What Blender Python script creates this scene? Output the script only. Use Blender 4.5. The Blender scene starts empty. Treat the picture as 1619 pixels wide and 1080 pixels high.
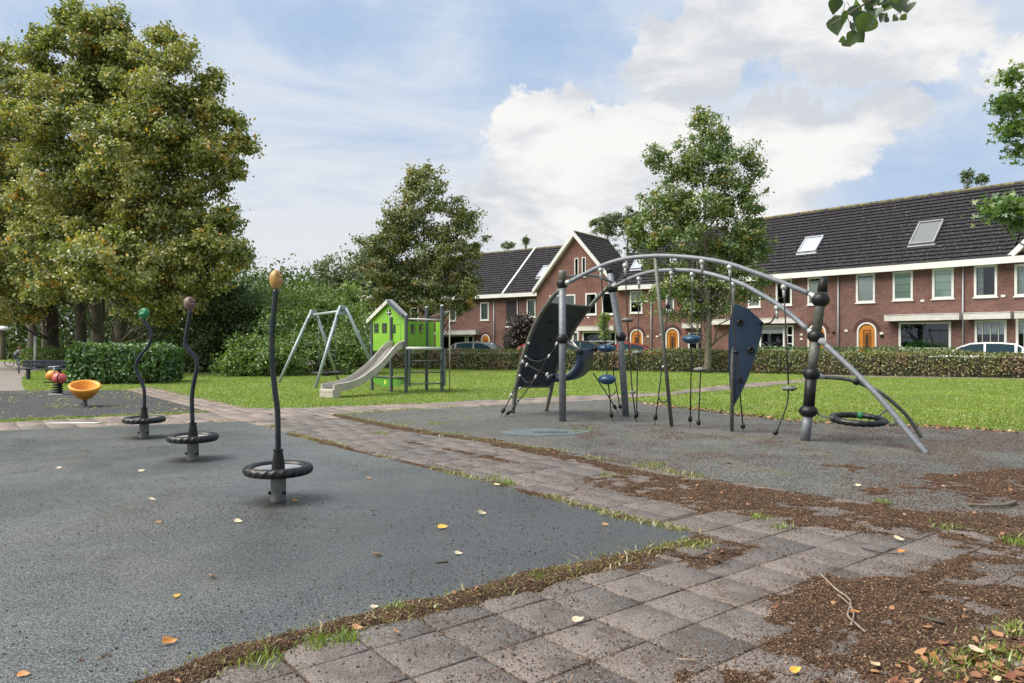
import bpy, bmesh, math, random
import numpy as np
from mathutils import Vector, Matrix
R = math.radians
random.seed(7); RNG = np.random.default_rng(11)
sc = bpy.context.scene
C = sc.collection

# ---------------------------------------------------------------- camera, sky, sun, exposure
F = 1150.0; CX = 809.5; CY = 540.0; EYE = 1.5
cam_d = bpy.data.cameras.new('camera'); cam = bpy.data.objects.new('camera', cam_d); C.objects.link(cam)
cam_d.sensor_width = 36; cam_d.lens = F / 1619 * 36; cam_d.clip_end = 3000; cam_d.clip_start = 0.05
cam.location = (0, 0, EYE); cam.rotation_euler = (R(90), 0, 0); sc.camera = cam
SUN_AZ, SUN_EL = -104.0, 52.0
sc.view_settings.view_transform = 'Standard'; sc.view_settings.look = 'None'
sc.view_settings.exposure = 0.85; sc.view_settings.gamma = 1; sc.view_settings.use_curve_mapping = False
sd = bpy.data.lights.new('sun', 'SUN'); sd.energy = 3.7; sd.angle = R(52); sd.color = (1, .93, .82)
so = bpy.data.objects.new('sun', sd); C.objects.link(so); so.location = (-10, 20, 30)
_dir = Vector((math.sin(R(SUN_AZ)) * math.cos(R(SUN_EL)), math.cos(R(SUN_AZ)) * math.cos(R(SUN_EL)), math.sin(R(SUN_EL))))
so.rotation_euler = _dir.to_track_quat('Z', 'Y').to_euler()

class NT:
    """tiny node tree helper"""
    def __init__(s, tree): s.t = tree; s.n = tree.nodes; s.l = tree.links
    def node(s, typ, ins=None, **kw):
        n = s.n.new(typ)
        for k, v in kw.items(): setattr(n, k, v)
        for k, v in (ins or {}).items(): s.set(n.inputs[k], v)
        return n
    def set(s, sock, v):
        if isinstance(v, bpy.types.NodeSocket): s.l.new(v, sock)
        elif isinstance(v, bpy.types.Node): s.l.new(v.outputs[0], sock)
        else:
            if isinstance(v, tuple) and len(v) == 3 and sock.type == 'RGBA': v = v + (1,)
            sock.default_value = v
    def m(s, op, a, b=0.0, c=None, clamp=False):
        n = s.n.new('ShaderNodeMath'); n.operation = op; n.use_clamp = clamp
        s.set(n.inputs[0], a); s.set(n.inputs[1], b)
        if c is not None: s.set(n.inputs[2], c)
        return n.outputs[0]
    def noise(s, vec, scale, detail=3, rough=.55, dist=0.0, out=0):
        n = s.n.new('ShaderNodeTexNoise'); s.set(n.inputs['Scale'], scale); n.inputs['Detail'].default_value = detail
        n.inputs['Roughness'].default_value = rough; n.inputs['Distortion'].default_value = dist
        if vec is not None: s.set(n.inputs['Vector'], vec)
        return n.outputs[out]
    def ramp(s, fac, lo, hi):
        n = s.n.new('ShaderNodeMapRange'); n.interpolation_type = 'SMOOTHSTEP'
        s.set(n.inputs[0], fac); n.inputs[1].default_value = lo; n.inputs[2].default_value = hi
        return n.outputs[0]
    def mix(s, fac, a, b, mode='MIX'):
        n = s.n.new('ShaderNodeMix'); n.data_type = 'RGBA'; n.blend_type = mode
        s.set(n.inputs[0], fac); s.set(n.inputs[6], a); s.set(n.inputs[7], b)
        return n.outputs[2]

w = bpy.data.worlds.new('World'); sc.world = w; w.use_nodes = True
t = NT(w.node_tree); t.n.clear()
sky = t.node('ShaderNodeTexSky', sky_type='NISHITA', sun_disc=False, sun_elevation=R(SUN_EL), sun_rotation=R(SUN_AZ))
sky.air_density = 1.0; sky.dust_density = 1.6; sky.ozone_density = 1.2
tc = t.node('ShaderNodeTexCoord'); sep = t.node('ShaderNodeSeparateXYZ', {0: tc.outputs['Generated']})
az = t.m('ARCTAN2', sep.outputs[0], sep.outputs[1]); el = t.m('ARCSINE', sep.outputs[2])
# cloud banks: (azimuth, elevation) ellipses in the real sky, measured as photo points
def azel(px, py):
    v = Vector((px - CX, F, CY - py)).normalized()
    return math.atan2(v.x, v.y), math.asin(v.z)
wv = t.noise(tc.outputs['Generated'], 5.5, 7, .65, .4, out=1)
ws = t.node('ShaderNodeSeparateXYZ', {0: wv})
azw = t.m('ADD', az, t.m('MULTIPLY', t.m('SUBTRACT', ws.outputs[0], .5), .26))
elw = t.m('ADD', el, t.m('MULTIPLY', t.m('SUBTRACT', ws.outputs[1], .5), .20))
def banks(lst):
    tot = None
    for px, py, rw, rh, k in lst:
        a0, e0 = azel(px, py)
        ca = math.cos(a0)
        dx = t.m('DIVIDE', t.m('SUBTRACT', azw, a0), rw / F * ca * ca)
        dy = t.m('DIVIDE', t.m('SUBTRACT', elw, e0), rh / F * ca)
        d = t.m('ADD', t.m('MULTIPLY', dx, dx), t.m('MULTIPLY', dy, dy))
        g = t.m('MULTIPLY', t.m('MAXIMUM', t.m('SUBTRACT', 1.0, d), 0.0), k)
        tot = g if tot is None else t.m('MAXIMUM', tot, g)
    return tot
cum = banks([(960, 265, 260, 105, 1), (840, 215, 100, 70, 1), (1010, 185, 130, 60, 1), (1130, 60, 190, 85, 1.1), (1350, 55, 260, 95, 1),
             (1270, 235, 190, 90, 1), (1390, 185, 95, 55, .9), (1640, 90, 95, 75, 1.2), (800, 320, 120, 60, .8), (900, 360, 260, 40, .7),
             (1150, 320, 190, 60, .8), (1900, 200, 260, 120, 1), (-500, 250, 300, 160, .9)])
n1 = t.noise(tc.outputs['Generated'], 9.0, 8, .6, .3)
cm = t.ramp(t.m('ADD', cum, t.m('MULTIPLY', t.m('SUBTRACT', n1, .5), 1.6)), .14, .46)
# thin high veil, streaky
mp = t.node('ShaderNodeMapping', {0: tc.outputs['Generated']}); mp.inputs['Scale'].default_value = (1.6, 1.6, 7); mp.inputs['Rotation'].default_value = (0, .25, .3)
veil = t.ramp(t.noise(mp.outputs[0], 2.3, 7, .62, .5), .12, .66)
low = t.ramp(el, .42, .02)
veil = t.m('ADD', t.m('MULTIPLY', veil, .85), t.m('MULTIPLY', low, .6), clamp=True)
blue = banks([(500, 40, 230, 85, 1), (850, 70, 150, 85, 1), (1480, 290, 260, 110, 1), (1455, 130, 80, 60, .8), (60, 40, 120, 60, .7)])
veil = t.m('MULTIPLY', veil, t.m('SUBTRACT', 1.0, t.m('MULTIPLY', blue, .72)))
shm = t.node('ShaderNodeMapping', {0: tc.outputs['Generated']}); shm.inputs['Scale'].default_value = (1, 1, 2.6)
shade = t.noise(shm.outputs[0], 5.0, 7, .58, .3)
shade2 = t.ramp(t.m('ADD', shade, t.m('MULTIPLY', t.m('SUBTRACT', cum, .5), .10)), .38, .64)
ccol = t.mix(shade2, (6.7, 7.05, 7.55), (10.0, 9.85, 9.6))
vcol = t.mix(low, (7.5, 8.1, 9.0), (8.3, 8.5, 8.7))
scol = t.mix(1.0, sky.outputs[0], (1.0, 1.0, 1.02), 'MULTIPLY')
scol = t.mix(.75, scol, (4.3, 6.3, 9.3))
base = t.mix(t.m('MULTIPLY', veil, .95, clamp=True), scol, vcol)
colr = t.mix(t.m('MULTIPLY', cm, .95), base, ccol)
bg = t.node('ShaderNodeBackground', {0: colr, 1: 0.054}); wo = t.node('ShaderNodeOutputWorld', {0: bg})

# ---------------------------------------------------------------- measuring helpers (photo point -> place in the world)
def G(px, py, z=0.0):
    Y = (EYE - z) * F / (py - CY); return Vector(((px - CX) * Y / F, Y, z))
def P(px, py, Y): return Vector(((px - CX) * Y / F, Y, EYE - (py - CY) * Y / F))
def PL(px, py, A, B):
    """point seen at px,py on the upright plane through plan points A and B"""
    dx = (px - CX) / F; ax, ay = A[0], A[1]; bx, by = B[0] - A[0], B[1] - A[1]
    Y = (ax * by - ay * bx) / (dx * by - bx)
    return P(px, py, Y)

# ---------------------------------------------------------------- object helpers
def tag(o, label=None, cat=None, group=None, kind=None):
    if label: o['label'] = label
    if cat: o['category'] = cat
    if group: o['group'] = group
    if kind: o['kind'] = kind
    return o
def empty(name, loc, label, cat, rz=0, group=None):
    o = bpy.data.objects.new(name, None); C.objects.link(o); o.location = loc; o.rotation_euler = (0, 0, rz)
    o.empty_display_size = .2
    return tag(o, label, cat, group)
def link(name, me, mat, parent=None):
    o = bpy.data.objects.new(name, me); C.objects.link(o)
    if mat is not None and len(me.materials) == 0:
        for m_ in (mat if isinstance(mat, (list, tuple)) else [mat]): me.materials.append(m_)
    if parent is not None: o.parent = parent
    return o

class MB:
    def __init__(s): s.v = []; s.f = []; s.mi = []; s.cur = 0
    def add(s, vs, fs):
        b = len(s.v); s.v += [tuple(v) for v in vs]
        for f in fs: s.f.append(tuple(b + i for i in f)); s.mi.append(s.cur)
    def box(s, x0, x1, y0, y1, z0, z1, M=None):
        vs = [(x, y, z) for z in (z0, z1) for y in (y0, y1) for x in (x0, x1)]
        if M is not None: vs = [M @ Vector(v) for v in vs]
        s.add(vs, [(0, 2, 3, 1), (4, 5, 7, 6), (0, 1, 5, 4), (2, 6, 7, 3), (0, 4, 6, 2), (1, 3, 7, 5)])
    def quad(s, a, b, c, d): s.add([a, b, c, d], [(0, 1, 2, 3)])
    def tube(s, pts, rad, n=10, cap=True, sub=0, squash=None):
        pts = [Vector(p) for p in pts]
        if not isinstance(rad, (list, tuple)): rad = [rad] * len(pts)
        rad = list(rad)
        if sub:
            q, r2 = [], []
            for i in range(len(pts) - 1):
                p0 = pts[max(i - 1, 0)]; p1 = pts[i]; p2 = pts[i + 1]; p3 = pts[min(i + 2, len(pts) - 1)]
                for k in range(sub):
                    u = k / sub
                    q.append(.5 * ((2 * p1) + (p2 - p0) * u + (2 * p0 - 5 * p1 + 4 * p2 - p3) * u * u + (3 * p1 - p0 - 3 * p2 + p3) * u ** 3))
                    r2.append(rad[i] * (1 - u) + rad[i + 1] * u)
            q.append(pts[-1]); r2.append(rad[-1]); pts, rad = q, r2
        T = [(pts[min(i + 1, len(pts) - 1)] - pts[max(i - 1, 0)]).normalized() for i in range(len(pts))]
        up = Vector((0, 0, 1)) if abs(T[0].z) < .9 else Vector((1, 0, 0))
        X = T[0].cross(up).normalized(); vs, fs = [], []
        for i, p in enumerate(pts):
            X = (X - T[i] * X.dot(T[i])).normalized(); Yv = T[i].cross(X)
            for k in range(n):
                a = 2 * math.pi * k / n; vs.append(p + (X * math.cos(a) + Yv * math.sin(a)) * rad[i])
        for i in range(len(pts) - 1):
            for k in range(n):
                k2 = (k + 1) % n; fs.append((i * n + k, i * n + k2, (i + 1) * n + k2, (i + 1) * n + k))
        if cap: fs.append(tuple(range(n - 1, -1, -1))); fs.append(tuple(range((len(pts) - 1) * n, len(pts) * n)))
        s.add(vs, fs)
    def lathe(s, prof, c=(0, 0, 0), n=20, axis=None, sx=1, sy=1):
        """prof = [(r, z)...]; axis = direction of +z"""
        M = Matrix.Translation(Vector(c))
        if axis is not None: M = M @ Vector(axis).to_track_quat('Z', 'Y').to_matrix().to_4x4()
        vs, fs = [], []
        for r, z in prof:
            for k in range(n):
                a = 2 * math.pi * k / n; vs.append(M @ Vector((r * math.cos(a) * sx, r * math.sin(a) * sy, z)))
        for i in range(len(prof) - 1):
            for k in range(n):
                k2 = (k + 1) % n; fs.append((i * n + k, i * n + k2, (i + 1) * n + k2, (i + 1) * n + k))
        if prof[0][0] > 1e-4: fs.append(tuple(range(n - 1, -1, -1)))
        if prof[-1][0] > 1e-4: fs.append(tuple(range((len(prof) - 1) * n, len(prof) * n)))
        s.add(vs, fs)
    def ball(s, c, r, n=16, m=10, axis=None, rz=None):
        rz = rz or r
        s.lathe([(max(1e-5, r * math.sin(math.pi * i / m)), -rz * math.cos(math.pi * i / m)) for i in range(m + 1)], c, n, axis)
    def prism(s, poly, z0, z1, M=None):
        """polygon in local xy extruded along local z"""
        n = len(poly); vs = [Vector((x, y, z0)) for x, y in poly] + [Vector((x, y, z1)) for x, y in poly]
        if M is not None: vs = [M @ v for v in vs]
        s.add(vs, [tuple(range(n - 1, -1, -1)), tuple(range(n, 2 * n))] + [(i, (i + 1) % n, n + (i + 1) % n, n + i) for i in range(n)])
    def build(s, name, mat, parent=None, smooth=False, bevel=0):
        me = bpy.data.meshes.new(name); me.from_pydata(s.v, [], s.f)
        mats = mat if isinstance(mat, (list, tuple)) else [mat]
        for m_ in mats: me.materials.append(m_)
        if len(mats) > 1: me.polygons.foreach_set('material_index', s.mi)
        if smooth:
            me.polygons.foreach_set('use_smooth', [True] * len(me.polygons))
        me.validate(); me.update()
        o = link(name, me, None, parent)
        if bevel:
            b = o.modifiers.new('bevel', 'BEVEL'); b.width = bevel; b.segments = 2; b.limit_method = 'ANGLE'; b.angle_limit = R(40)
        return o
def smooth_angle(o, ang=40):
    me = o.data
    me.polygons.foreach_set('use_smooth', [True] * len(me.polygons))
    try: me.set_sharp_from_angle(angle=R(ang))
    except Exception: pass
    return o
def np_mesh(name, V, Fc, mat, parent=None, mi=None):
    """V (n,3), Fc (m,k) same-size faces"""
    V = np.ascontiguousarray(V, dtype=np.float32); Fc = np.ascontiguousarray(Fc, dtype=np.int32); m_, k = Fc.shape
    me = bpy.data.meshes.new(name); me.vertices.add(len(V)); me.vertices.foreach_set('co', V.ravel())
    me.loops.add(m_ * k); me.loops.foreach_set('vertex_index', Fc.ravel())
    me.polygons.add(m_); me.polygons.foreach_set('loop_start', np.arange(0, m_ * k, k, dtype=np.int32))
    me.polygons.foreach_set('loop_total', np.full(m_, k, dtype=np.int32))
    for q in (mat if isinstance(mat, (list, tuple)) else [mat]): me.materials.append(q)
    if mi is not None: me.polygons.foreach_set('material_index', np.asarray(mi, dtype=np.int32))
    me.update(calc_edges=True)
    return link(name, me, None, parent)

# ---------------------------------------------------------------- materials
def bsdf(name, col=(.5, .5, .5), rough=.6, metal=0, spec=.5):
    m_ = bpy.data.materials.new(name); m_.use_nodes = True; b = m_.node_tree.nodes['Principled BSDF']
    b.inputs['Base Color'].default_value = tuple(col) + (1,); b.inputs['Roughness'].default_value = rough
    b.inputs['Metallic'].default_value = metal; b.inputs['Specular IOR Level'].default_value = spec
    return m_, NT(m_.node_tree), b
def obj_co(t_): return t_.node('ShaderNodeTexCoord').outputs['Object']
def geo_pos(t_): return t_.node('ShaderNodeNewGeometry').outputs['Position']
def bump(t_, b, h, strength=.4, dist=.01):
    n = t_.node('ShaderNodeBump', {'Height': h, 'Strength': strength, 'Distance': dist}); t_.l.new(n.outputs[0], b.inputs['Normal'])
def mottled(name, c1, c2, scale=6, rough=.6, metal=0, bs=.15, lo=.35, hi=.65, r2=None, detail=5, spec=.5):
    m_, t_, b = bsdf(name, c1, rough, metal, spec); co = geo_pos(t_)
    n = t_.noise(co, scale, detail, .62)
    t_.set(b.inputs['Base Color'], t_.mix(t_.ramp(n, lo, hi), c1, c2))
    if r2 is not None: t_.set(b.inputs['Roughness'], t_.m('ADD', rough, t_.m('MULTIPLY', t_.noise(co, scale * 2.3, 4), r2 - rough)))
    if bs: bump(t_, b, t_.noise(co, scale * 6, 3), bs, .004)
    return m_
def leafmat(name, cols, scale=.8, trans=.35, spot=None, spot_t=.66, spot_s=.9):
    """cols: dark, mid, light leaf colours; spot: colour of turned leaves, in branch-sized patches"""
    m_ = bpy.data.materials.new(name); m_.use_nodes = True; t_ = NT(m_.node_tree); t_.n.clear()
    g = t_.node('ShaderNodeNewGeometry'); rnd = g.outputs['Random Per Island']
    c = t_.mix(t_.ramp(rnd, .0, .6), cols[0], cols[1]); c = t_.mix(t_.ramp(rnd, .55, 1.0), c, cols[2])
    big = t_.noise(g.outputs['Position'], scale, 3, .5)
    c = t_.mix(t_.m('MULTIPLY', t_.ramp(big, .4, .7), .55), c, cols[2])
    if spot:
        sp = t_.noise(g.outputs['Position'], spot_s, 4, .65)
        f_ = t_.m('MULTIPLY', t_.ramp(sp, spot_t, spot_t + .05), t_.ramp(rnd, .0, .35))
        c = t_.mix(f_, c, t_.mix(rnd, spot[0], spot[1]))
        c = t_.mix(t_.m('GREATER_THAN', t_.m('FRACT', t_.m('MULTIPLY', rnd, 17.0)), .985), c, spot[1])
    d = t_.node('ShaderNodeBsdfDiffuse', {0: c}); tr = t_.node('ShaderNodeBsdfTranslucent', {0: t_.mix(1.0, c, (1.0, 1.15, .55), 'MULTIPLY')})
    gl = t_.node('ShaderNodeBsdfGlossy', {0: (.9, .95, 1.0), 1: .45})
    mx = t_.node('ShaderNodeMixShader', {0: trans, 1: d, 2: tr}); mx2 = t_.node('ShaderNodeMixShader', {0: .07, 1: mx, 2: gl})
    t_.node('ShaderNodeOutputMaterial', {0: mx2}); return m_
M = {}
def rubber_mat(name, c1, c2, c3, gran=190, rough=.5, moss=None, spec=.5, foot_rings=(), tip=None):
    m_, t_, b = bsdf(name, c1, rough, 0, spec); co = geo_pos(t_)
    vo = t_.node('ShaderNodeTexVoronoi', {'Vector': co, 'Scale': gran}); 
    cell = t_.node('ShaderNodeSeparateColor', {0: vo.outputs['Color']}).outputs[0]
    big = t_.noise(co, .55, 5, .6, .6); mid = t_.noise(co, 3.2, 5, .65)
    base = t_.mix(t_.ramp(big, .35, .65), c1, c2)
    base = t_.mix(t_.m('MULTIPLY', t_.ramp(mid, .42, .7), .45), base, c3)
    base = t_.mix(t_.m('MULTIPLY', t_.ramp(cell, .62, .95), .55), base, (.24, .26, .27))
    base = t_.mix(t_.m('MULTIPLY', t_.ramp(cell, .30, .08), .8), base, (.012, .013, .014))
    g8 = t_.noise(co, 38, 4, .8)
    base = t_.mix(t_.m('MULTIPLY', t_.ramp(g8, .54, .44), .72), base, (.016, .018, .019))
    g9 = t_.noise(co, 85, 3, .8); base = t_.mix(t_.m('MULTIPLY', t_.ramp(g9, .54, .62), .62), base, (.40, .42, .42))
    st = t_.noise(co, 1.7, 7, .72, 1.2); base = t_.mix(t_.m('MULTIPLY', t_.ramp(st, .56, .74), .6), base, c3)
    if moss: base = t_.mix(t_.m('MULTIPLY', t_.ramp(t_.noise(co, 1.3, 7, .75, .5), .54, .70), moss[1]), base, moss[0])
    if tip is not None:      # darker rubber towards one corner
        dv = t_.node('ShaderNodeVectorMath', {0: co, 1: tip}, operation='DISTANCE').outputs['Value']; dv = t_.m('ADD', dv, t_.m('MULTIPLY', t_.m('SUBTRACT', t_.noise(co, .9, 4, .6), .5), 2.6)); base = t_.mix(t_.m('MULTIPLY', t_.ramp(dv, 4.6, 1.6), .62), base, t_.mix(t_.m('MULTIPLY', t_.ramp(cell, .6, .95), .4), (.028, .029, .031), (.12, .12, .12)))
    for sx, sy in foot_rings:      # dark brown ring round each spinner post
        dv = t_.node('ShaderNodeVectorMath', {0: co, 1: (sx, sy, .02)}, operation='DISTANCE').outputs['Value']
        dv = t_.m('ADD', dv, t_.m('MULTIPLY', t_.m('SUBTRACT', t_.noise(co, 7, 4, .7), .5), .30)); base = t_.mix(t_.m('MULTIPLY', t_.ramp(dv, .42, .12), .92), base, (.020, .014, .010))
    t_.set(b.inputs['Base Color'], base)
    wet = t_.noise(co, .8, 6, .62, .8)
    t_.set(b.inputs['Roughness'], t_.m('ADD', rough, t_.m('MULTIPLY', t_.m('SUBTRACT', wet, .5), .75)))
    h = t_.m('ADD', vo.outputs['Distance'], t_.m('MULTIPLY', g8, .8)); bump(t_, b, h, .6, .005); return m_
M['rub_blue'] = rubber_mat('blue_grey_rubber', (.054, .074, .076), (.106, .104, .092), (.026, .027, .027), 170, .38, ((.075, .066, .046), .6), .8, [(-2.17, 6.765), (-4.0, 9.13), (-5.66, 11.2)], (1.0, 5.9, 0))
M['rub_black'] = rubber_mat('black_rubber', (.020, .020, .021), (.028, .027, .027), (.014, .014, .014), 120, .92, ((.07, .075, .03), .5), .12)
M['rub_grey'] = rubber_mat('grey_green_rubber', (.130, .120, .092), (.070, .068, .056), (.050, .036, .026), 110, .80, ((.115, .112, .045), .8), .25)
M['mat_blue'] = rubber_mat('teal_rubber', (.13, .20, .21), (.12, .17, .18), (.08, .10, .10), 130, .5)

def lawn_mat():
    m_, t_, b = bsdf('lawn', (.1, .2, .03), .85, 0, .2); co = geo_pos(t_)
    a = t_.noise(co, .28, 5, .6, .4); c = t_.noise(co, 2.6, 5, .7); f_ = t_.noise(co, 30, 4, .8)
    x = t_.mix(t_.ramp(a, .35, .65), (.14, .22, .022), (.20, .28, .034))
    x = t_.mix(t_.m('MULTIPLY', t_.ramp(c, .50, .68), .75), x, (.21, .20, .07))
    x = t_.mix(t_.m('MULTIPLY', t_.ramp(f_, .56, .40), .4), x, (.05, .09, .012))
    t_.set(b.inputs['Base Color'], x); bump(t_, b, f_, .8, .03); return m_
M['lawn'] = lawn_mat()
def slab_mat(name='paving_slab', k=1.0, tint=(1, .98, .96)):
    m_, t_, b = bsdf(name, (.2, .18, .17), .62); g = t_.node('ShaderNodeNewGeometry'); co = g.outputs['Position']; rnd = g.outputs['Random Per Island']
    x = t_.mix(t_.m('POWER', rnd, 1.4), (.158 * k * tint[0], .132 * k * tint[1], .116 * k * tint[2]), (.078 * k, .068 * k, .062 * k))
    gr = t_.node('ShaderNodeTexVoronoi', {'Vector': co, 'Scale': 210.0}); cell = t_.node('ShaderNodeSeparateColor', {0: gr.outputs['Color']}).outputs[1]
    x = t_.mix(t_.m('MULTIPLY', t_.ramp(cell, .65, .95), .55), x, (.33, .31, .30))
    x = t_.mix(t_.m('MULTIPLY', t_.ramp(cell, .28, .05), .65), x, (.03, .027, .025))
    st = t_.noise(co, 3.5, 6, .65, .5)
    x = t_.mix(t_.m('MULTIPLY', t_.ramp(st, .46, .66), .6), x, (.062, .050, .038))
    x = t_.mix(t_.m('MULTIPLY', t_.ramp(t_.noise(co, 60, 3, .7), .62, .70), .6), x, (.045, .035, .027))
    t_.set(b.inputs['Base Color'], x); t_.set(b.inputs['Roughness'], t_.m('ADD', .48, t_.m('MULTIPLY', st, .3)))
    bump(t_, b, t_.m('ADD', t_.noise(co, 160, 3, .7), t_.m('MULTIPLY', t_.noise(co, 9, 4), 1.5)), .5, .004); return m_
M['slab'] = slab_mat(); M['slab_pink'] = slab_mat('pink_paving', 1.75, (1.08, .98, .90))
_pm = M['slab_pink']
M['joint'] = mottled('path_soil', (.075, .06, .045), (.05, .04, .03), 22, .9, 0, .6)
M['path_far'] = mottled('far_path', (.24, .21, .19), (.17, .15, .135), 5, .8, 0, .3)
def dirt_mat():
    m_, t_, b = bsdf('bark_dirt', (.06, .04, .025), .9, 0, .2); co = geo_pos(t_)
    v = t_.node('ShaderNodeTexVoronoi', {'Vector': co, 'Scale': 75.0}); cell = t_.node('ShaderNodeSeparateColor', {0: v.outputs['Color']})
    x = t_.mix(cell.outputs[0], (.022, .013, .008), (.095, .058, .033)); x = t_.mix(t_.ramp(cell.outputs[1], .82, .97), x, (.20, .135, .075))
    x = t_.mix(t_.m('MULTIPLY', t_.ramp(t_.noise(co, 2.2, 5, .65), .50, .66), .55), x, (.020, .014, .010))
    t_.set(b.inputs['Base Color'], x); bump(t_, b, t_.m('ADD', v.outputs['Distance'], t_.noise(co, 40, 4, .7)), .9, .012); return m_
M['dirt'] = dirt_mat()
def chips_mat(name, a, b_, c_):
    m_, t_, b = bsdf(name, a, .8, 0, .25); rnd = t_.node('ShaderNodeNewGeometry').outputs['Random Per Island']
    x = t_.mix(t_.ramp(rnd, 0, .7), a, b_); x = t_.mix(t_.ramp(rnd, .86, 1), x, c_); t_.set(b.inputs['Base Color'], x); return m_
M['chips'] = chips_mat('bark_chips', (.024, .014, .010), (.125, .070, .042), (.36, .26, .17))
M['seeds'] = chips_mat('dark_seeds', (.01, .009, .009), (.03, .024, .02), (.06, .045, .03))
M['litter'] = chips_mat('dead_leaves', (.15, .062, .035), (.32, .175, .09), (.50, .40, .24))
M['blade'] = leafmat('grass_blades', ((.12, .20, .016), (.20, .29, .03), (.32, .35, .08)), 1.2, .35)
M['moss'] = leafmat('dry_grass', ((.16, .17, .04), (.24, .24, .06), (.34, .28, .12)), 1.2, .3)
# metals, plastics
def galv(name, c1, c2, rough=.45, metal=.5):
    return mottled(name, c1, c2, 14, rough, metal, .05, .3, .7, rough + .15)
M['galv'] = galv('galvanised_steel', (.15, .165, .185), (.21, .225, .245), .48, .3)
M['galv_dark'] = galv('weathered_steel', (.14, .145, .13), (.085, .09, .07), .5, .2)
M['green_galv'] = galv('pale_steel', (.26, .32, .33), (.34, .40, .41), .45, .3)
M['black'] = mottled('black_plastic', (.007, .0075, .008), (.014, .014, .015), 9, .42, 0, .1, spec=.3)
M['rubber_tyre'] = mottled('black_rubber_tyre', (.006, .0065, .008), (.014, .015, .016), 16, .36, 0, .2, spec=.4)
M['twister_pole'] = mottled('dark_blue_steel', (.016, .020, .032), (.028, .034, .045), 8, .2, .3, .03)
M['stub'] = mottled('grey_stub', (.12, .13, .125), (.18, .19, .18), 18, .55, .3, .15)
M['panel_dark'] = mottled('slate_blue_panel', (.020, .028, .040), (.032, .040, .050), 4, .6, 0, .08)
M['panel_blue'] = mottled('blue_panel', (.012, .028, .060), (.018, .038, .075), 4, .40, 0, .05)
M['pod_blue'] = mottled('blue_pod', (.010, .042, .095), (.016, .06, .125), 7, .30, 0, .05)
M['pod_grey'] = mottled('grey_pod', (.18, .19, .17), (.11, .115, .10), 18, .6, 0, .1)
M['rope'] = mottled('dark_rope', (.018, .017, .018), (.04, .038, .036), 60, .85, 0, .4)
M['steel_white'] = mottled('pale_fitting', (.50, .51, .50), (.32, .33, .33), 22, .38, .3, .05)
M['slide'] = mottled('beige_slide', (.47, .435, .375), (.38, .35, .30), 5, .38, 0, .04)
M['slide_bed'] = mottled('grey_slide_bed', (.17, .16, .15), (.13, .125, .12), 6, .4, .1, .04)
M['lime'] = mottled('lime_green_board', (.20, .44, .030), (.165, .37, .028), 2.5, .5, 0, .04)
M['slate_post'] = mottled('slate_grey_post', (.060, .078, .088), (.08, .098, .105), 7, .45, 0, .05)
M['roof_grey'] = mottled('grey_board', (.26, .27, .28), (.20, .21, .22), 7, .5, 0, .05)
M['egg_yellow'] = mottled('ochre_cap', (.46, .26, .05), (.36, .22, .08), 12, .45, 0, .1)
M['egg_brown'] = mottled('brown_cap', (.13, .075, .07), (.20, .13, .11), 12, .55, 0, .1)
M['egg_green'] = mottled('green_cap', (.012, .20, .075), (.02, .15, .06), 12, .45, 0, .05)
M['bowl'] = mottled('orange_bowl', (.74, .33, .030), (.62, .25, .03), 6, .42, 0, .05)
M['red'] = mottled('faded_red', (.50, .05, .05), (.55, .16, .13), 9, .4, 0, .05)
M['flower'] = bsdf('yellow_emblem', (.55, .65, .10), .5)[0]
M['bench_blue'] = mottled('dark_blue_paint', (.012, .022, .055), (.02, .03, .06), 10, .4, 0, .1)
M['white'] = mottled('white_paint', (.70, .70, .68), (.62, .62, .60), 1.5, .5, 0, .03)
M['white_dirty'] = mottled('weathered_white', (.60, .59, .56), (.48, .47, .44), 2, .6, 0, .05)
M['zinc'] = mottled('zinc_pipe', (.40, .42, .46), (.32, .34, .38), 3, .5, .2, .03)
M['bark'] = mottled('bark', (.085, .072, .055), (.15, .13, .10), 7, .9, 0, .9)
M['bark_dark'] = mottled('dark_bark', (.045, .036, .028), (.075, .062, .048), 7, .9, 0, .9)
M['twig'] = mottled('pale_twig', (.30, .24, .18), (.16, .12, .09), 30, .8, 0, .3)
M['wood_door'] = mottled('varnished_door', (.52, .22, .035), (.42, .16, .025), 3, .4, 0, .1)
M['wood_dark'] = mottled('door_panel', (.25, .085, .018), (.20, .06, .014), 3, .4, 0, .1)
M['interior'] = bsdf('dark_room', (.018, .018, .02), .9)[0]
M['blind'] = bsdf('white_blind', (.9, .93, .9), .8)[0]
M['blind_grid'] = None
M['curtain'] = mottled('net_curtain', (.70, .74, .72), (.46, .50, .50), 5, .85, 0, .2)
M['skylight'] = bsdf('skylight_glass', (.40, .45, .50), .15)[0]
M['plant_green'] = bsdf('house_plant', (.05, .20, .03), .7)[0]
m_, t_, b = bsdf('window_glass', (1, 1, 1), .02); t_.n.clear()
lw = t_.node('ShaderNodeFresnel', {0: 1.6}); tr = t_.node('ShaderNodeBsdfTransparent', {0: (.97, 1, 1)}); gl = t_.node('ShaderNodeBsdfGlossy', {0: (.6, .66, .72), 1: .02})
mx = t_.node('ShaderNodeMixShader', {0: t_.m('ADD', lw.outputs[0], .06), 1: tr, 2: gl}); t_.node('ShaderNodeOutputMaterial', {0: mx}); M['glass'] = m_
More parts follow.
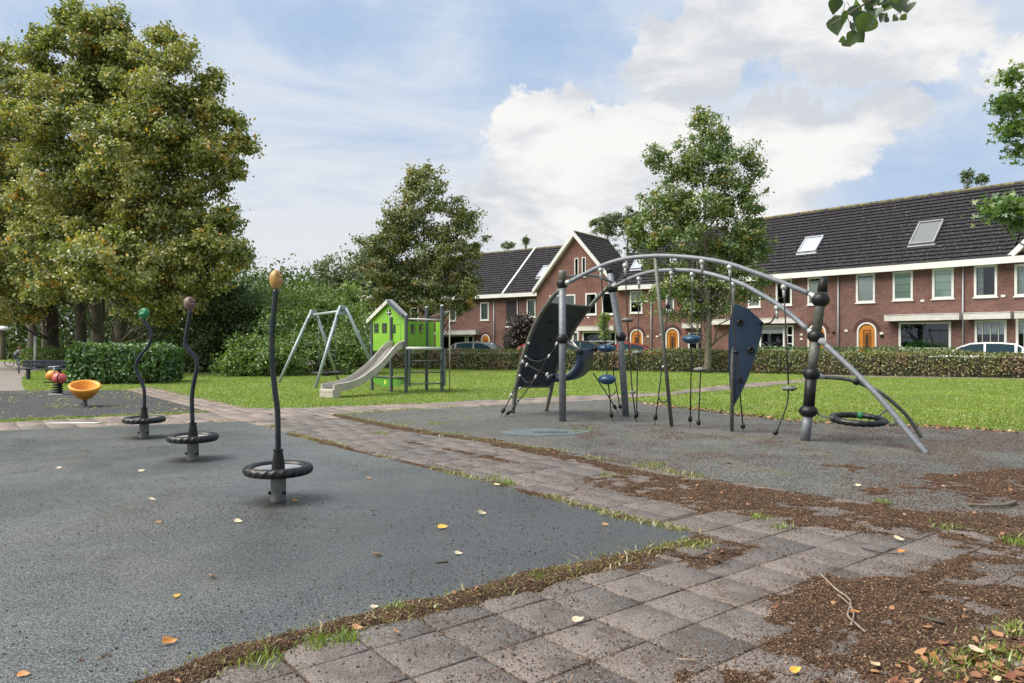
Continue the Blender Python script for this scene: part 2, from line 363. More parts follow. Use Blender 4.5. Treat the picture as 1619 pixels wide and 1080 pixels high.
def brick_mat(name, c1, c2, cm_):
    m_, t_, b = bsdf(name, c1, .85, 0, .2); co = obj_co(t_); s_ = t_.node('ShaderNodeSeparateXYZ', {0: co})
    # use x along front walls, y along side walls
    nrm = t_.node('ShaderNodeSeparateXYZ', {0: t_.node('ShaderNodeTexCoord').outputs['Normal']})
    side = t_.m('GREATER_THAN', t_.m('ABSOLUTE', nrm.outputs[0]), .7)
    u = t_.m('ADD', t_.m('MULTIPLY', s_.outputs[0], t_.m('SUBTRACT', 1.0, side)), t_.m('MULTIPLY', s_.outputs[1], side))
    v = t_.node('ShaderNodeCombineXYZ', {0: u, 1: s_.outputs[2], 2: 0.0})
    br = t_.node('ShaderNodeTexBrick', {'Vector': v.outputs[0], 'Color1': c1, 'Color2': c2, 'Mortar': cm_, 'Scale': 1.0, 'Mortar Size': .007, 'Bias': 0.0, 'Brick Width': .23, 'Row Height': .068})
    x = br.outputs[0]
    n = t_.noise(v.outputs[0], .7, 5, .6); x = t_.mix(t_.m('MULTIPLY', t_.ramp(n, .45, .7), .45), x, (.07, .035, .032))
    mp_ = t_.node('ShaderNodeMapping', {0: v.outputs[0]}); mp_.inputs['Scale'].default_value = (3.2, 13, 1)
    x = t_.mix(t_.m('MULTIPLY', t_.ramp(t_.noise(mp_.outputs[0], 1.3, 3, .6), .56, .70), .55), x, (.055, .028, .026))
    t_.set(b.inputs['Base Color'], x); bump(t_, b, t_.m('SUBTRACT', 1.0, br.outputs[1]), .5, .01); return m_
M['brick'] = brick_mat('red_brown_brick', (.215, .108, .090), (.135, .070, .062), (.18, .145, .125))
M['brick_red'] = brick_mat('orange_red_brick', (.240, .115, .086), (.170, .082, .066), (.19, .145, .125))
def roof_mat():
    m_, t_, b = bsdf('dark_roof_tile', (.03, .03, .035), .8, 0, .15); co = obj_co(t_); s_ = t_.node('ShaderNodeSeparateXYZ', {0: co})
    x = t_.mix(t_.noise(co, 2.5, 4, .7), (.020, .019, .023), (.050, .047, .054))
    fx = t_.m('FRACT', t_.m('DIVIDE', s_.outputs[0], .27)); seam = t_.ramp(t_.m('ABSOLUTE', t_.m('SUBTRACT', fx, .5)), .36, .48)
    x = t_.mix(t_.m('MULTIPLY', seam, .6), x, (.008, .008, .009))
    li = t_.noise(co, 9, 4, .85); x = t_.mix(t_.m('MULTIPLY', t_.ramp(li, .585, .65), .7), x, (.33, .33, .31))
    t_.set(b.inputs['Base Color'], x); wv_ = t_.m('SINE', t_.m('MULTIPLY', s_.outputs[0], 2 * math.pi / .27)); bump(t_, b, wv_, .7, .03); return m_
M['roof'] = roof_mat()
M['ridge'] = mottled('mossy_ridge', (.17, .15, .055), (.055, .05, .045), 4.5, .8, 0, .4, .45, .58)
def grid_blind():
    m_, t_, b = bsdf('panelled_blind', (.45, .55, .52), .7); co = obj_co(t_); s_ = t_.node('ShaderNodeSeparateXYZ', {0: co})
    l1 = t_.ramp(t_.m('ABSOLUTE', t_.m('SUBTRACT', t_.m('FRACT', t_.m('DIVIDE', s_.outputs[2], .42)), .5)), .44, .48)
    x = t_.mix(t_.m('MULTIPLY', l1, .8), (.74, .86, .80), (.30, .40, .30)); t_.set(b.inputs['Base Color'], x); return m_
M['blind_grid'] = grid_blind()
def grooved(mat):
    t_ = NT(mat.node_tree); b = mat.node_tree.nodes['Principled BSDF']; s_ = t_.node('ShaderNodeSeparateXYZ', {0: geo_pos(t_)})
    u = t_.m('SUBTRACT', t_.m('MULTIPLY', s_.outputs[0], .72), t_.m('MULTIPLY', s_.outputs[1], .69)); g_ = t_.ramp(t_.m('ABSOLUTE', t_.m('SUBTRACT', t_.m('FRACT', t_.m('DIVIDE', u, .15)), .5)), .455, .48)
    src = b.inputs['Base Color'].links[0].from_socket; gr = t_.noise(geo_pos(t_), 3.0, 6, .7)
    x = t_.mix(t_.m('MULTIPLY', t_.ramp(gr, .52, .75), .30), src, (.20, .30, .10)); x = t_.mix(t_.m('MULTIPLY', g_, .45), x, (.05, .14, .015)); t_.set(b.inputs['Base Color'], x)
grooved(M['lime'])

# ================================================================= GROUND
def poly_area_tri(me_name, pts, z, mat, parent=None, thick=0, kind='structure'):
    """flat sheet from plan polygon (list of Vector/2-tuples); optional skirt downwards"""
    n = len(pts); mb = MB()
    mb.add([(p[0], p[1], z) for p in pts], [tuple(range(n))])
    if thick:
        mb.add([(p[0], p[1], z) for p in pts] + [(p[0], p[1], z - thick) for p in pts], [(i, (i + 1) % n, n + (i + 1) % n, n + i) for i in range(n)])
    o = mb.build(me_name, mat); bm = bmesh.new(); bm.from_mesh(o.data)
    bmesh.ops.triangulate(bm, faces=[f for f in bm.faces if len(f.verts) > 4]); bmesh.ops.recalc_face_normals(bm, faces=bm.faces)
    for f in bm.faces:
        if abs(f.normal.z) > .5 and f.normal.z < 0: f.normal_flip()
    bm.to_mesh(o.data); bm.free()
    if kind: tag(o, kind=kind)
    return o
def ragged(pts, step=.5, amp=.03, close=True):
    out = []; n = len(pts)
    for i in range(n):
        a = Vector(pts[i][:2]); b_ = Vector(pts[(i + 1) % n][:2]); L = (b_ - a).length; k = max(1, int(L / step)); nr = Vector((-(b_ - a).y, (b_ - a).x)).normalized()
        for j in range(k):
            p = a.lerp(b_, j / k)
            if j and L < 60: p = p + nr * random.uniform(-amp, amp)
            out.append((p.x, p.y))
    return out
def inpoly(x, y, poly):
    x = np.asarray(x); y = np.asarray(y); ins = np.zeros(x.shape, bool); n = len(poly); j = n - 1
    for i in range(n):
        xi, yi = poly[i][0], poly[i][1]; xj, yj = poly[j][0], poly[j][1]
        c = ((yi > y) != (yj > y)) & (x < (xj - xi) * (y - yi) / ((yj - yi) if yj != yi else 1e-9) + xi)
        ins ^= c; j = i
    return ins
def gp(*pp): return [tuple(G(a, b_)[:2]) for a, b_ in pp]

# numpy value noise (used for debris and planting)
_perm = RNG.random((256, 256))
def vnoise(x, y, oct=4):
    x = np.asarray(x, float); y = np.asarray(y, float); tot = np.zeros(x.shape); amp = 1; sm = 0
    for o in range(oct):
        xi = np.floor(x).astype(int); yi = np.floor(y).astype(int); fx = x - xi; fy = y - yi
        fx = fx * fx * (3 - 2 * fx); fy = fy * fy * (3 - 2 * fy); g = lambda a, b_: _perm[a & 255, b_ & 255]
        v = (g(xi, yi) * (1 - fx) + g(xi + 1, yi) * fx) * (1 - fy) + (g(xi, yi + 1) * (1 - fx) + g(xi + 1, yi + 1) * fx) * fy
        tot += v * amp; sm += amp; amp *= .5; x = x * 2.03 + 17.3; y = y * 2.03 + 5.7
    return tot / sm

ground = poly_area_tri('ground', [(-900, -200), (900, -200), (900, 1500), (-900, 1500)], 0.0, M['lawn'])
# street behind the hedge
road = poly_area_tri('road', [(45, 21.5), (28.5, 30.8), (14, 37.6), (3, 41.4), (-9, 45.6), (-30, 52), (-30, 60), (-9, 55), (3, 49), (12, 44.5), (24, 33.5), (48, 21.8)], .004, M['path_far'])

RB = gp((385, 668), (458, 688), (529, 706.5), (591, 723.4), (680, 743.4), (747, 758), (836, 781), (902, 801), (974, 819), (1110, 850), (925, 899), (740, 946), (560, 986), (400, 1030), (230, 1080)) + [(-3.4, 1.5), (-16, 1.5), (-16, 9.5)] + gp((0, 683))
RR = gp((529, 656.7), (640, 650), (760, 643.8), (878, 636.8), (967, 633), (1027, 638), (1140, 652.7), (1262, 667.6), (1500, 677), (1619, 684.4)) + [(14, 8.9), (14, 2.6), (6.6, 3.9), (5.2, 5.0)] + gp((1522, 817), (1411, 804), (1300, 786), (1113, 757), (1000, 734), (858, 712), (769, 697), (680, 685), (591, 670))
BK = gp((0, 619), (60, 618), (196, 618), (262, 634), (328, 651.6), (160, 658), (0, 665.5)) + [(-22, 13.4), (-24, 22)]
PATH = gp((234, 613), (330, 635), (396, 647), (471, 646), (636, 639.5), (760, 633.8), (887, 627.5), (967, 624.5), (1056, 621.5), (1120, 612.5), (1183, 606), (1271, 600.5)) + [(13.5, 33), (19, 30.5), (26, 27.3), (26, 26.6), (19, 29.6), (13.5, 31.2)] + gp((1271, 604.5), (1200, 612), (1120, 619.5), (1012, 628), (967, 633), (900, 636), (878, 636.8), (760, 643.8), (700, 655), (900, 700)) + [(3, 9), (12, 7), (14, -2), (-4, -2), (-4.5, 1.5), (-7, 10)] + gp((0, 684)) + [(-22, 11.4), (-22, 12.6)] + gp((0, 668), (328, 653), (196, 618))
LEFTROAD = gp((0, 572), (95, 573), (95, 578), (40, 590), (34, 600), (40, 618), (0, 619)) + [(-40, 22), (-60, 40), (-60, 60)]
path_base = poly_area_tri('path', ragged(PATH, .6, .03), .004, M['joint'])
left_path = poly_area_tri('side_path', ragged(LEFTROAD, .8, .06), .008, M['path_far'])
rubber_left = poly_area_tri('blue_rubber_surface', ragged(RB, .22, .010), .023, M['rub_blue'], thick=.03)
rubber_right = poly_area_tri('grey_rubber_surface', ragged(RR, .22, .012), .018, M['rub_grey'], thick=.03)
rubber_back = poly_area_tri('black_rubber_surface', ragged(BK, .3, .02), .016, M['rub_black'], thick=.03)
patch = poly_area_tri('rubber_patch', ragged(gp((790, 684), (860, 678.5), (938, 683), (915, 689), (850, 692), (800, 689)), .12, .02), .0225, M['mat_blue'])

# paving slabs: a real slab each, slightly sunk or tipped
AX = Vector((.79, .613)).normalized(); BX = Vector((.613, -.79)).normalized()
S = .375
o0 = G(1081.4, 935.0)
def slab_field(name, cond, mat, ax, bx, org, sa, sb, ra, rb_, gap=.008, jz=.0035, off=False):
    ia, ib = np.meshgrid(np.arange(*ra), np.arange(*rb_), indexing='ij'); ia = ia.ravel().astype(float); ib = ib.ravel().astype(float)
    if off: ia = ia + (ib % 2) * .5
    cx = org[0] + ax.x * (ia + .5) * sa + bx.x * (ib + .5) * sb; cy = org[1] + ax.y * (ia + .5) * sa + bx.y * (ib + .5) * sb
    k = cond(cx, cy); cx, cy = cx[k], cy[k]; n = len(cx); V = []
    z0 = .014 + np.clip(RNG.normal(0, jz * .6, n), -.004, .004) + (vnoise(cx * .9, cy * .9) - .5) * .006; tx = RNG.normal(0, .005, n); ty = RNG.normal(0, .005, n); rot = RNG.normal(0, .006, n)
    ring = []
    for inset, dz in ((0, -.035), (0, -.005), (.005, 0)):
        for sx, sy in ((-1, -1), (1, -1), (1, 1), (-1, 1)):
            a = sx * (sa / 2 - gap / 2 - inset); b_ = sy * (sb / 2 - gap / 2 - inset); ar = a - b_ * rot; br = b_ + a * rot
            ring.append(np.stack([cx + ax.x * ar + bx.x * br, cy + ax.y * ar + bx.y * br, z0 + dz + a * tx + b_ * ty], 1))
    V = np.stack(ring, 1).reshape(-1, 3); base = np.arange(n)[:, None, None] * 12
    loc = np.array([[8, 9, 10, 11]] + [[i, (i + 1) % 4, (i + 1) % 4 + 4, i + 4] for i in range(4)] + [[i + 4, (i + 1) % 4 + 4, (i + 1) % 4 + 8, i + 8] for i in range(4)])
    if (ax.x * bx.y - ax.y * bx.x) < 0: loc = loc[:, ::-1]
    return tag(np_mesh(name, V, (base + loc[None]).reshape(-1, 4), mat), kind='structure')
RBa = np.array(RB); near_cut = lambda x, y: inpoly(x, y, PATH) & ~inpoly(x, y, RB) & ~inpoly(x, y, RR)
front = lambda x, y: (x - 1.454) * BX.x + (y - 5.565) * BX.y > -.25      # beyond the tip: the large square paving
strip = lambda x, y: ((x * BX.x + y * BX.y) < (-3.9 * BX.x + 13.3 * BX.y)) 
slab_field('paving', lambda x, y: near_cut(x, y) & front(x, y) & (y < 9), M['slab'], AX, BX, o0, S, S, (-30, 30), (-20, 22), .015)
slab_field('footpath', lambda x, y: near_cut(x, y) & ~front(x, y) & (y < 14.6) & (x > -4.6), M['slab'], AX, BX, o0, .30, .60, (-40, 60), (-60, 20), .012, .005, True)
slab_field('far_paving', lambda x, y: inpoly(x, y, PATH) & (x < -4.4) & (y < 14.9) & (y > 10) , M['slab_pink'], AX, BX, o0, .42, .42, (-70, 70), (-70, 20), .010, .002)
slab_field('far_footpath', lambda x, y: inpoly(x, y, PATH) & ~inpoly(x, y, RR) & (y >= 14.2) & ((x >= -4.4) | (y >= 14.9)), M['slab_pink'], AX, BX, o0, .30, .30, (-120, 120), (-120, 60), .010, .002)

# ---- bark dirt: one uneven sheet that rises out of the paving where it has gathered
def seg_d(x, y, a, b_):
    ax, ay = a; bx, by = b_; dx, dy = bx - ax, by - ay; t_ = np.clip(((x - ax) * dx + (y - ay) * dy) / (dx * dx + dy * dy), 0, 1)
    return np.hypot(x - ax - t_ * dx, y - ay - t_ * dy)
def line_score(x, y, pts, w0, w1, s_):
    tot = np.zeros(np.shape(x)); n = len(pts) - 1
    for i in range(n):
        wd = w0 + (w1 - w0) * (i + .5) / n; tot = np.maximum(tot, s_ * np.clip(1.25 - seg_d(x, y, pts[i], pts[i + 1]) / wd, 0, 1))
    return tot
def soft_poly(x, y, poly, fall):
    ins = inpoly(x, y, poly); d = np.full(np.shape(x), 1e9); n = len(poly)
    for i in range(n): d = np.minimum(d, seg_d(x, y, poly[i], poly[(i + 1) % n]))
    return np.where(ins, 1.0, np.clip(1 - d / fall, 0, 1))
L1_ = gp((250, 1085), (400, 1034), (560, 990), (640, 972), (740, 950), (830, 925), (925, 903), (1010, 880), (1110, 856))
L2_ = gp((458, 688), (591, 723), (747, 758), (836, 782), (974, 820), (1110, 850))
L3_ = gp((529, 657), (591, 671), (680, 687), (769, 699), (858, 716), (960, 740), (1080, 765), (1200, 785), (1300, 800), (1450, 818))
L4_ = gp((640, 700), (760, 722), (900, 752), (1000, 778), (1120, 812), (1240, 842))
PD1 = gp((1290, 975), (1330, 930), (1450, 925), (1520, 890), (1640, 880), (1700, 1000), (1700, 1120), (1150, 1120), (1230, 1040))
PD2 = gp((1000, 750), (1100, 775), (1250, 800), (1400, 812), (1640, 825), (1640, 875), (1500, 870), (1400, 846), (1280, 838), (1150, 812), (1020, 785), (930, 760))
PD3 = gp((1020, 862), (1100, 850), (1190, 868), (1100, 905), (1060, 898), (960, 905), (900, 915))
PD4 = gp((1330, 740), (1500, 760), (1640, 745), (1640, 800), (1480, 790), (1380, 775))
def dirt_score(x, y):
    s_ = line_score(x, y, L1_, .10, .18, 1.0)
    s_ = np.maximum(s_, line_score(x, y, L2_, .09, .13, .72)); s_ = np.maximum(s_, line_score(x, y, L3_, .13, .42, .88)); s_ = np.maximum(s_, line_score(x, y, L4_, .07, .15, .55))
    s_ = np.maximum(s_, .76 * soft_poly(x, y, PD1, .35)); s_ = np.maximum(s_, .62 * soft_poly(x, y, PD2, .3)); s_ = np.maximum(s_, .80 * soft_poly(x, y, PD3, .10))
    s_ = np.maximum(s_, .66 * soft_poly(x, y, PD4, .5))
    return s_ + (vnoise(x * 1.5 + 3, y * 1.5, 6) - .5) * 1.45 + (vnoise(x * 8, y * 8, 4) - .5) * .9
def dirt_h(x, y): s_ = dirt_score(x, y) - .52; return .013 + np.where(s_ > 0, .050, .14) * np.clip(s_, -.5, .42) + (vnoise(x * 22, y * 22, 3) - .5) * .012
def grid_sheet(name, x0, x1, y0, y1, st, mat, cull):
    xs = np.arange(x0, x1, st); ys = np.arange(y0, y1, st); X, Y = np.meshgrid(xs, ys, indexing='ij'); Z = dirt_h(X, Y); nx, ny = X.shape
    V = np.stack([X.ravel(), Y.ravel(), Z.ravel()], 1); idx = np.arange(nx * ny).reshape(nx, ny)
    Fq = np.stack([idx[:-1, :-1].ravel(), idx[1:, :-1].ravel(), idx[1:, 1:].ravel(), idx[:-1, 1:].ravel()], 1)
    keep = (Z.ravel()[Fq].max(1) > .004); Fq = Fq[keep]
    used, inv = np.unique(Fq, return_inverse=True)
    return tag(np_mesh(name, V[used], inv.reshape(Fq.shape), mat), 'dark brown bark and soil gathered over the paving edges', 'soil', kind='stuff')
d_o = grid_sheet('bark_soil', -3.6, 8.5, 2.4, 16.0, .030, M['dirt'], None)
d_o.data.polygons.foreach_set('use_smooth', [True] * len(d_o.data.polygons))

# loose chips: tiny tilted flakes
def flakes(name, x, y, z, smin, smax, mat, label, cat, aspect=(.3, .9), curl=.35, parent=None):
    n = len(x); a = RNG.uniform(0, 2 * np.pi, n); L = RNG.uniform(smin, smax, n) * RNG.uniform(.5, 1, n); W = L * RNG.uniform(*aspect, n)
    u = np.stack([np.cos(a), np.sin(a), RNG.normal(0, curl, n)], 1); v = np.stack([-np.sin(a), np.cos(a), RNG.normal(0, curl, n)], 1)
    c = np.stack([x, y, z], 1); up = np.stack([0 * x, 0 * x, L * .30], 1)
    V = np.stack([c - u * L[:, None] / 2, c - v * W[:, None] / 2 + up * .4, c + u * L[:, None] / 2, c + v * W[:, None] / 2, c + up], 1).reshape(-1, 3)
    loc = np.array([[0, 1, 4], [1, 2, 4], [2, 3, 4], [3, 0, 4]]); base = np.arange(n)[:, None, None] * 5
    return tag(np_mesh(name, V, (base + loc[None]).reshape(-1, 3), mat, parent), label, cat, kind='stuff')
def samp(n, x0, x1, y0, y1, p=1.6):
    """denser close to the camera"""
    u = RNG.random(n); y = y0 + (y1 - y0) * u ** p; x = RNG.uniform(x0, x1, n); k = np.abs(x) < y * .78 + .4; return x[k], y[k]
x, y = samp(1150000, -4, 9, 2.5, 13, 1.75); s_ = dirt_score(x, y); k = (s_ > .54 - .75 * RNG.random(len(s_)) ** 3.2); x, y = x[k], y[k]
flakes('bark_chips', x, y, np.maximum(dirt_h(x, y), .014) + .002, .006, .019, M['chips'], 'loose reddish brown bark chips over the paving', 'bark chips')
# soil and chips caught in the joints of the square paving
def joint_chips(n):      # both directions
    ax_ = RNG.random(n) < .5; a = RNG.uniform(-8, 8, n); b_ = RNG.uniform(-6, 6, n); a = np.where(ax_, np.round(a / S) * S + RNG.normal(0, .010, n), a); b_ = np.where(ax_, b_, np.round(b_ / S) * S + RNG.normal(0, .010, n))
    x = o0.x + AX.x * a + BX.x * b_; y = o0.y + AX.y * a + BX.y * b_; k = near_cut(x, y) & front(x, y) & (y < 8) & (y > 2.4) & (vnoise(x * 3, y * 3) > .30); return x[k], y[k]
x, y = joint_chips(110000); flakes('joint_crumbs', x, y, np.full(len(x), .012), .006, .018, M['chips'], 'crumbs of soil caught in the paving joints', 'soil crumbs')
x, y = samp(9000, -22, -3, 12, 24, 1.0); k = inpoly(x, y, BK) & (vnoise(x * 1.2, y * 1.2) > .50); x, y = x[k], y[k]; 
flakes('yellow_scraps', x, y, np.full(len(x), .022), .03, .09, M['moss'], 'yellow-green leaf scraps over the black rubber', 'leaf scraps', (.5, .9), .15)
# dark seed specks over rubber and slabs
x, y = samp(60000, -9, 9, 2.4, 14, 1.5); k = vnoise(x * .8 + 40, y * .8) + RNG.random(len(x)) * .5 > .78; x, y = x[k], y[k]
zt = np.where(inpoly(x, y, RB), .024, np.where(inpoly(x, y, RR), .022, .018)); k = ~inpoly(x, y, BK); x, y, zt = x[k], y[k], zt[k]
flakes('seed_specks', x, y, zt + .002, .009, .020, M['seeds'], 'small black seeds scattered over rubber and slabs', 'seeds', (.7, 1.0), .2)
x, y = samp(240000, 1, 12, 5.5, 13, 1.0); k = inpoly(x, y, RR) & (vnoise(x * 1.6, y * 1.6) + .10 * np.clip((x - 2) / 4, 0, 1) + .12 * np.clip((9 - y) / 3, 0, 1) > .63 - .25 * RNG.random(len(x)) ** 3); x, y = x[k], y[k]
flakes('red_bark_scatter', x, y, np.full(len(x), .024), .008, .019, chips_mat('red_bark', (.035, .014, .011), (.09, .038, .028), (.16, .08, .05)), 'reddish bark crumbs drifted over the grey rubber', 'bark crumbs', (.4, .9), .2)

# ---- grass blades
def blades(name, x, y, z, hmin, hmax, wd, mat, label, cat, lean=.5, parent=None):
    n = len(x); a = RNG.uniform(0, 2 * np.pi, n); h = RNG.uniform(hmin, hmax, n); l = np.abs(RNG.normal(0, lean, n)) * h; b_ = RNG.uniform(0, 2 * np.pi, n)
    W = wd * RNG.uniform(.6, 1.3, n); dx, dy = np.cos(a) * W / 2, np.sin(a) * W / 2
    c = np.stack([x, y, z], 1); s1 = np.stack([dx, dy, 0 * x], 1); tip = c + np.stack([np.cos(b_) * l, np.sin(b_) * l, h], 1); mid = c + np.stack([np.cos(b_) * l * .35, np.sin(b_) * l * .35, h * .6], 1)
    V = np.stack([c - s1, c + s1, mid + s1 * .8, tip, mid - s1 * .8], 1).reshape(-1, 3); base = np.arange(n)[:, None, None] * 5
    loc = np.array([[0, 1, 2], [0, 2, 4], [4, 2, 3]])
    return tag(np_mesh(name, V, (base + loc[None]).reshape(-1, 3), mat, parent), label, cat, kind='stuff')
def on_lawn(x, y): return ~(inpoly(x, y, PATH) | inpoly(x, y, RB) | inpoly(x, y, RR) | inpoly(x, y, BK) | inpoly(x, y, LEFTROAD))
n = 560000; u = RNG.random(n); y = 10 + 31 * u ** 1.5; x = RNG.uniform(-.75, .78, n) * y; k = on_lawn(x, y) & (y < 42 - .42 * np.maximum(x, 0)); x, y = x[k], y[k]
k = vnoise(x * .7 + 9, y * .7) + RNG.random(len(x)) * .4 > .48; x, y = x[k], y[k]
blades('grass', x, y, np.zeros(len(x)), .02, .050, .013, M['blade'], 'short bright green lawn grass around the playground', 'grass', .8)
# dry strip of grass and fallen leaves along rubber and path edges
def along(pts, n, sp):
    pts = [np.array(p[:2]) for p in pts]; L = np.array([np.linalg.norm(pts[i + 1] - pts[i]) for i in range(len(pts) - 1)]); k = RNG.choice(len(L), n, p=L / L.sum()); f = RNG.random(n)
    q = np.array([pts[i] + (pts[i + 1] - pts[i]) * g_ for i, g_ in zip(k, f)]) + RNG.normal(0, sp, (n, 2)); return q[:, 0], q[:, 1]
edges = [(gp((967, 633), (1027, 638), (1140, 652), (1262, 666), (1500, 676), (1619, 683), (1700, 690)), 5200, .16), (gp((396, 647), (330, 635), (234, 613)), 900, .10), (gp((471, 646), (636, 639.5), (887, 627.5)), 1400, .10),
         (gp((0, 666), (328, 652)), 1500, .10), (gp((160, 670), (385, 667), (440, 680)), 900, .08), (gp((458, 688), (680, 743), (836, 781), (1000, 826), (1110, 850)), 5200, .05), (gp((529, 657), (680, 686), (858, 713), (1000, 737), (1300, 790)), 3800, .07),
         (L1_, 2000, .06), (gp((529, 657), (640, 649), (760, 643), (878, 637)), 900, .08), (gp((100, 617), (196, 618), (330, 636)), 700, .15), ([(a, b_) for a, b_ in gp((75, 643), (134, 645), (190, 643))], 500, .16)]
X_, Y_ = [], []
for pts, n, sp in edges:
    x, y = along(pts, n, sp); k = vnoise(x * 1.8, y * 1.8) > .47; X_.append(x[k]); Y_.append(y[k])
x = np.concatenate(X_); y = np.concatenate(Y_)
blades('dry_grass_edge', x, y, np.full(len(x), .008), .012, .05, .012, M['moss'], 'dry yellowish grass and moss along the rubber edges', 'dry grass', 1.0)
tufts = [(1040, 738, 90, .10), (797, 768, 130, .13), (630, 970, 80, .08), (505, 1022, 80, .08), (548, 1016, 80, .07), (412, 1048, 90, .09), (690, 672, 90, .16), (600, 687, 70, .14), (724, 687, 60, .14), (547, 657, 60, .2), (580, 655, 70, .25), (610, 652, 70, .25), (650, 649, 60, .25),
         (715, 645, 60, .25), (560, 656, 60, .2), (1394, 798, 60, .08), (1605, 862, 130, .11), (1200, 822, 50, .08), (930, 681, 70, .22), (905, 684, 50, .2), (1102, 866, 60, .12), (780, 760, 60, .14), (910, 905, 50, .10), (850, 920, 40, .08), (960, 755, 40, .1), (1540, 1060, 160, .14), (1580, 1040, 160, .14), (1610, 1005, 120, .12), (1480, 1070, 90, .1), (1500, 838, 50, .12), (1235, 838, 40, .08), (640, 672, 60, .2)]
X_, Y_ = [], []
for px, py, n, sp in tufts:
    c = G(px, py); X_.append(c.x + RNG.normal(0, sp * .55, n)); Y_.append(c.y + RNG.normal(0, sp * .55, n))
x = np.concatenate(X_); y = np.concatenate(Y_)
blades('weeds', x, y, np.full(len(x), .012),   .02, .06, .008, M['blade'], 'small green weed tufts in the paving joints', 'weeds', .7)

# ---- leaf litter at the bottom right and along the lawn edge
def leaf_shape(n=7, L=1.0, W=.62):
    """heart-ish leaf outline, unit length, stalk at 0"""
    pts = []
    for i in range(n + 1):
        u = i / n; wv_ = W / 2 * math.sin(math.pi * u ** .62) ** .8; pts.append((u, wv_))
    return pts
def litter(name, x, y, z, smin, smax, mat, label, cat):
    n = len(x); V, Fc = [], []; prof = leaf_shape(4); m_ = len(prof)
    for i in range(n):
        a = random.uniform(0, 6.283); s_ = random.uniform(smin, smax); cu = random.uniform(-.5, .9); tilt = random.gauss(0, .35); roll = random.gauss(0, .4); b0 = len(V); ca, sa = math.cos(a), math.sin(a)
        for sgn in (-1, 0, 1):
            for (u, wv_) in prof:
                lx = (u - .5) * s_; ly = sgn * wv_ * s_; lz = cu * (abs(ly) * .7 + (u - .5) ** 2 * s_ * .9) + lx * tilt + ly * roll
                V.append((x[i] + lx * ca - ly * sa, y[i] + lx * sa + ly * ca, z[i] + lz + .12 * s_))
        for r_ in (0, 1):
            for k in range(m_ - 1): Fc.append((b0 + r_ * m_ + k, b0 + r_ * m_ + k + 1, b0 + (r_ + 1) * m_ + k + 1, b0 + (r_ + 1) * m_ + k))
    return tag(np_mesh(name, np.array(V), np.array(Fc), mat), label, cat, kind='stuff')
n = 2600; x = RNG.uniform(1.25, 3.4, n); y = RNG.uniform(2.8, 4.3, n); k = RNG.random(n) * .55 + .05 < (3.19 + (x - 1.22) * .50 - y); x, y = x[k], y[k]
litter('leaf_pile', x, y, np.full(len(x), .025), .030, .072, M['litter'], 'heap of brown and cream dead leaves at the paving corner', 'leaf litter')
x, y = along(gp((1027, 640), (1140, 654), (1262, 668), (1400, 674), (1500, 678), (1619, 685)), 420, .13)
litter('edge_leaves', x, y, np.full(len(x), .02), .04, .09, M['litter'], 'dead leaves caught along the lawn edge behind the rubber', 'leaf litter')
x, y = samp(2600, -4, 9, 2.8, 12, 1.3); k = dirt_score(x, y) > .72; x, y = x[k], y[k]
litter('small_litter', x[:260], y[:260], dirt_h(x, y)[:260] + .004, .02, .05, M['litter'], 'torn bits of dry leaf among the bark chips', 'leaf litter')

# ---- the leaves one can count
leafcol = {'cream': bsdf('cream_leaf', (.58, .48, .33), .6)[0], 'yellow': bsdf('yellow_leaf', (.58, .34, .05), .55)[0], 'orange': bsdf('orange_leaf', (.46, .20, .05), .55)[0], 'tan': bsdf('tan_leaf', (.42, .23, .11), .6)[0]}
def fallen_leaf(px, py, size, col, rot, curl, label):
    size *= 1.0; c = G(px, py, .024); prof = leaf_shape(9); mb = MB(); n = len(prof); vs = []
    for sgn in (-1, -.5, 0, .5, 1):
        for (u, wv_) in prof:
            x_ = (u - .5); y_ = sgn * wv_ * .95; vs.append((x_, y_, curl * (y_ * y_ * 2.2 + (x_) ** 2 * .8) + .02 * math.sin(u * 9 + sgn * 3)))
    fs = [(r_ * n + k, r_ * n + k + 1, (r_ + 1) * n + k + 1, (r_ + 1) * n + k) for r_ in range(4) for k in range(n - 1)]
    mb.add(vs, fs); mb.tube([(-.5, 0, curl * .2), (-.68, .04, curl * .22 + .03), (-.85, .02, .02)], [.016, .012, .008], 5)
    o = mb.build('fallen_leaf', leafcol[col], smooth=True); o.scale = (size,) * 3; o.location = (c.x, c.y, .024 + size * .16); o.rotation_euler = (random.uniform(.25, .6), random.uniform(-.2, .2), rot)
    so_ = o.modifiers.new('thickness', 'SOLIDIFY'); so_.thickness = .01
    return tag(o, label, 'leaf', 'fallen leaves on the ground')
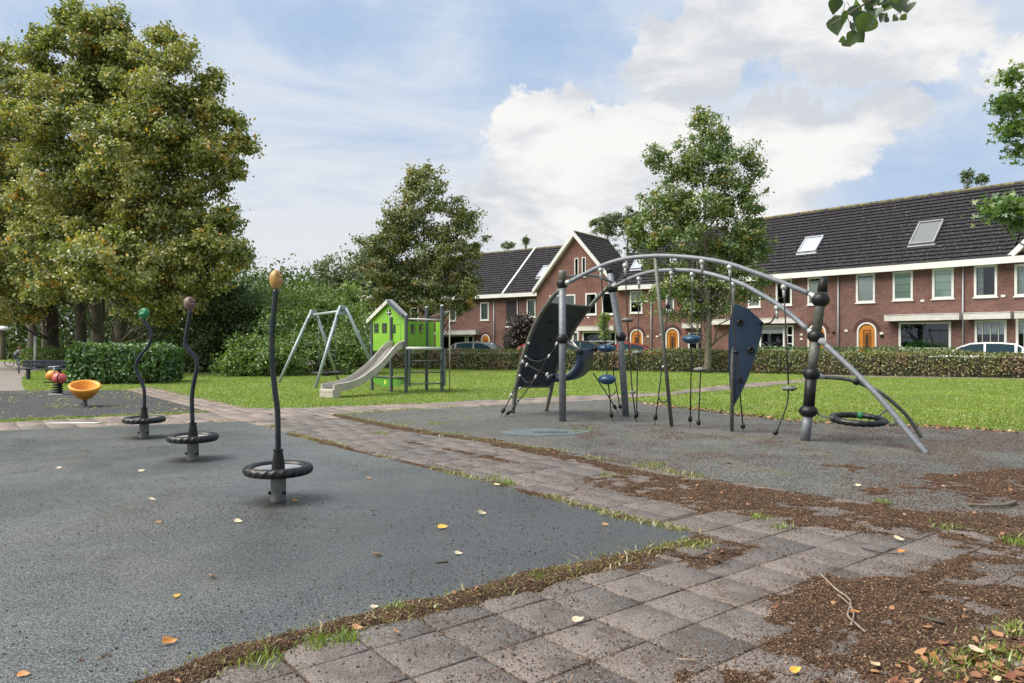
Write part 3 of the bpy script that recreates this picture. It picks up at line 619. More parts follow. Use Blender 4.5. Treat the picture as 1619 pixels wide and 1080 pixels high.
LV = [(914, 984, .070, 'cream', .3, .9, 'cream curled leaf on the foreground paving slab'), (625, 1002, .060, 'tan', 1.9, .9, 'tan curled leaf standing at the soil edge near the front slabs'), (592, 962, .050, 'cream', .6, .7, 'pale cream leaf at the edge of blue rubber above the grass tuft'),
      (280, 944, .050, 'yellow', 1.2, .5, 'small bright yellow leaf on the blue rubber near the front'), (334, 914, .062, 'tan', 2.5, .8, 'light brown curled leaf on blue rubber left of centre'), (268, 1018, .075, 'orange', .5, .8, 'orange leaf with long stalk on rubber at lower left'),
      (38, 1069, .055, 'orange', .2, .5, 'orange leaf in the bottom left corner'), (700, 836, .085, 'yellow', .1, .6, 'yellow brown leaf on rubber, the larger of the middle pair'), (762, 814, .080, 'cream', .5, .9, 'large cream leaf on the blue rubber right of the yellow one'),
      (725, 877, .058, 'cream', .2, .7, 'pale leaf on rubber below the large cream leaf'), (594, 879, .080, 'tan', 2.9, .7, 'thin tan leaf curled on the middle of the blue rubber'), (377, 826, .068, 'cream', .1, .6, 'cream leaf on rubber in front of the ochre capped spinner'),
      (241, 791, .062, 'cream', .3, .6, 'pale leaf on rubber left of the ochre capped spinner'), (251, 827, .05, 'tan', .9, .6, 'brown leaf left of the cream leaf on the blue rubber'), (467, 792, .052, 'yellow', .4, .4, 'small yellow leaf beside the foot of the nearest spinner'),
      (583, 757, .06, 'tan', .4, .5, 'small tan leaf on rubber near the footpath edge'), (224, 746, .075, 'cream', .7, .5, 'cream leaf on rubber left of the brown capped spinner'), (134, 712, .07, 'cream', 2.7, .5, 'pale leaf far left on the blue rubber'),
      (94, 741, .06, 'cream', .2, .5, 'pale leaf on blue rubber near the left edge'), (786, 768, .07, 'cream', .2, .6, 'cream leaf beside the weed tuft at the footpath'), (957, 831, .06, 'tan', .2, .6, 'tan leaf near the pointed tip of blue rubber'),
      (1421, 855, .075, 'cream', -.3, .9, 'curled cream leaf on paving right of the path'), (1425, 874, .062, 'orange', .2, .6, 'orange leaf just below the curled cream leaf'), (1535, 800, .06, 'orange', .3, .5, 'orange leaf beside the fallen stick on the right'),
      (1357, 769, .07, 'cream', .2, .5, 'cream leaf on grey rubber among reddish bark'), (1258, 1063, .060, 'yellow', .3, .8, 'yellow leaf at the bottom edge in the bark'), (1545, 1034, .09, 'cream', .1, .7, 'broad cream leaf on the dead leaf heap'), (1476, 1042, .07, 'orange', 1.0, .8, 'upright orange leaf left of the leaf heap'),
      (1352, 971, .06, 'orange', .2, .6, 'orange leaf in bark beside the pale twisted twig'), (565, 995, .06, 'tan', .3, .6, 'tan leaf lying in the soil strip beside weeds'), (1492, 770, .045, 'cream', .2, .5, 'small white leaf on grey rubber near right edge')]
for a_ in LV: fallen_leaf(*a_)
def stick(pts, r, mat, label, z=.03):
    mb = MB(); mb.tube([G(a, b_, z) for a, b_ in pts], r, 6, sub=3); return tag(mb.build('twig', mat, smooth=True), label, 'twig', 'twigs lying on the ground')
stick([(1295, 905), (1320, 930), (1345, 950), (1340, 972), (1352, 985), (1368, 999)], .006, M['twig'], 'pale twisted twig lying on bark', .04)
stick([(1325, 940), (1344, 957), (1350, 972), (1345, 988)], .0045, M['twig'], 'short pale twig crossing the twisted one', .045)
stick([(1530, 797), (1560, 799), (1590, 798), (1606, 793)], [.012, .012, .014, .017], M['bark'], 'thick grey stick lying on soil at the right', .045)
stick([(1050, 874), (1090, 880), (1130, 884), (1152, 892)], .006, M['bark_dark'], 'dark forked twig on the slab near the rubber tip', .035)
stick([(1362, 866), (1385, 872), (1420, 876)], .005, M['bark_dark'], 'thin dark twig on paving beside the orange leaf', .03)
stick([(1070, 1042), (1102, 1044)], .005, M['twig'], 'small straight twig on a front paving slab', .03)
stick([(1455, 975), (1475, 980), (1494, 984)], .010, M['bark_dark'], 'stubby dark stick among the bark at right', .04)
stick([(690, 889), (708, 888)], .006, M['bark_dark'], 'tiny black twig on the blue rubber', .03)

# ================================================================= HOUSES
class Facade:
    """upright wall plane seen in the photo between two plan points (left, right)"""
    def __init__(s, A, B):
        s.A = Vector(A[:2]); s.u = (Vector(B[:2]) - s.A).normalized(); s.n = Vector((-s.u.y, s.u.x)); s.ang = math.atan2(s.u.y, s.u.x)
    def uz(s, px, py, off=0.0):
        A = s.A + s.n * off; B = A + s.u; p = PL(px, py, A, B); q = Vector((p.x, p.y)) - s.A
        return q.dot(s.u), p.z
    def at(s, u, v=0.0): q = s.A + s.u * u + s.n * v; return (q.x, q.y, 0)
EAVE, RIDGE, BACK = 5.65, 10.1, 4.35
def wall_cells(mb, u0, u1, z0, z1, opens, y=0.0):
    us = sorted({u0, u1, *[a for o in opens for a in (o[0], o[1]) if u0 < a < u1]}); zs = sorted({z0, z1, *[a for o in opens for a in (o[2], o[3]) if z0 < a < z1]})
    for i in range(len(us) - 1):
        for j in range(len(zs) - 1):
            cu, cz = (us[i] + us[i + 1]) / 2, (zs[j] + zs[j + 1]) / 2
            if any(o[0] < cu < o[1] and o[2] < cz < o[3] for o in opens): continue
            mb.quad((us[i], y, zs[j]), (us[i + 1], y, zs[j]), (us[i + 1], y, zs[j + 1]), (us[i], y, zs[j + 1]))
    for o in opens:      # reveals
        a, b_, c, d = o[:4]; dp = .16
        if len(o) > 4 and o[4] == 'arch': continue
        mb.quad((a, y, c), (a, y, d), (a, y + dp, d), (a, y + dp, c)); mb.quad((b_, y, d), (b_, y, c), (b_, y + dp, c), (b_, y + dp, d))
        mb.quad((a, y, d), (b_, y, d), (b_, y + dp, d), (a, y + dp, d)); mb.quad((b_, y, c), (a, y, c), (a, y + dp, c), (b_, y + dp, c))
def arch_infill(mb, a, b_, zs, zt, y=0.0, n=14, dp=.16):
    """brick round an arched opening: spring height zs, crown zt (box opening was cut up to zt)"""
    cx, rx, rz = (a + b_) / 2, (b_ - a) / 2, zt - zs
    pts = [(cx - rx * math.cos(math.pi * i / n), zs + rz * math.sin(math.pi * i / n)) for i in range(n + 1)]
    for i in range(n):
        p, q = pts[i], pts[i + 1]
        mb.quad((p[0], y, p[1]), (q[0], y, q[1]), (q[0], y, zt), (p[0], y, zt)); mb.quad((p[0], y, p[1]), (p[0], y + dp, p[1]), (q[0], y + dp, q[1]), (q[0], y, q[1]))
    mb.quad((a, y, -.5), (a, y, zs), (a, y + dp, zs), (a, y + dp, -.5)); mb.quad((b_, y, zs), (b_, y, -.5), (b_, y + dp, -.5), (b_, y + dp, zs))
def ring(mb, a, b_, c, d, wd, y0, y1, bars=()):
    mb.box(a, b_, y0, y1, c, c + wd); mb.box(a, b_, y0, y1, d - wd, d); mb.box(a, a + wd, y0, y1, c + wd, d - wd); mb.box(b_ - wd, b_, y0, y1, c + wd, d - wd)
    for kind, f, w_ in bars:
        if kind == 'v': x = a + (b_ - a) * f; mb.box(x - w_ / 2, x + w_ / 2, y0, y1 - .002, c + wd, d - wd)
        else: z = c + (d - c) * f; mb.box(a + wd, b_ - wd, y0, y1 - .002, z - w_ / 2, z + w_ / 2)
def window(root, o, style):
    a, b_, c, d = o[:4]; mb = MB(); wd = .11 if style != 'slit' else .07
    bars = {'split': [('h', .52, .05)], 'shop': [], 'side': [('h', .62, .07), ('h', .3, .05)], 'slit': [], 'grid': [], 'shopgrid': [('v', .25, .02), ('v', .5, .02), ('v', .75, .02)], 'shopbar': [('h', .52, .05)]}.get(style, [])
    ring(mb, a + .004, b_ - .004, c + .004, d - .004, wd, -.035, .06, bars); mb.box(a - .05, b_ + .05, -.07, .02, c - .05, c + .002)
    w_ = mb.build('window', M['white'], root, bevel=0)
    g = MB(); g.quad((a + wd, .035, c + wd), (b_ - wd, .035, c + wd), (b_ - wd, .035, d - wd), (a + wd, .035, d - wd)); g.build('pane', M['glass'], w_)
    ins = (a + wd + .01, b_ - wd - .01, c + wd, d - wd)
    if style in ('blind', 'grid', 'split', 'shopgrid', 'lowblind', 'curtain', 'halfcurtain', 'shopblind'):
        q = MB(); lo = {'blind': .0, 'grid': .0, 'split': .45, 'shopgrid': .52, 'lowblind': .02, 'shopblind': .68}.get(style, 0)
        if style in ('curtain', 'halfcurtain'):
            n = 26; frac = 1 if style == 'curtain' else .34; x0 = ins[0]; x1 = ins[0] + (ins[1] - ins[0]) * frac
            for i in range(n): 
                ua = x0 + (x1 - x0) * i / n; ub = x0 + (x1 - x0) * (i + 1) / n; ya = .12 + .02 * math.sin(i * 1.7); yb = .12 + .02 * math.sin((i + 1) * 1.7)
                q.quad((ua, ya, ins[2]), (ub, yb, ins[2]), (ub, yb, ins[3]), (ua, ya, ins[3]))
            q.build('curtain', M['curtain'], w_)
        else:
            z0 = ins[2] + (ins[3] - ins[2]) * lo; top = ins[3] - (.10 if style in ('blind', 'lowblind') else 0)
            q.quad((ins[0], .062, z0), (ins[1], .062, z0), (ins[1], .062, top), (ins[0], .062, top)); q.build('blind', M['blind_grid'] if style == 'grid' else M['blind'] if style != 'shopgrid' else M['curtain'], w_)
    if style == 'plants':
        pl = MB()
        for i in range(9): pl.ball((ins[0] + (ins[1] - ins[0]) * (.1 + .5 * i / 9), .3, ins[2] + .1 + .10 * (i % 3)), .14 + .05 * (i % 2), 7, 5)
        pl.build('houseplant', M['plant_green'], w_)
    return w_
def arched_door(root, a, b_, zt, base=-.3):
    r_ = (b_ - a) / 2; zs = zt - r_; cx = (a + b_) / 2; n = 16
    fr = MB()
    def arc(rad, y): return [(cx - rad * math.cos(math.pi * i / n), y, zs + rad * math.sin(math.pi * i / n)) for i in range(n + 1)]
    w_ = .085
    for y0, y1 in ((-.03, .05),):
        o1, i1 = arc(r_ - .003, y0), arc(r_ - w_, y0); o2, i2 = arc(r_ - .003, y1), arc(r_ - w_, y1)
        for i in range(n): fr.quad(i1[i], i1[i + 1], o1[i + 1], o1[i]); fr.quad(i1[i + 1], i1[i], i2[i], i2[i + 1]); fr.quad(o1[i], o1[i + 1], o2[i + 1], o2[i])
        fr.box(a + .003, a + w_, y0, y1, base, zs); fr.box(b_ - w_, b_ - .003, y0, y1, base, zs)
    d = MB(); pts = arc(r_ - w_, .03); d.add([(a + w_, .03, base)] + pts + [(b_ - w_, .03, base)], [tuple(range(n + 3))[::-1]])
    do = d.build('door', M['wood_door'], root); fr.build('door_frame', M['white'], do)
    p = MB(); hw = r_ * .42; zt2 = zs + .12; ring(p, cx - hw, cx + hw, .12, zt2, .05, .005, .028); ring(p, cx - hw * .62, cx + hw * .62, .45, zt2 - .16, .04, .0, .027); p.build('door_panel', M['wood_dark'], do)
    g = MB(); g.box(cx - hw * .28, cx + hw * .28, .012, .026, .55, zt2 - .26); g.build('door_glass', M['interior'], do)
    h_ = MB(); h_.box(b_ - w_ - .14, b_ - w_ - .09, -.03, .02, .95, 1.12); h_.build('handle', M['white'], do); h_ = MB(); h_.box(cx - .13, cx + .13, .0, .02, .72, .79); h_.build('letter_slot', M['white'], do)
    ar = MB(); n2 = 18      # soldier course round the arch
    for rad0, rad1 in ((r_ + .003, r_ + .22),):
        A1 = [(cx - rad0 * math.cos(math.pi * i / n2), -.012, zs + rad0 * math.sin(math.pi * i / n2)) for i in range(n2 + 1)]; B1 = [(cx - rad1 * math.cos(math.pi * i / n2), -.012, zs + rad1 * math.sin(math.pi * i / n2)) for i in range(n2 + 1)]
        for i in range(n2): ar.quad(A1[i], A1[i + 1], B1[i + 1], B1[i])
    ar.build('brick_arch', M['brick_dark'], root)
M['brick_dark'] = mottled('dark_soldier_bricks', (.085, .035, .032), (.06, .026, .025), 11, .85, 0, .2)
def roof_slope(mb, u0, u1, y0, z0, y1, z1, courses=20, step=.075, M4=None):
    """stepped tile courses climbing from the eave (y0,z0) to the ridge (y1,z1)"""
    dy, dz = (y1 - y0) / courses, (z1 - z0) / courses; L = math.hypot(dy, dz); ny, nz = -dz / L * (1 if y1 > y0 else 1), dy / L
    if nz < 0: ny, nz = -ny, -nz
    for i in range(courses):
        a = (y0 + dy * i + ny * step, z0 + dz * i + nz * step); b_ = (y0 + dy * (i + 1), z0 + dz * (i + 1)); lo = (y0 + dy * i, z0 + dz * i)
        q = [[(u0, *lo), (u1, *lo), (u1, *a), (u0, *a)], [(u0, *a), (u1, *a), (u1, *b_), (u0, *b_)]]
        for f in q:
            f = [Vector(v) for v in f]
            if M4 is not None: f = [M4 @ v for v in f]
            mb.quad(*f)
def fit(f, px0, py0, px1, py1, off=0.0, shift=0.0):
    """opening box from two photo corners on the wall plane"""
    u0, za = f.uz(px0, (py0 + py1) / 2, off); u1, _ = f.uz(px1, (py0 + py1) / 2, off); pm = (px0 + px1) / 2
    _, zt = f.uz(pm, py0, off); _, zb = f.uz(pm, py1, off); return [u0 - shift, u1 - shift, zb, zt]
def house(name, f, u0, u1, label, wins=(), doors=(), canopies=(), pipes=(), skylights=(), gap=None, brick='brick', roof=True, depth=9.0, plates=(), ends=(1, 1), group='brick terrace houses behind the hedge'):
    W = u1 - u0; root = empty(name, f.at(u0), label, 'house', f.ang, group); sh = u0
    opens = []; ws = []
    for st, box in wins:
        o = fit(f, *box, shift=sh); o[0] = max(o[0], .02); o[1] = min(o[1], W - .02); opens.append(tuple(o)); ws.append((st, o))
    ds = []
    for box in doors:
        o = fit(f, *box, shift=sh); o[2] = -.5; r_ = (o[1] - o[0]) / 2; opens.append((o[0], o[1], -.5, o[3], 'arch')); ds.append(o)
    wl = MB(); wall_cells(wl, 0, W, -.5, EAVE - .05, opens)
    for o in ds: arch_infill(wl, o[0], o[1], o[3] - (o[1] - o[0]) / 2, o[3])
    bk = MB(); bk.quad((0, depth, -.5), (0, depth, EAVE), (W, depth, EAVE), (W, depth, -.5)); bk.build('back_wall', M[brick], root); sw = MB()
    for e, x in ((ends[0], .0), (ends[1], W)):
        if e:
            s_ = .002 if x == 0 else -.002
            sw = MB(); sw.add([(x + s_, 0, -.5), (x + s_, depth, -.5), (x + s_, depth, EAVE), (x + s_, BACK, RIDGE - .12), (x + s_, 0, EAVE - .05)], [(0, 1, 2, 3, 4)]); sw.build('side_wall', M[brick], root)
    wl.build('wall', M[brick], root)
    rm = MB(); rm.quad((.05, .55, -.4), (W - .05, .55, -.4), (W - .05, .55, EAVE - .1), (.05, .55, EAVE - .1)); rm.quad((.05, .3, 2.9), (W - .05, .3, 2.9), (W - .05, .56, 2.9), (.05, .56, 2.9)); rm.build('room', M['interior'], root)
    for st, o in ws: window(root, o, st)
    for o in ds: arched_door(root, o[0], o[1], o[3])
    if roof:
        rf = MB(); roof_slope(rf, .0, W, -.42, EAVE - .02, BACK, RIDGE); rf.quad((0, BACK, RIDGE), (W, BACK, RIDGE), (W, depth + .4, EAVE - .1), (0, depth + .4, EAVE - .1)); ro = rf.build('roof', M['roof'], root)
        rg = MB(); n = int(W / .38)
        for i in range(n):
            a = W * i / n; b_ = W * (i + 1) / n + .03; rg.lathe([(.115, 0), (.13, b_ - a)], (a, BACK, RIDGE - .015), 8, (1, 0, 0))
        rg.build('ridge', M['ridge'], ro)
        ft = MB(); ft.box(.0, W, -.52, -.30, EAVE - .30, EAVE + .02); ft.quad((0, -.30, EAVE - .26), (0, .0, EAVE - .26), (W, .0, EAVE - .26), (W, -.30, EAVE - .26)); ft.build('gutter', M['white'], root)
    for box in canopies:
        a, z1 = f.uz(box[0], box[1], -.55); b_, _ = f.uz(box[2], box[1], -.55); _, z0 = f.uz(box[0], box[3], -.55)
        if f is FR: z0, z1 = 2.62, 2.93
        c = MB(); c.box(a - sh, min(b_ - sh, W - .003), -.55, -.003, z0, z1); c.box(a - sh - .02, min(b_ - sh, W - .003), -.57, -.003, z1 + .002, z1 + .035); c.build('canopy', M['white_dirty'], root)
    for px, py0, py1 in pipes:
        a, z1 = f.uz(px, py0, -.06); _, z0 = f.uz(px, py1, -.06); c = MB(); c.tube([(a - sh, -.07, min(z1, EAVE - .3)), (a - sh, -.07, -.3)], .04, 8)
        for z in (1.0, 3.0, 4.8): c.tube([(a - sh, -.07, z), (a - sh, -.07, z + .04)], .05, 8)
        c.build('downpipe', M['zinc'], root, True)
    for px0, py0, px1, py1, kind in skylights:
        # on the roof slope: find slope point for the photo corners
        def on_roof(px, py):
            best = None
            for i in range(200):
                v = -.42 + (BACK + .42) * i / 200; z = EAVE + (RIDGE - EAVE) * (v + .42) / (BACK + .42); u, zz = f.uz(px, py, v)
                if best is None or abs(zz - z) < best[0]: best = (abs(zz - z), u - sh, v, z)
            return best[1:]
        a = on_roof((px0 + px1) / 2, py0); b_ = on_roof((px0 + px1) / 2, py1); l_ = on_roof(px0, (py0 + py1) / 2); r_ = on_roof(px1, (py0 + py1) / 2)
        wd = (r_[0] - l_[0]) / 2 * .74; cu = (l_[0] + r_[0]) / 2; mid = Vector((cu, (a[1] + b_[1]) / 2, (a[2] + b_[2]) / 2)); hl = math.hypot(a[1] - b_[1], a[2] - b_[2]) / 2 * .92; th = math.atan2(RIDGE - EAVE, BACK + .42)
        M4 = Matrix.Translation(mid) @ Matrix.Rotation(th, 4, 'X'); fr = MB(); t0, t1 = .04, .17
        fr.box(-wd, wd, -hl, -hl + .09, t0, t1, M4); fr.box(-wd, wd, hl - .09, hl, t0, t1 + .03, M4); fr.box(-wd, -wd + .09, -hl + .09, hl - .09, t0, t1, M4); fr.box(wd - .09, wd, -hl + .09, hl - .09, t0, t1, M4)
        fr.box(-wd - .06, wd + .06, -hl - .16, -hl, t0, t0 + .02, M4)
        so_ = fr.build('skylight', M['zinc'] if kind != 'dark' else M['roof_grey'], root); g = MB(); g.box(-wd + .09, wd - .09, -hl + .09, hl - .09, t0, t1 - .04, M4); g.build('pane', M['skylight'] if kind != 'dark' else M['sky_dark'], so_)
    for px, py, mt in plates:
        a, z = f.uz(px, py, -.02); c = MB(); c.box(a - sh - .09, a - sh + .09, -.04, -.003, z - .06, z + .06); c.build('house_plate' if mt == 'white' else 'wall_lamp', M[mt], root)
    return root
M['sky_dark'] = bsdf('dark_skylight', (.16, .17, .17), .25)[0]  # darker pane colour for the large skylight
# ---- right-hand row
_g0, _g1 = Vector((15.9, 45.6)), Vector((24.8, 35.2)); _u = (_g1 - _g0).normalized(); _n = Vector((-_u.y, _u.x)); FR = Facade(_g0 + _n * .45, _g1 + _n * .45)
uR = lambda px: FR.uz(px, 500)[0]
u_a, u_b, u_c, u_d = uR(1108), uR(1324.5), uR(1522.5), uR(1603)
house('terrace_house', FR, u_a, u_b, 'brick house whose arched door is hidden by the leaning black-balled climbing post',
      wins=[('blind', (1183, 447, 1203, 486)), ('dark', (1226.7, 441, 1252.4, 483)), ('blind', (1277, 438, 1304, 482)), ('shopblind', (1201, 514, 1241, 553)), ('side', (1242.6, 514, 1255.5, 556)), ('dark', (1120, 452, 1140, 490))],
      doors=[(1277, 512, 1306.5, 560)], canopies=[(1120, 507, 1258, 518)], pipes=[(1325.3, 437, 555)], skylights=[(1264, 377, 1301, 401, 'clear')], plates=[(1267, 529, 'white'), (1267, 536, 'white'), (1318, 526, 'black')], ends=(1, 0))
house('terrace_house', FR, u_b, u_c, 'brick house with arched wooden door, two panelled blinds upstairs and green plants in the window',
      wins=[('blind', (1353.5, 433, 1383.8, 478.7)), ('grid', (1411.6, 429, 1443.7, 475)), ('grid', (1474, 423.4, 1508.4, 472.6)), ('plants', (1421, 509, 1504, 553))], doors=[(1355, 509.5, 1386, 560)],
      canopies=[(1397.8, 498, 1560, 508)], pipes=[(1522.6, 421, 555)], skylights=[(1440, 352, 1491.6, 388.5, 'dark')], plates=[(1394, 527, 'white'), (1394.5, 531.5, 'black'), (1338, 523, 'white'), (1458.5, 475.5, 'white')], ends=(0, 0))
house('terrace_house', FR, u_c, u_d, 'brick house at the right behind the white car, with a draped curtain upstairs',
      wins=[('halfcurtain', (1540, 419, 1577, 470)), ('shopgrid', (1541, 506, 1592, 553))], canopies=[(1523.2, 494.6, 1680, 504)], plates=[(1586, 468, 'white')], ends=(0, 0))
# cross-gabled house at the frame's right edge
def gable_house(name, f, u0, u1, label, wins=(), doors=(), canopies=(), depth=9, brick='brick_red', apex=RIDGE, slits=(), plates=()):
    W = u1 - u0; root = house(name, f, u0, u1, label, wins, doors, canopies, roof=False, ends=(0, 0), brick=brick, plates=plates)
    mid = W / 2; wl = MB(); opens = []
    base = EAVE - .05; so_ = [fit(f, *b_, shift=u0) for b_ in slits]
    # triangular gable in vertical strips, leaving the slit openings
    us = sorted({0, mid, W, *[v for o in so_ for v in (o[0], o[1])]}); zt = lambda u: base + (apex - .15 - base) * (1 - abs(u - mid) / mid)
    for i in range(len(us) - 1):
        a, b_ = us[i], us[i + 1]; cu = (a + b_) / 2; o = next((o for o in so_ if o[0] < cu < o[1]), None)
        if o: wl.quad((a, 0, base), (b_, 0, base), (b_, 0, o[2]), (a, 0, o[2])); wl.quad((a, 0, o[3]), (b_, 0, o[3]), (b_, 0, zt(b_)), (a, 0, zt(a)))
        else: wl.quad((a, 0, base), (b_, 0, base), (b_, 0, zt(b_)), (a, 0, zt(a)))
    wl.build('gable', M[brick], root)
    rm = MB(); rm.quad((mid - 1.2, .4, base), (mid + 1.2, .4, base), (mid + 1.2, .4, apex - 1.5), (mid - 1.2, .4, apex - 1.5)); rm.build('attic_room', M['interior'], root)
    for o in so_: window(root, o, 'slit')
    rf = MB(); ov = .25
    for sgn in (-1, 1):
        # courses run along the depth; climb from eave to ridge across u
        eu = mid + sgn * (mid + ov * .6); n = 17
        for i in range(n):
            f0, f1 = i / n, (i + 1) / n; ua = eu + (mid - eu) * f0; ub = eu + (mid - eu) * f1; za = base - .1 + (apex - base + .1) * f0; zb = base - .1 + (apex - base + .1) * f1
            y0, y1 = -ov, depth * .62; st = .035; lift = Vector((sgn * .7, 0, .7)) * st
            A, B, C_, D = Vector((ua, y0, za)) + lift, Vector((ua, y1, za)) + lift, Vector((ub, y1, zb)), Vector((ub, y0, zb)); rf.quad(A, B, C_, D); rf.quad(Vector((ua, y0, za)), Vector((ua, y1, za)), B, A)
    ro = rf.build('roof', M['roof_side'], root)
    rg = MB()
    for i in range(15): rg.lathe([(.115, 0), (.13, .40)], (mid, -ov + .38 * i, apex - .01), 8, (0, 1, 0))
    rg.build('ridge', M['ridge'], ro)
    for sgn in (-1, 1):
        bb = MB(); e = mid + sgn * (mid + ov * .9); th = .30
        poly = [(e, base - .22), (e, base + .12), (mid, apex + .06), (mid, apex - .34)]
        vs = [(u, y, z) for y in (-ov - .10, -ov + .02) for u, z in poly]; bb.add(vs, [(0, 1, 2, 3), (7, 6, 5, 4), (0, 4, 5, 1), (1, 5, 6, 2), (2, 6, 7, 3), (3, 7, 4, 0)])
        vs = [(u, y, z - .2) for y in (-ov + .02, 0) for u, z in ((e, base - .02), (mid, apex - .16))]; bb.quad(vs[0], vs[1], vs[3], vs[2]); bb.build('bargeboard', M['white'], root)
    return root
def roof_side():
    m_, t_, b = bsdf('dark_roof_tile_cross', (.03, .03, .035), .8, 0, .15); co = obj_co(t_); s_ = t_.node('ShaderNodeSeparateXYZ', {0: co})
    x = t_.mix(t_.noise(co, 2.5, 4, .7), (.026, .022, .024), (.062, .055, .058)); fx = t_.m('FRACT', t_.m('DIVIDE', s_.outputs[1], .27)); x = t_.mix(t_.m('MULTIPLY', t_.ramp(t_.m('ABSOLUTE', t_.m('SUBTRACT', fx, .5)), .36, .48), .6), x, (.008, .008, .009))
    x = t_.mix(t_.m('MULTIPLY', t_.ramp(t_.noise(co, 9, 4, .85), .585, .65), .7), x, (.3, .3, .28)); t_.set(b.inputs['Base Color'], x); return m_
M['roof_side'] = roof_side()
gr = gable_house('gabled_house', FR, u_d, u_d + 8.2, 'brick house with white gable board cut by the right edge of the photo', wins=[('curtain', (1604, 416.7, 1650, 468)), ('shopgrid', (1606, 504, 1660, 553))], canopies=[(1603.5, 490, 1700, 501)], brick='brick')
gt = MB(); W_ = 8.2; gt.box(.0, W_, -.54, -.302, EAVE - .30, EAVE + .02); gt.build('gutter', M['white'], gr)
rf = MB(); roof_slope(rf, -.002, W_, -.10, EAVE + .1, BACK, RIDGE); rf.build('main_roof', M['roof'], gr)
# ---- middle row (gabled house and two doors)
FM = Facade((1.99, 59.3), (13.4, 51.3))
uM = lambda px: FM.uz(px, 480)[0]
u0, u1, u2, u3 = uM(848.5), uM(975), uM(1049), uM(1118)
gable_house('gabled_house', FM, u0, u1, 'orange-red brick house with tall white-edged gable and two slit windows',
            wins=[('split', (869, 466, 910, 500)), ('halfcurtain', (925.7, 463.3, 943.5, 498)), ('dark', (952, 462, 973, 497.5)), ('shopbar', (921, 524, 975, 556)), ('curtain', (905, 524, 915, 556))],
            canopies=[(911, 516.3, 987, 523.2)], slits=[(908.3, 408, 915, 437), (920, 406.5, 926.5, 438)], plates=[(930, 502, 'white')])
house('terrace_house', FM, u1, u2, 'brick house right of the tall gable, arched door seen between the climbing ropes',
      wins=[('split', (996, 460, 1015.8, 495.4))], doors=[(996.5, 520.5, 1016.8, 556)], pipes=[(1029.5, 459, 556)], skylights=[(999, 411, 1020, 427, 'clear')], plates=[(989.5, 535, 'white'), (1024.5, 532, 'white'), (1039, 532, 'white')], ends=(0, 0), brick='brick_red')
house('terrace_house', FM, u2, u3, 'brick house mostly behind the taller street tree, arched door beside the thin climbing post',
      wins=[('blind', (1053, 457, 1066, 493)), ('blind', (1084, 457, 1100, 493)), ('dark', (1088, 525, 1118, 556))], doors=[(1052.5, 518.5, 1074, 556)], canopies=[(1078, 512, 1120, 519)], skylights=[(1056, 409, 1072, 425, 'clear')], ends=(0, 1), brick='brick_red')
# ---- left row
FL = Facade((-15.76, 76), (2.08, 62.0))
uL = lambda px: FL.uz(px, 500)[0]
v0, v1, v2 = uL(571), uL(799.5), uL(850)
hl = house('terrace_house', FL, v0, v1, 'long dark-roofed house behind the playhouse and rounded tree',
      wins=[('blind', (711, 480, 721.5, 508)), ('curtain', (759.5, 478, 773, 506.7)), ('dark', (650, 486, 662, 512)), ('dark', (690, 530, 737, 560)), ('side', (739, 530, 749, 560)), ('dark', (578, 534, 587, 560))],
      doors=[(761, 528.5, 774.5, 560)], canopies=[(682, 523, 752, 529.5), (571.5, 528, 590, 533)], pipes=[(781, 475, 556)], plates=[(755, 540, 'white')], ends=(1, 1))
W_ = v1 - v0; bb = MB(); bb.add([(W_ + d_, y, z) for d_ in (-.05, .12) for y, z in ((-.5, EAVE - .25), (-.5, EAVE + .12), (BACK, RIDGE + .15), (BACK, RIDGE - .25))], [(0, 1, 2, 3), (7, 6, 5, 4), (0, 4, 5, 1), (1, 5, 6, 2), (2, 6, 7, 3), (3, 7, 4, 0)]); bb.build('bargeboard', M['white'], hl)
h2 = house('terrace_house', FL, v1 + .02, v2 + 1.5, 'set-back brick house part left of the tall gable with arched passage and dark loggia',
      wins=[('curtain', (833, 473, 847, 502))], doors=[], pipes=[(818.5, 473, 540)], skylights=[(853, 422, 866, 440, 'clear')], ends=(0, 0))
def _rec():
    a = fit(FL, 788.5, 474, 815.5, 516, 0, v1); b_ = fit(FL, 796, 526, 810, 560, 0, v1); mb = MB()
    a[0] = .05
    mb.box(a[0], a[1], -.02, .0, a[2], a[3] - .15); mb.build('loggia', M['interior'], h2)  # flat dark panel stands in for the shade inside the loggia
    c = MB(); n = 12; r_ = (b_[1] - b_[0]) / 2; cx = (b_[0] + b_[1]) / 2; zs = b_[3] - r_
    c.add([(b_[0], -.015, -.4)] + [(cx - r_ * math.cos(math.pi * i / n), -.015, zs + r_ * math.sin(math.pi * i / n)) for i in range(n + 1)] + [(b_[1], -.015, -.4)], [tuple(range(n + 3))]); c.build('passage', M['interior'], h2)  # near-black sheet paints the shade of the arched passage on the wall
    s_ = MB(); s_.box(a[0] - .02, a[1] + .1, -.12, -.0, a[2] - .1, a[2]); s_.build('sill', M['white'], h2)
_rec()

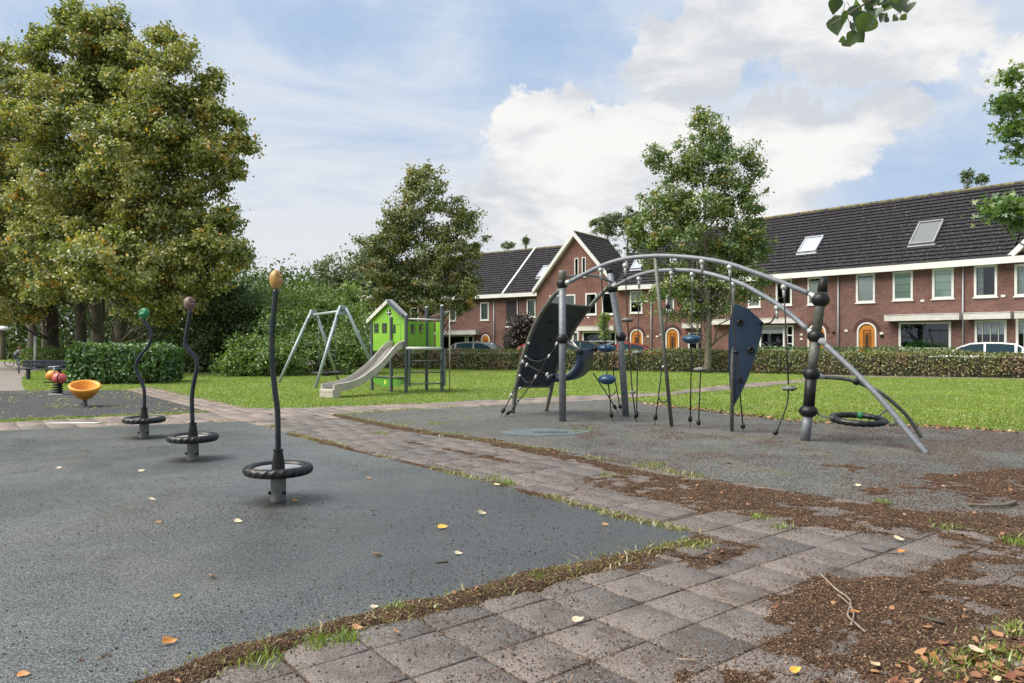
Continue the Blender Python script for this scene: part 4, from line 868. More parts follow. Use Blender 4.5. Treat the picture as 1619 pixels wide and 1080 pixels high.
# ================================================================= TREES AND HEDGES
def leaf_np(cent, size, out=None, flat=.6, aspect=.62, fold=.22, jit=.35):
    """folded leaf faces; cent (n,3); out = outward direction (n,3)"""
    n = len(cent); nrm = RNG.normal(0, 1, (n, 3)); nrm[:, 2] = nrm[:, 2] * .7 + flat
    if out is not None: nrm += out * .7
    nrm /= np.linalg.norm(nrm, axis=1)[:, None]; r_ = RNG.normal(0, 1, (n, 3)); a = np.cross(nrm, r_); a /= np.linalg.norm(a, axis=1)[:, None]; b_ = np.cross(nrm, a)
    s_ = size * RNG.uniform(1 - jit, 1 + jit, n); s_ = s_[:, None]
    V = np.stack([cent - a * s_ * .5, cent + b_ * s_ * aspect * .5 + nrm * s_ * fold - a * s_ * .05, cent + a * s_ * .5, cent - b_ * s_ * aspect * .5 + nrm * s_ * fold - a * s_ * .05], 1).reshape(-1, 3)
    base = np.arange(n)[:, None, None] * 4; Fc = (base + np.array([[0, 1, 2], [0, 2, 3]])[None]).reshape(-1, 3); return V, Fc
def crown_pts(blobs, per, csig, leaf_per, shell=.5, fine=False):
    """blobs: (centre, rx, ry, rz, weight). returns leaf centres, outward dirs, clump centres"""
    P_, O_, CC = [], [], []
    for c, rx, ry, rz, wt in blobs:
        n = int(per * wt); d = RNG.normal(0, 1, (n, 3)); d /= np.linalg.norm(d, axis=1)[:, None]
        rr = shell + (1 - shell) * RNG.random(n) ** .7; rr *= RNG.uniform(.80, 1.16, n)
        # the lobe breaks up into boughs, with gaps between them
        ml = max(7, int(9 + 4 * wt ** .5)); ld = RNG.normal(0, 1, (ml, 3)); ld /= np.linalg.norm(ld, axis=1)[:, None]; ldr = .42 + .58 * RNG.random(ml) ** .6; lc = ld * ldr[:, None]; li = RNG.integers(0, ml, n); lr = RNG.uniform(.28, .58, ml)
        if fine: ml = 30; ld = RNG.normal(0, 1, (ml, 3)); ld /= np.linalg.norm(ld, axis=1)[:, None]; lc = ld * (.15 + .95 * RNG.random(ml) ** .6)[:, None]; li = RNG.integers(0, ml, n); lr = RNG.uniform(.14, .34, ml)
        q_ = lc[li] + d * (lr[li] * rr)[:, None]
        cc = np.array(c)[None] + q_ * np.array([rx, ry, rz])[None]; d = ld[li] * .6 + d * .6
        k = RNG.integers(int(leaf_per * .5), int(leaf_per * 1.5), n); idx = np.repeat(np.arange(n), k); cs = csig * RNG.uniform(.6, 1.35, n)
        sub = cc[idx] + RNG.normal(0, 1, (len(idx), 3)) * cs[idx][:, None] * np.array([1, 1, .62])[None]
        P_.append(sub); O_.append(d[idx]); CC.append(cc)
    return np.concatenate(P_), np.concatenate(O_), np.concatenate(CC)
def limb(mb, a, b_, r0, r1, wob=.06, n=6, seg=5):
    a = Vector(a); b_ = Vector(b_); L = (b_ - a).length; pts = [a.lerp(b_, i / seg) + (Vector((random.gauss(0, 1), random.gauss(0, 1), random.gauss(0, .6))) * wob * L * (0 if i in (0, seg) else 1)) + Vector((0, 0, -L * .06 * math.sin(math.pi * i / seg))) for i in range(seg + 1)]
    mb.tube(pts, [r0 + (r1 - r0) * i / seg for i in range(seg + 1)], n, cap=False)
def tree(name, label, base, h_trunk, r_trunk, blobs, lm, bark, per=40, csig=.3, leaf_per=40, size=.14, shell=.45, group=None, cat='tree', limbs=14, lean=(0, 0), sprigs=0, top=None, fine=False):
    root = empty(name, base, label, cat, 0, group); b0 = Vector(base)
    Lp, Lo, CC = crown_pts([((Vector(c) - b0)[:], rx, ry, rz, w_) for c, rx, ry, rz, w_ in blobs], per, csig, leaf_per, shell, fine)
    if sprigs:       # outlying twigs that roughen the outline
        k = RNG.choice(len(CC), sprigs); mid = CC.mean(0); dirs = CC[k] - mid; dirs /= np.linalg.norm(dirs, axis=1)[:, None]; dirs[:, 2] += .15
        m2 = 9; f_ = RNG.random((sprigs, m2)); ln = RNG.uniform(.3, .9, sprigs) * csig * 3.0
        pp = CC[k][:, None, :] + dirs[:, None, :] * (f_ * ln[:, None])[:, :, None] + RNG.normal(0, csig * .28, (sprigs, m2, 3)); Lp = np.concatenate([Lp, pp.reshape(-1, 3)]); Lo = np.concatenate([Lo, np.repeat(dirs, m2, 0)])
    V, Fc = leaf_np(Lp, size, Lo); cr = np_mesh('crown', V, Fc, lm, root)
    tk = MB(); topz = (top if top else float(np.percentile(CC[:, 2], 88))); cx, cy = (float(np.median(CC[:, 0])), float(np.median(CC[:, 1]))); nseg = 9; pts, rad = [], []
    for i in range(nseg + 1):
        f_ = i / nseg; z = topz * f_; k = max(0, (z - h_trunk) / max(.1, topz - h_trunk)); pts.append((cx * k + lean[0] * f_ + random.gauss(0, .03) * (i > 0), cy * k + lean[1] * f_, z)); rad.append(max(.02, r_trunk * (1.18 if i == 0 else 1 - .9 * f_ ** 1.2)))
    tk.tube(pts, rad, 12, sub=3)
    ids = RNG.choice(len(CC), min(limbs * 3, len(CC)), replace=False); ids = ids[np.argsort(CC[ids][:, 2])]
    for j, i in enumerate(ids):
        c = CC[i]; zst = max(h_trunk * .8, c[2] - np.hypot(c[0] - cx, c[1] - cy) * .8 - .5); zst = min(zst, topz * .95); f_ = zst / topz; s_ = int(min(nseg, max(0, f_ * nseg))); p = Vector(pts[s_]); r0 = rad[s_] * (.30 if j % 3 == 0 else .18); limb(tk, p, c, r0, .012, .05, 5)
    tk.build('trunk', bark, root, True); return root
LM = {
 'big': leafmat('autumn_maple_leaves', ((0.092, 0.138, 0.0253), (0.2242, 0.2587, 0.0552), (0.529, 0.483, 0.1495)), .55, .32, ((.75, .30, .04), (.70, .46, .06)), .60, .8),
 'lime': leafmat('lime_tree_leaves', ((0.0875, 0.125, 0.04), (0.1625, 0.1938, 0.06), (0.3125, 0.3125, 0.1)), .8, .30, ((.62, .32, .04), (.48, .28, .06)), .60, .9),
 'lime2': leafmat('street_tree_leaves', ((0.072, 0.135, 0.036), (0.1404, 0.216, 0.054), (0.27, 0.324, 0.09)), .8, .32, ((.60, .42, .04), (.48, .28, .06)), .60, 1.0),
 'dark': leafmat('dark_wood_leaves', ((0.053, 0.0898, 0.0265), (0.0918, 0.1387, 0.0367), (0.1734, 0.2346, 0.0571)), .4, .25),
 'shrub': leafmat('shrub_leaves', ((0.0802, 0.1462, 0.0285), (0.1462, 0.2407, 0.0392), (0.2852, 0.3743, 0.0713)), .7, .30),
 'shrub_l': leafmat('light_shrub_leaves', ((0.091, 0.169, 0.026), (0.156, 0.26, 0.039), (0.286, 0.377, 0.065)), .9, .32),
 'hedge': leafmat('hedge_leaves', ((0.0616, 0.0968, 0.0246), (0.1496, 0.1848, 0.0493), (0.3344, 0.2992, 0.088)), 1.1, .25, ((.30, .14, .08), (.34, .25, .15)), .55, .55),
 'block': leafmat('dense_hedge_leaves', ((0.039, 0.1014, 0.0234), (0.0715, 0.156, 0.0325), (0.156, 0.26, 0.052)), 1.2, .28),
 'bright': leafmat('bright_tree_leaves', ((.13, .22, .03), (.18, .28, .04), (.27, .34, .07)), .8, .35),
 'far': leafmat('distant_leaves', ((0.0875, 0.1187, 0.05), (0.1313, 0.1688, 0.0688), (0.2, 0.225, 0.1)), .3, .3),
 'maple': leafmat('fresh_maple_leaves', ((.055, .13, .03), (.09, .19, .04), (.22, .28, .05)), 1.5, .45),
 'linden': leafmat('linden_leaves', ((.030, .055, .018), (.05, .09, .025), (.14, .20, .04)), 4, .5),
 'purple': leafmat('purple_leaves', ((.020, .013, .013), (.045, .026, .024), (.07, .04, .03)), 1, .2),
}
def B(px, py, Y, rx, ry, wt=None, d=None):
    """crown lobe seen at px,py with pixel half-sizes rx,ry at distance Y"""
    k = Y / F; a = rx * k; b_ = ry * k; return (P(px, py, Y), a, d if d else a * .9, b_, wt if wt else (a * b_) ** .8)
# big group on the left
tree('maple_tree', 'autumn-tinted tree at the right of the big group, pale trunk behind the hedge block', G(191, 587.5), 2.9, .32,
     [B(250, 130, 34, 62, 66), B(292, 200, 34, 68, 66), B(335, 240, 34, 44, 46, .8), B(275, 310, 34, 76, 66), B(240, 400, 34, 90, 70), B(325, 410, 33, 50, 48), B(205, 260, 34, 80, 90), B(180, 420, 32, 75, 60), B(290, 460, 34, 55, 35, .8), B(245, 485, 34, 50, 28, .6), B(345, 350, 34, 30, 40, .6), B(275, 92, 34, 22, 18, .45), B(335, 128, 34, 16, 16, .3), B(366, 190, 34, 20, 18, .35), B(378, 230, 34, 20, 16, .35), B(370, 272, 34, 18, 14, .3), B(372, 400, 33, 18, 18, .35), B(352, 345, 33.5, 14, 14, .25)],
     LM['big'], M['bark'], 112, .20, 29, .18, .30, 'tall trees behind the dense hedge', limbs=20, sprigs=900, fine=True)
tree('maple_tree', 'tallest tree of the big group, its crown reaching the top of the photo', G(155, 585), 3.0, .34,
     [B(150, 70, 36, 56, 42), B(114, 26, 36, 20, 26, .6), B(178, 36, 36, 24, 26, .6), B(70, 62, 36, 22, 14, .4), B(255, 60, 35, 18, 18, .4), B(120, 130, 36, 75, 65), B(190, 110, 36, 55, 60), B(90, 210, 36, 80, 70), B(160, 220, 36, 80, 80), B(90, 320, 36, 85, 75), B(150, 360, 36, 80, 70), B(70, 105, 36, 26, 26, .5), B(120, 440, 36, 80, 50, 2)],
     LM['big'], M['bark'], 105, .20, 29, .18, .30, 'tall trees behind the dense hedge', limbs=20, sprigs=900, fine=True)
tree('maple_tree', 'leafy tree of the big group with its crown cut by the left photo edge', P(84, 577, 42) * 1.0 - Vector((0, 0, EYE - (577 - CY) * 42 / F)), 3.0, .34,
     [B(20, 150, 40, 60, 60), B(0, 240, 40, 75, 70), B(40, 330, 40, 85, 65), B(-20, 400, 40, 90, 70), B(60, 430, 40, 80, 50), B(20, 480, 40, 70, 24, .9), B(-60, 300, 40, 80, 90), B(10, 95, 40, 30, 25, .5)],
     LM['big'], M['bark_dark'], 66, .22, 36, .19, .30, 'tall trees behind the dense hedge', limbs=14, sprigs=260)
for (px, Y, r_, lab, bk) in ((128, 39, .32, 'shaded rough trunk left of the two broad trunks under the big canopy', 'bark_dark'), (50, 52, .30, 'brown trunk standing behind the white post on the left', 'bark'), (70, 56, .22, 'slim distant trunk between the white post and the bench', 'bark'),
                      (4, 60, .22, 'slender pale trunk at the left photo edge beyond the cyclist', 'bark'), (262, 44, .22, 'slim yellowish trunk between the green and brown capped spinners', 'bark'), (240, 46, .26, 'dark trunk right behind the green capped spinner', 'bark_dark')):
    g_ = P(px, 540, Y); tree('park_tree', lab, (g_.x, Y, 0), 3.4, r_, [(Vector((g_.x, Y, 6.0)), 2.6, 2.4, 2.0, 2.2), (Vector((g_.x + .8, Y, 8.0)), 2.6, 2.2, 2.2, 1.6)], LM['dark'], M[bk], 34, .5, 46, .22, .4, 'park trees under the big canopy', limbs=8)
# distant wood behind the left group
Vs, Fs, off = [], [], 0
cx = RNG.uniform(-115, -9, 2400); cy = 62 + RNG.normal(0, 3.5, 2400) - .15 * cx; cz = RNG.uniform(0.2, 7.5, 2400); cc = np.stack([cx, cy, cz], 1)[np.repeat(np.arange(2400), 42)]; pp = cc + RNG.normal(0, .7, cc.shape); pp[:, 2] = np.abs(pp[:, 2])
V, Fc = leaf_np(pp, .36); tag(np_mesh('woodland', V, Fc, LM['dark']), 'dark wooded belt far behind the bench and cyclist', 'woodland', kind='stuff')
# two rounded street trees
def gz(px, py): return G(px, py)
tree('street_tree', 'rounded street tree with orange patches standing behind the green playhouse', G(679, 583.5), 2.3, .17,
     [B(668, 300, 38, 42, 36), B(640, 345, 38, 48, 36), B(705, 345, 38, 46, 36), B(668, 390, 38, 75, 40), B(735, 385, 38, 34, 32, .8), B(600, 400, 38, 38, 36), B(615, 440, 38, 42, 36), B(700, 445, 38, 55, 42), B(655, 460, 38, 55, 36), B(735, 440, 38, 30, 34, .7), B(655, 280, 38, 18, 16, .4), B(720, 480, 38, 34, 20, .5), B(625, 480, 38, 34, 18, .5)],
     LM['lime'], M['bark'], 78, .17, 25, .15, .3, 'rounded street trees on the lawn', limbs=22, sprigs=520, fine=True)
tree('street_tree', 'taller pointed street tree standing behind the climbing arch', G(1119, 590), 2.5, .17,
     [B(1118, 215, 35.5, 30, 36), B(1085, 270, 35.5, 42, 40), B(1150, 262, 35.5, 44, 42), B(1050, 330, 35.5, 44, 42), B(1105, 330, 35.5, 60, 45), B(1172, 330, 35.5, 38, 45), B(1035, 375, 35.5, 44, 40), B(1100, 395, 35.5, 70, 45), B(1170, 400, 35.5, 44, 45), B(1075, 455, 35.5, 65, 36), B(1150, 455, 35.5, 60, 40), B(1035, 250, 35.5, 14, 16, .35), B(1108, 185, 35.5, 12, 16, .3), B(1190, 275, 35.5, 18, 28, .4), B(1195, 370, 35.5, 24, 24, .4), B(1090, 490, 35.5, 50, 18, .6)],
     LM['lime2'], M['bark'], 80, .17, 26, .14, .3, 'rounded street trees on the lawn', limbs=24, sprigs=560, fine=True)
# shrubbery between the big trees and the swing
SG = 'shrubs behind the swing'
def shrub(lab, gx, gy, blobs, lm, per=60, cs=.22, lp=40, size=.12, name='shrub', group=SG): return tree(name, lab, G(gx, gy), .3, .09, blobs, lm, M['bark_dark'], per, cs, lp, size, .35, group, 'shrub', limbs=10, sprigs=80, top=1.6)
shrub('broad dark green shrub directly behind the swing frame', 500, 592, [B(500, 560, 33, 60, 36), B(520, 520, 34, 60, 44), B(470, 535, 34, 55, 45), B(550, 555, 33.5, 32, 34), B(480, 490, 35, 50, 34), B(575, 520, 34, 34, 50, 1.2)], LM['shrub'])
shrub('yellow-green low shrub left of the swing, behind the ochre capped spinner', 415, 594, [B(412, 570, 31.5, 36, 28), B(395, 555, 32, 30, 32), B(440, 565, 32, 34, 32), B(380, 580, 31.5, 24, 18, .6)], LM['shrub_l'], 80)
shrub('tall dark bush with bare brown stems right of the dense hedge', 325, 588, [B(330, 530, 36, 60, 56), B(360, 500, 36, 60, 50), B(300, 560, 35, 40, 26), B(380, 480, 37, 50, 36), B(290, 520, 37, 40, 50, 1.2)], LM['dark'], 60, .28, 44, .15)
shrub('large leafy shrub filling the middle left above the yellow-green one', 430, 590, [B(430, 510, 38, 60, 48), B(410, 484, 39, 50, 24), B(460, 488, 39, 50, 26), B(500, 482, 40, 50, 24), B(370, 480, 40, 40, 22)], LM['shrub'], 60, .28, 44, .15)
# brown stems in the dark bush
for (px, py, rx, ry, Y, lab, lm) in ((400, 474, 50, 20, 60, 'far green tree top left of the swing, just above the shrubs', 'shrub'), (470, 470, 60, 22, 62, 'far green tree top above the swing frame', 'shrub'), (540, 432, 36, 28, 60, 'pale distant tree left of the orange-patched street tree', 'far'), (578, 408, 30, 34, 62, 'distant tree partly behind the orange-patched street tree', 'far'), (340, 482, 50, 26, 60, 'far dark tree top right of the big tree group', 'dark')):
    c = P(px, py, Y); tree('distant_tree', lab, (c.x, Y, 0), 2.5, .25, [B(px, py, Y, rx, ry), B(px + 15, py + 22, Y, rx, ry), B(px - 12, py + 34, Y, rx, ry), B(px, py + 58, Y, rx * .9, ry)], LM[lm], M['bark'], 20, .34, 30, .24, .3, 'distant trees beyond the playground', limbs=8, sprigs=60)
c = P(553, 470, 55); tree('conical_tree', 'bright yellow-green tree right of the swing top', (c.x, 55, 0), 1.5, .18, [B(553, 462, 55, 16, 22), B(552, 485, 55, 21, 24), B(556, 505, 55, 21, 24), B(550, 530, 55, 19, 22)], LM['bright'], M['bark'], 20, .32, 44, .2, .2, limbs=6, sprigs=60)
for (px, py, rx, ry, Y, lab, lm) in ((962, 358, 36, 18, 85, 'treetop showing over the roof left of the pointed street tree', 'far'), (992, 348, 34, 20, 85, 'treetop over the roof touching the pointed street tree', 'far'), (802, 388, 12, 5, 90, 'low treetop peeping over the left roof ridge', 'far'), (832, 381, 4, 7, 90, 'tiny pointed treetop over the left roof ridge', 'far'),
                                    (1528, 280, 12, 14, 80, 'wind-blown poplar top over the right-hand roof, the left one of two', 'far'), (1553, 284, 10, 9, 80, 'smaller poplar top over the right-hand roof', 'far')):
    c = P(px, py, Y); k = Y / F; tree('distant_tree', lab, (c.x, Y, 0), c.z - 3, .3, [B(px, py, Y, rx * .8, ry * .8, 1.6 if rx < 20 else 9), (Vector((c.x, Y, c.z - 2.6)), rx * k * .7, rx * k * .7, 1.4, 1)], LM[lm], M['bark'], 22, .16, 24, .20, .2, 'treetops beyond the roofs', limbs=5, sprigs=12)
# purple-leaved bush against the left row
tree('purple_shrub', 'dark purple-leaved shrub in front of the left part of the terrace', (P(828, 540, 57).x, 57, 0), .6, .1, [B(826, 520, 57, 16, 22, 1.6), B(840, 530, 57, 12, 20, 1.2), B(818, 540, 57, 12, 14, 1)], LM['purple'], M['bark_dark'], 60, .3, 40, .16, .2, None, 'shrub', limbs=6, sprigs=40)
tree('climbing_plant', 'slim green plant in front of the gabled house bay window', (P(955, 540, 52).x, 52, 0), .6, .05, [B(955, 505, 52, 4, 12, .8), B(955, 522, 52, 6, 12, 1)], LM['shrub_l'], M['bark_dark'], 30, .15, 26, .14, .2, None, 'plant', limbs=3)

# clipped hedges: leaves over a twiggy core
def hedge(name, label, pts, wd, h, lm, dens=420, size=.085, rough=.05, group=None, hv=.05, core=.72):
    pts = [Vector(p[:2]) for p in pts]; root = empty(name, (pts[0].x, pts[0].y, 0), label, 'hedge', 0, group); o = Vector((pts[0].x, pts[0].y, 0)); P_, O_ = [], []; cb = MB()
    for i in range(len(pts) - 1):
        a, b_ = pts[i], pts[i + 1]; L = (b_ - a).length; d = (b_ - a) / L; nr = Vector((-d.y, d.x)); per = h * 2 + wd; n = int(L * per * dens * 1.0)
        s_ = RNG.uniform(-.02, L + .02, n); q = RNG.uniform(0, per, n); x = np.where(q < h, -wd / 2, np.where(q < h + wd, q - h - wd / 2, wd / 2)); z = np.where(q < h, q, np.where(q < h + wd, h, per - q))
        gx = a.x + d.x * s_ + nr.x * x; gy = a.y + d.y * s_ + nr.y * x; bulge = (vnoise(gx * 1.3, gy * 1.3 + z * 1.5, 3) - .5) * rough * 4 + RNG.normal(0, rough, n)
        side = np.where(q < h, -1, np.where(q > h + wd, 1, 0)); x = x + side * bulge; z2 = z + (side == 0) * (bulge + hv * (vnoise(gx * .5, gy * .5, 2) - .5) * 3); z2 = np.maximum(z2, .03); x = np.where((side == 0), x, x - side * np.maximum(0, z - h + .15) * .6)
        P_.append(np.stack([a.x + d.x * s_ + nr.x * x - o.x, a.y + d.y * s_ + nr.y * x - o.y, z2], 1)); O_.append(np.stack([nr.x * side, nr.y * side, (side == 0) * 1.0], 1))
        M4 = Matrix.Translation(Vector((a.x - o.x, a.y - o.y, 0))) @ Matrix.Rotation(math.atan2(d.y, d.x), 4, 'Z'); cb.box(.12 if i == 0 else -.0, L - (.12 if i == len(pts) - 2 else 0), -wd / 2 * core, wd / 2 * core, .05, h * (core + .12), M4)
        for j in range(int(L * 5)):
            u = random.uniform(0, L); v = random.choice((-1, 1)) * wd * .38; p = M4 @ Vector((u, v, 0)); cb.tube([p, p + Vector((random.gauss(0, .08), random.gauss(0, .05), h * .7))], [.014, .006], 4)
    for e, q in ((pts[0], pts[1]), (pts[-1], pts[-2])):
        d = (e - q).normalized(); nr = Vector((-d.y, d.x)); n = int(wd * h * dens * 1.5); s_ = RNG.uniform(-wd / 2, wd / 2, n); z = RNG.uniform(0.03, h, n); b_ = np.abs(RNG.normal(0, rough, n)) + .08 * vnoise(s_ * 3, z * 3)
        P_.append(np.stack([e.x - o.x + nr.x * s_ + d.x * b_, e.y - o.y + nr.y * s_ + d.y * b_, z], 1)); O_.append(np.stack([np.full(n, d.x), np.full(n, d.y), np.zeros(n)], 1))
    pp = np.concatenate(P_); k = pp[:, 2] > RNG.random(len(pp)) * .22; V, Fc = leaf_np(pp[k], size, np.concatenate(O_)[k], .2); np_mesh('foliage', V, Fc, lm, root); cb.build('stems', M['bark_dark'], root); return root
hp = [(28, 25.6)] + [tuple(G(a, b_)[:2]) for a, b_ in ((1619, 598.5), (1400, 595), (1186, 590), (1000, 587), (760, 585), (640, 583), (520, 581.5))]
hedge('clipped_hedge', 'long clipped hedge with brown and yellowing leaves between lawn and street', [(x, y + .45) for x, y in hp], .85, 1.0, LM['hedge'], 360, .095, .05)
hedge('box_hedge', 'dense dark green hedge block at left behind the orange bowl', [(x, y + 1.05) for x, y in gp((107, 608), (245, 607.5))], 2.0, 1.26, LM['block'], 420, .135, .07, None, .1)
hedge('box_hedge', 'low hedge end at left just right of the dense block, in front of the trunks', gp((232, 588), (282, 586.5)), 2.0, 1.15, LM['block'], 240, .14, .08)
hedge('box_hedge', 'small bright hedge behind the bench at left', gp((58, 581), (98, 583)), 1.5, .95, LM['shrub'], 240, .13, .1)
def fpt(f, px, off): 
    p = PL(px, 540, f.A + f.n * off, f.A + f.n * off + f.u); return (p.x, p.y)
hedge('front_garden_hedge', 'low garden hedge below the windows of the right-hand houses', [fpt(FR, 1186, -2.2), fpt(FR, 1350, -2.2), fpt(FR, 1600, -2.2)], .6, 1.12, LM['block'], 200, .11, .05, 'low front garden hedges')
hedge('front_garden_hedge', 'low garden hedge under the arched door beside the pointed street tree', [fpt(FM, 1020, -2.2), fpt(FM, 1125, -2.2)], .6, .95, LM['block'], 200, .12, .05, 'low front garden hedges')
hedge('front_garden_hedge', 'low garden hedge in front of the set-back house part', [fpt(FL, 690, -2.2), fpt(FL, 850, -2.4)], .6, .75, LM['block'], 160, .13, .05, 'low front garden hedges')

# near tree outside the frame on the right whose branches reach into the picture
def near_tree():
    root = empty('linden_tree', (5.6, 3.4, 0), 'linden branch with large round leaves hanging from the top edge of the photo', 'tree'); o = Vector((5.6, 3.4, 0)); tk = MB()
    tk.tube([(0, 0, 0), (.05, 0, 1.5), (-.05, .05, 3.2), (-.3, .1, 4.6), (-.6, .2, 6.5)], [.26, .20, .17, .12, .05], 12, sub=3)
    tip = P(1312, 40, 3.9) - o; m1 = P(1440, -30, 3.9) - o; tk.tube([(-.1, .05, 3.4), (-1.0, .3, 4.0), tuple(m1 + Vector((.7, 0, .15))), tuple(m1), tuple(P(1370, 5, 3.9) - o), tuple(tip)], [.07, .045, .022, .012, .006, .003], 7, sub=4)
    tk.build('trunk', M['bark'], root, True)
    mb = MB(); prof = [(0, 0), (.06, .30), (.22, .46), (.45, .42), (.7, .26), (.88, .1), (1, 0)]
    spots = [(1322, 42, .085), (1348, 62, .07), (1332, 30, .07), (1362, 38, .095), (1352, 16, .08), (1378, 8, .08), (1384, 22, .075), (1404, 12, .085), (1400, 30, .05), (1422, 8, .085), (1436, 14, .07), (1345, 45, .06), (1376, 40, .075), (1414, 30, .04), (1360, 60, .06), (1338, 70, .04), (1392, 2, .08), (1420, -12, .09), (1450, -16, .09), (1475, -24, .09), (1365, -8, .07), (1405, -14, .09)]
    spots += [(px + random.gauss(0, 9), py - abs(random.gauss(0, 9)), s_ * .9) for px, py, s_ in spots]
    for px, py, s_ in spots:
        s_ *= 1.2
        c = P(px, py, 3.9 + random.uniform(-.12, .12)) - o; ax = Vector((random.gauss(0, .6), random.gauss(0, .4), -1 + random.gauss(0, .4))).normalized(); nn = Vector((random.gauss(0, .5), -1, random.gauss(0, .5))).normalized(); sd_ = ax.cross(nn).normalized(); nn = sd_.cross(ax); vs = []
        for sg in (-1, 0, 1):
            for u, wv_ in prof: vs.append(c + ax * (u - .5) * s_ + sd_ * sg * wv_ * s_ + nn * (abs(sg) * wv_ * .25 * s_ + .1 * s_ * (u - .5) ** 2))
        n = len(prof); mb.add(vs, [(r_ * n + k, r_ * n + k + 1, (r_ + 1) * n + k + 1, (r_ + 1) * n + k) for r_ in (0, 1) for k in range(n - 1)])
        mb.tube([c - ax * s_ * .5, c - ax * s_ * .8 + Vector((0, 0, .01))], .0015, 4)
    mb.build('crown', LM['linden'], root)
near_tree()
def side_maple():
    root = empty('maple_tree', (13.2, 14.5, 0), 'fresh green maple branches entering at the right edge', 'tree'); o = Vector((13.2, 14.5, 0)); tk = MB()
    tk.tube([(0, 0, 0), (.05, 0, 2), (0, 0, 4.5), (.1, 0, 7.5)], [.22, .17, .12, .03], 12, sub=3); CC = []; tips = []
    for px, py, Y in ((1600, 120, 13), (1585, 165, 13), (1605, 165, 13.2), (1612, 200, 13), (1595, 205, 13), (1617, 240, 13), (1635, 150, 13), (1640, 200, 13.3), (1655, 250, 13.3), (1570, 335, 12.6), (1585, 325, 12.6), (1600, 335, 12.6), (1618, 330, 12.8), (1612, 350, 12.7), (1640, 330, 13), (1660, 300, 13.3), (1690, 200, 13.6), (1700, 300, 14), (1680, 120, 13.6), (1740, 220, 14.5), (1760, 100, 14.5), (1790, 300, 15)):
        c = P(px, py, Y) - o; CC.append(c); limb(tk, (0, 0, max(1.8, c.z - 1.6)), c, .04, .006, .04, 5)
    tk.build('trunk', M['bark'], root, True); CC = np.array([tuple(c) for c in CC]); idx = np.repeat(np.arange(len(CC)), 150); pp = CC[idx] + RNG.normal(0, .105, (len(idx), 3)) * np.array([1.1, 1.3, .9])
    # five-lobed leaves: three crossing folded blades each
    Vs, Fs, nv = [], [], 0
    n = len(pp); nrm = RNG.normal(0, 1, (n, 3)); nrm[:, 2] += .5; nrm /= np.linalg.norm(nrm, axis=1)[:, None]; r_ = RNG.normal(0, 1, (n, 3)); a = np.cross(nrm, r_); a /= np.linalg.norm(a, axis=1)[:, None]; b_ = np.cross(nrm, a); s_ = RNG.uniform(.08, .13, n)[:, None]
    rim = []
    for k in range(10):
        th = -2.4 + 4.8 * k / 9; rad = (.62 if k in (2, 7) else .5 if k in (0, 9) else .60 if k in (4, 5) else .24); rim.append(pp + (a * math.cos(th) + b_ * math.sin(th)) * s_ * rad * 1.1 + nrm * s_ * .06)
    V = np.stack([pp] + rim, 1).reshape(-1, 3); base = np.arange(n)[:, None, None] * 11; Fc = (base + np.array([[0, k, k + 1] for k in range(1, 10)])[None]).reshape(-1, 3); np_mesh('crown', V, Fc, LM['maple'], root)
side_maple()

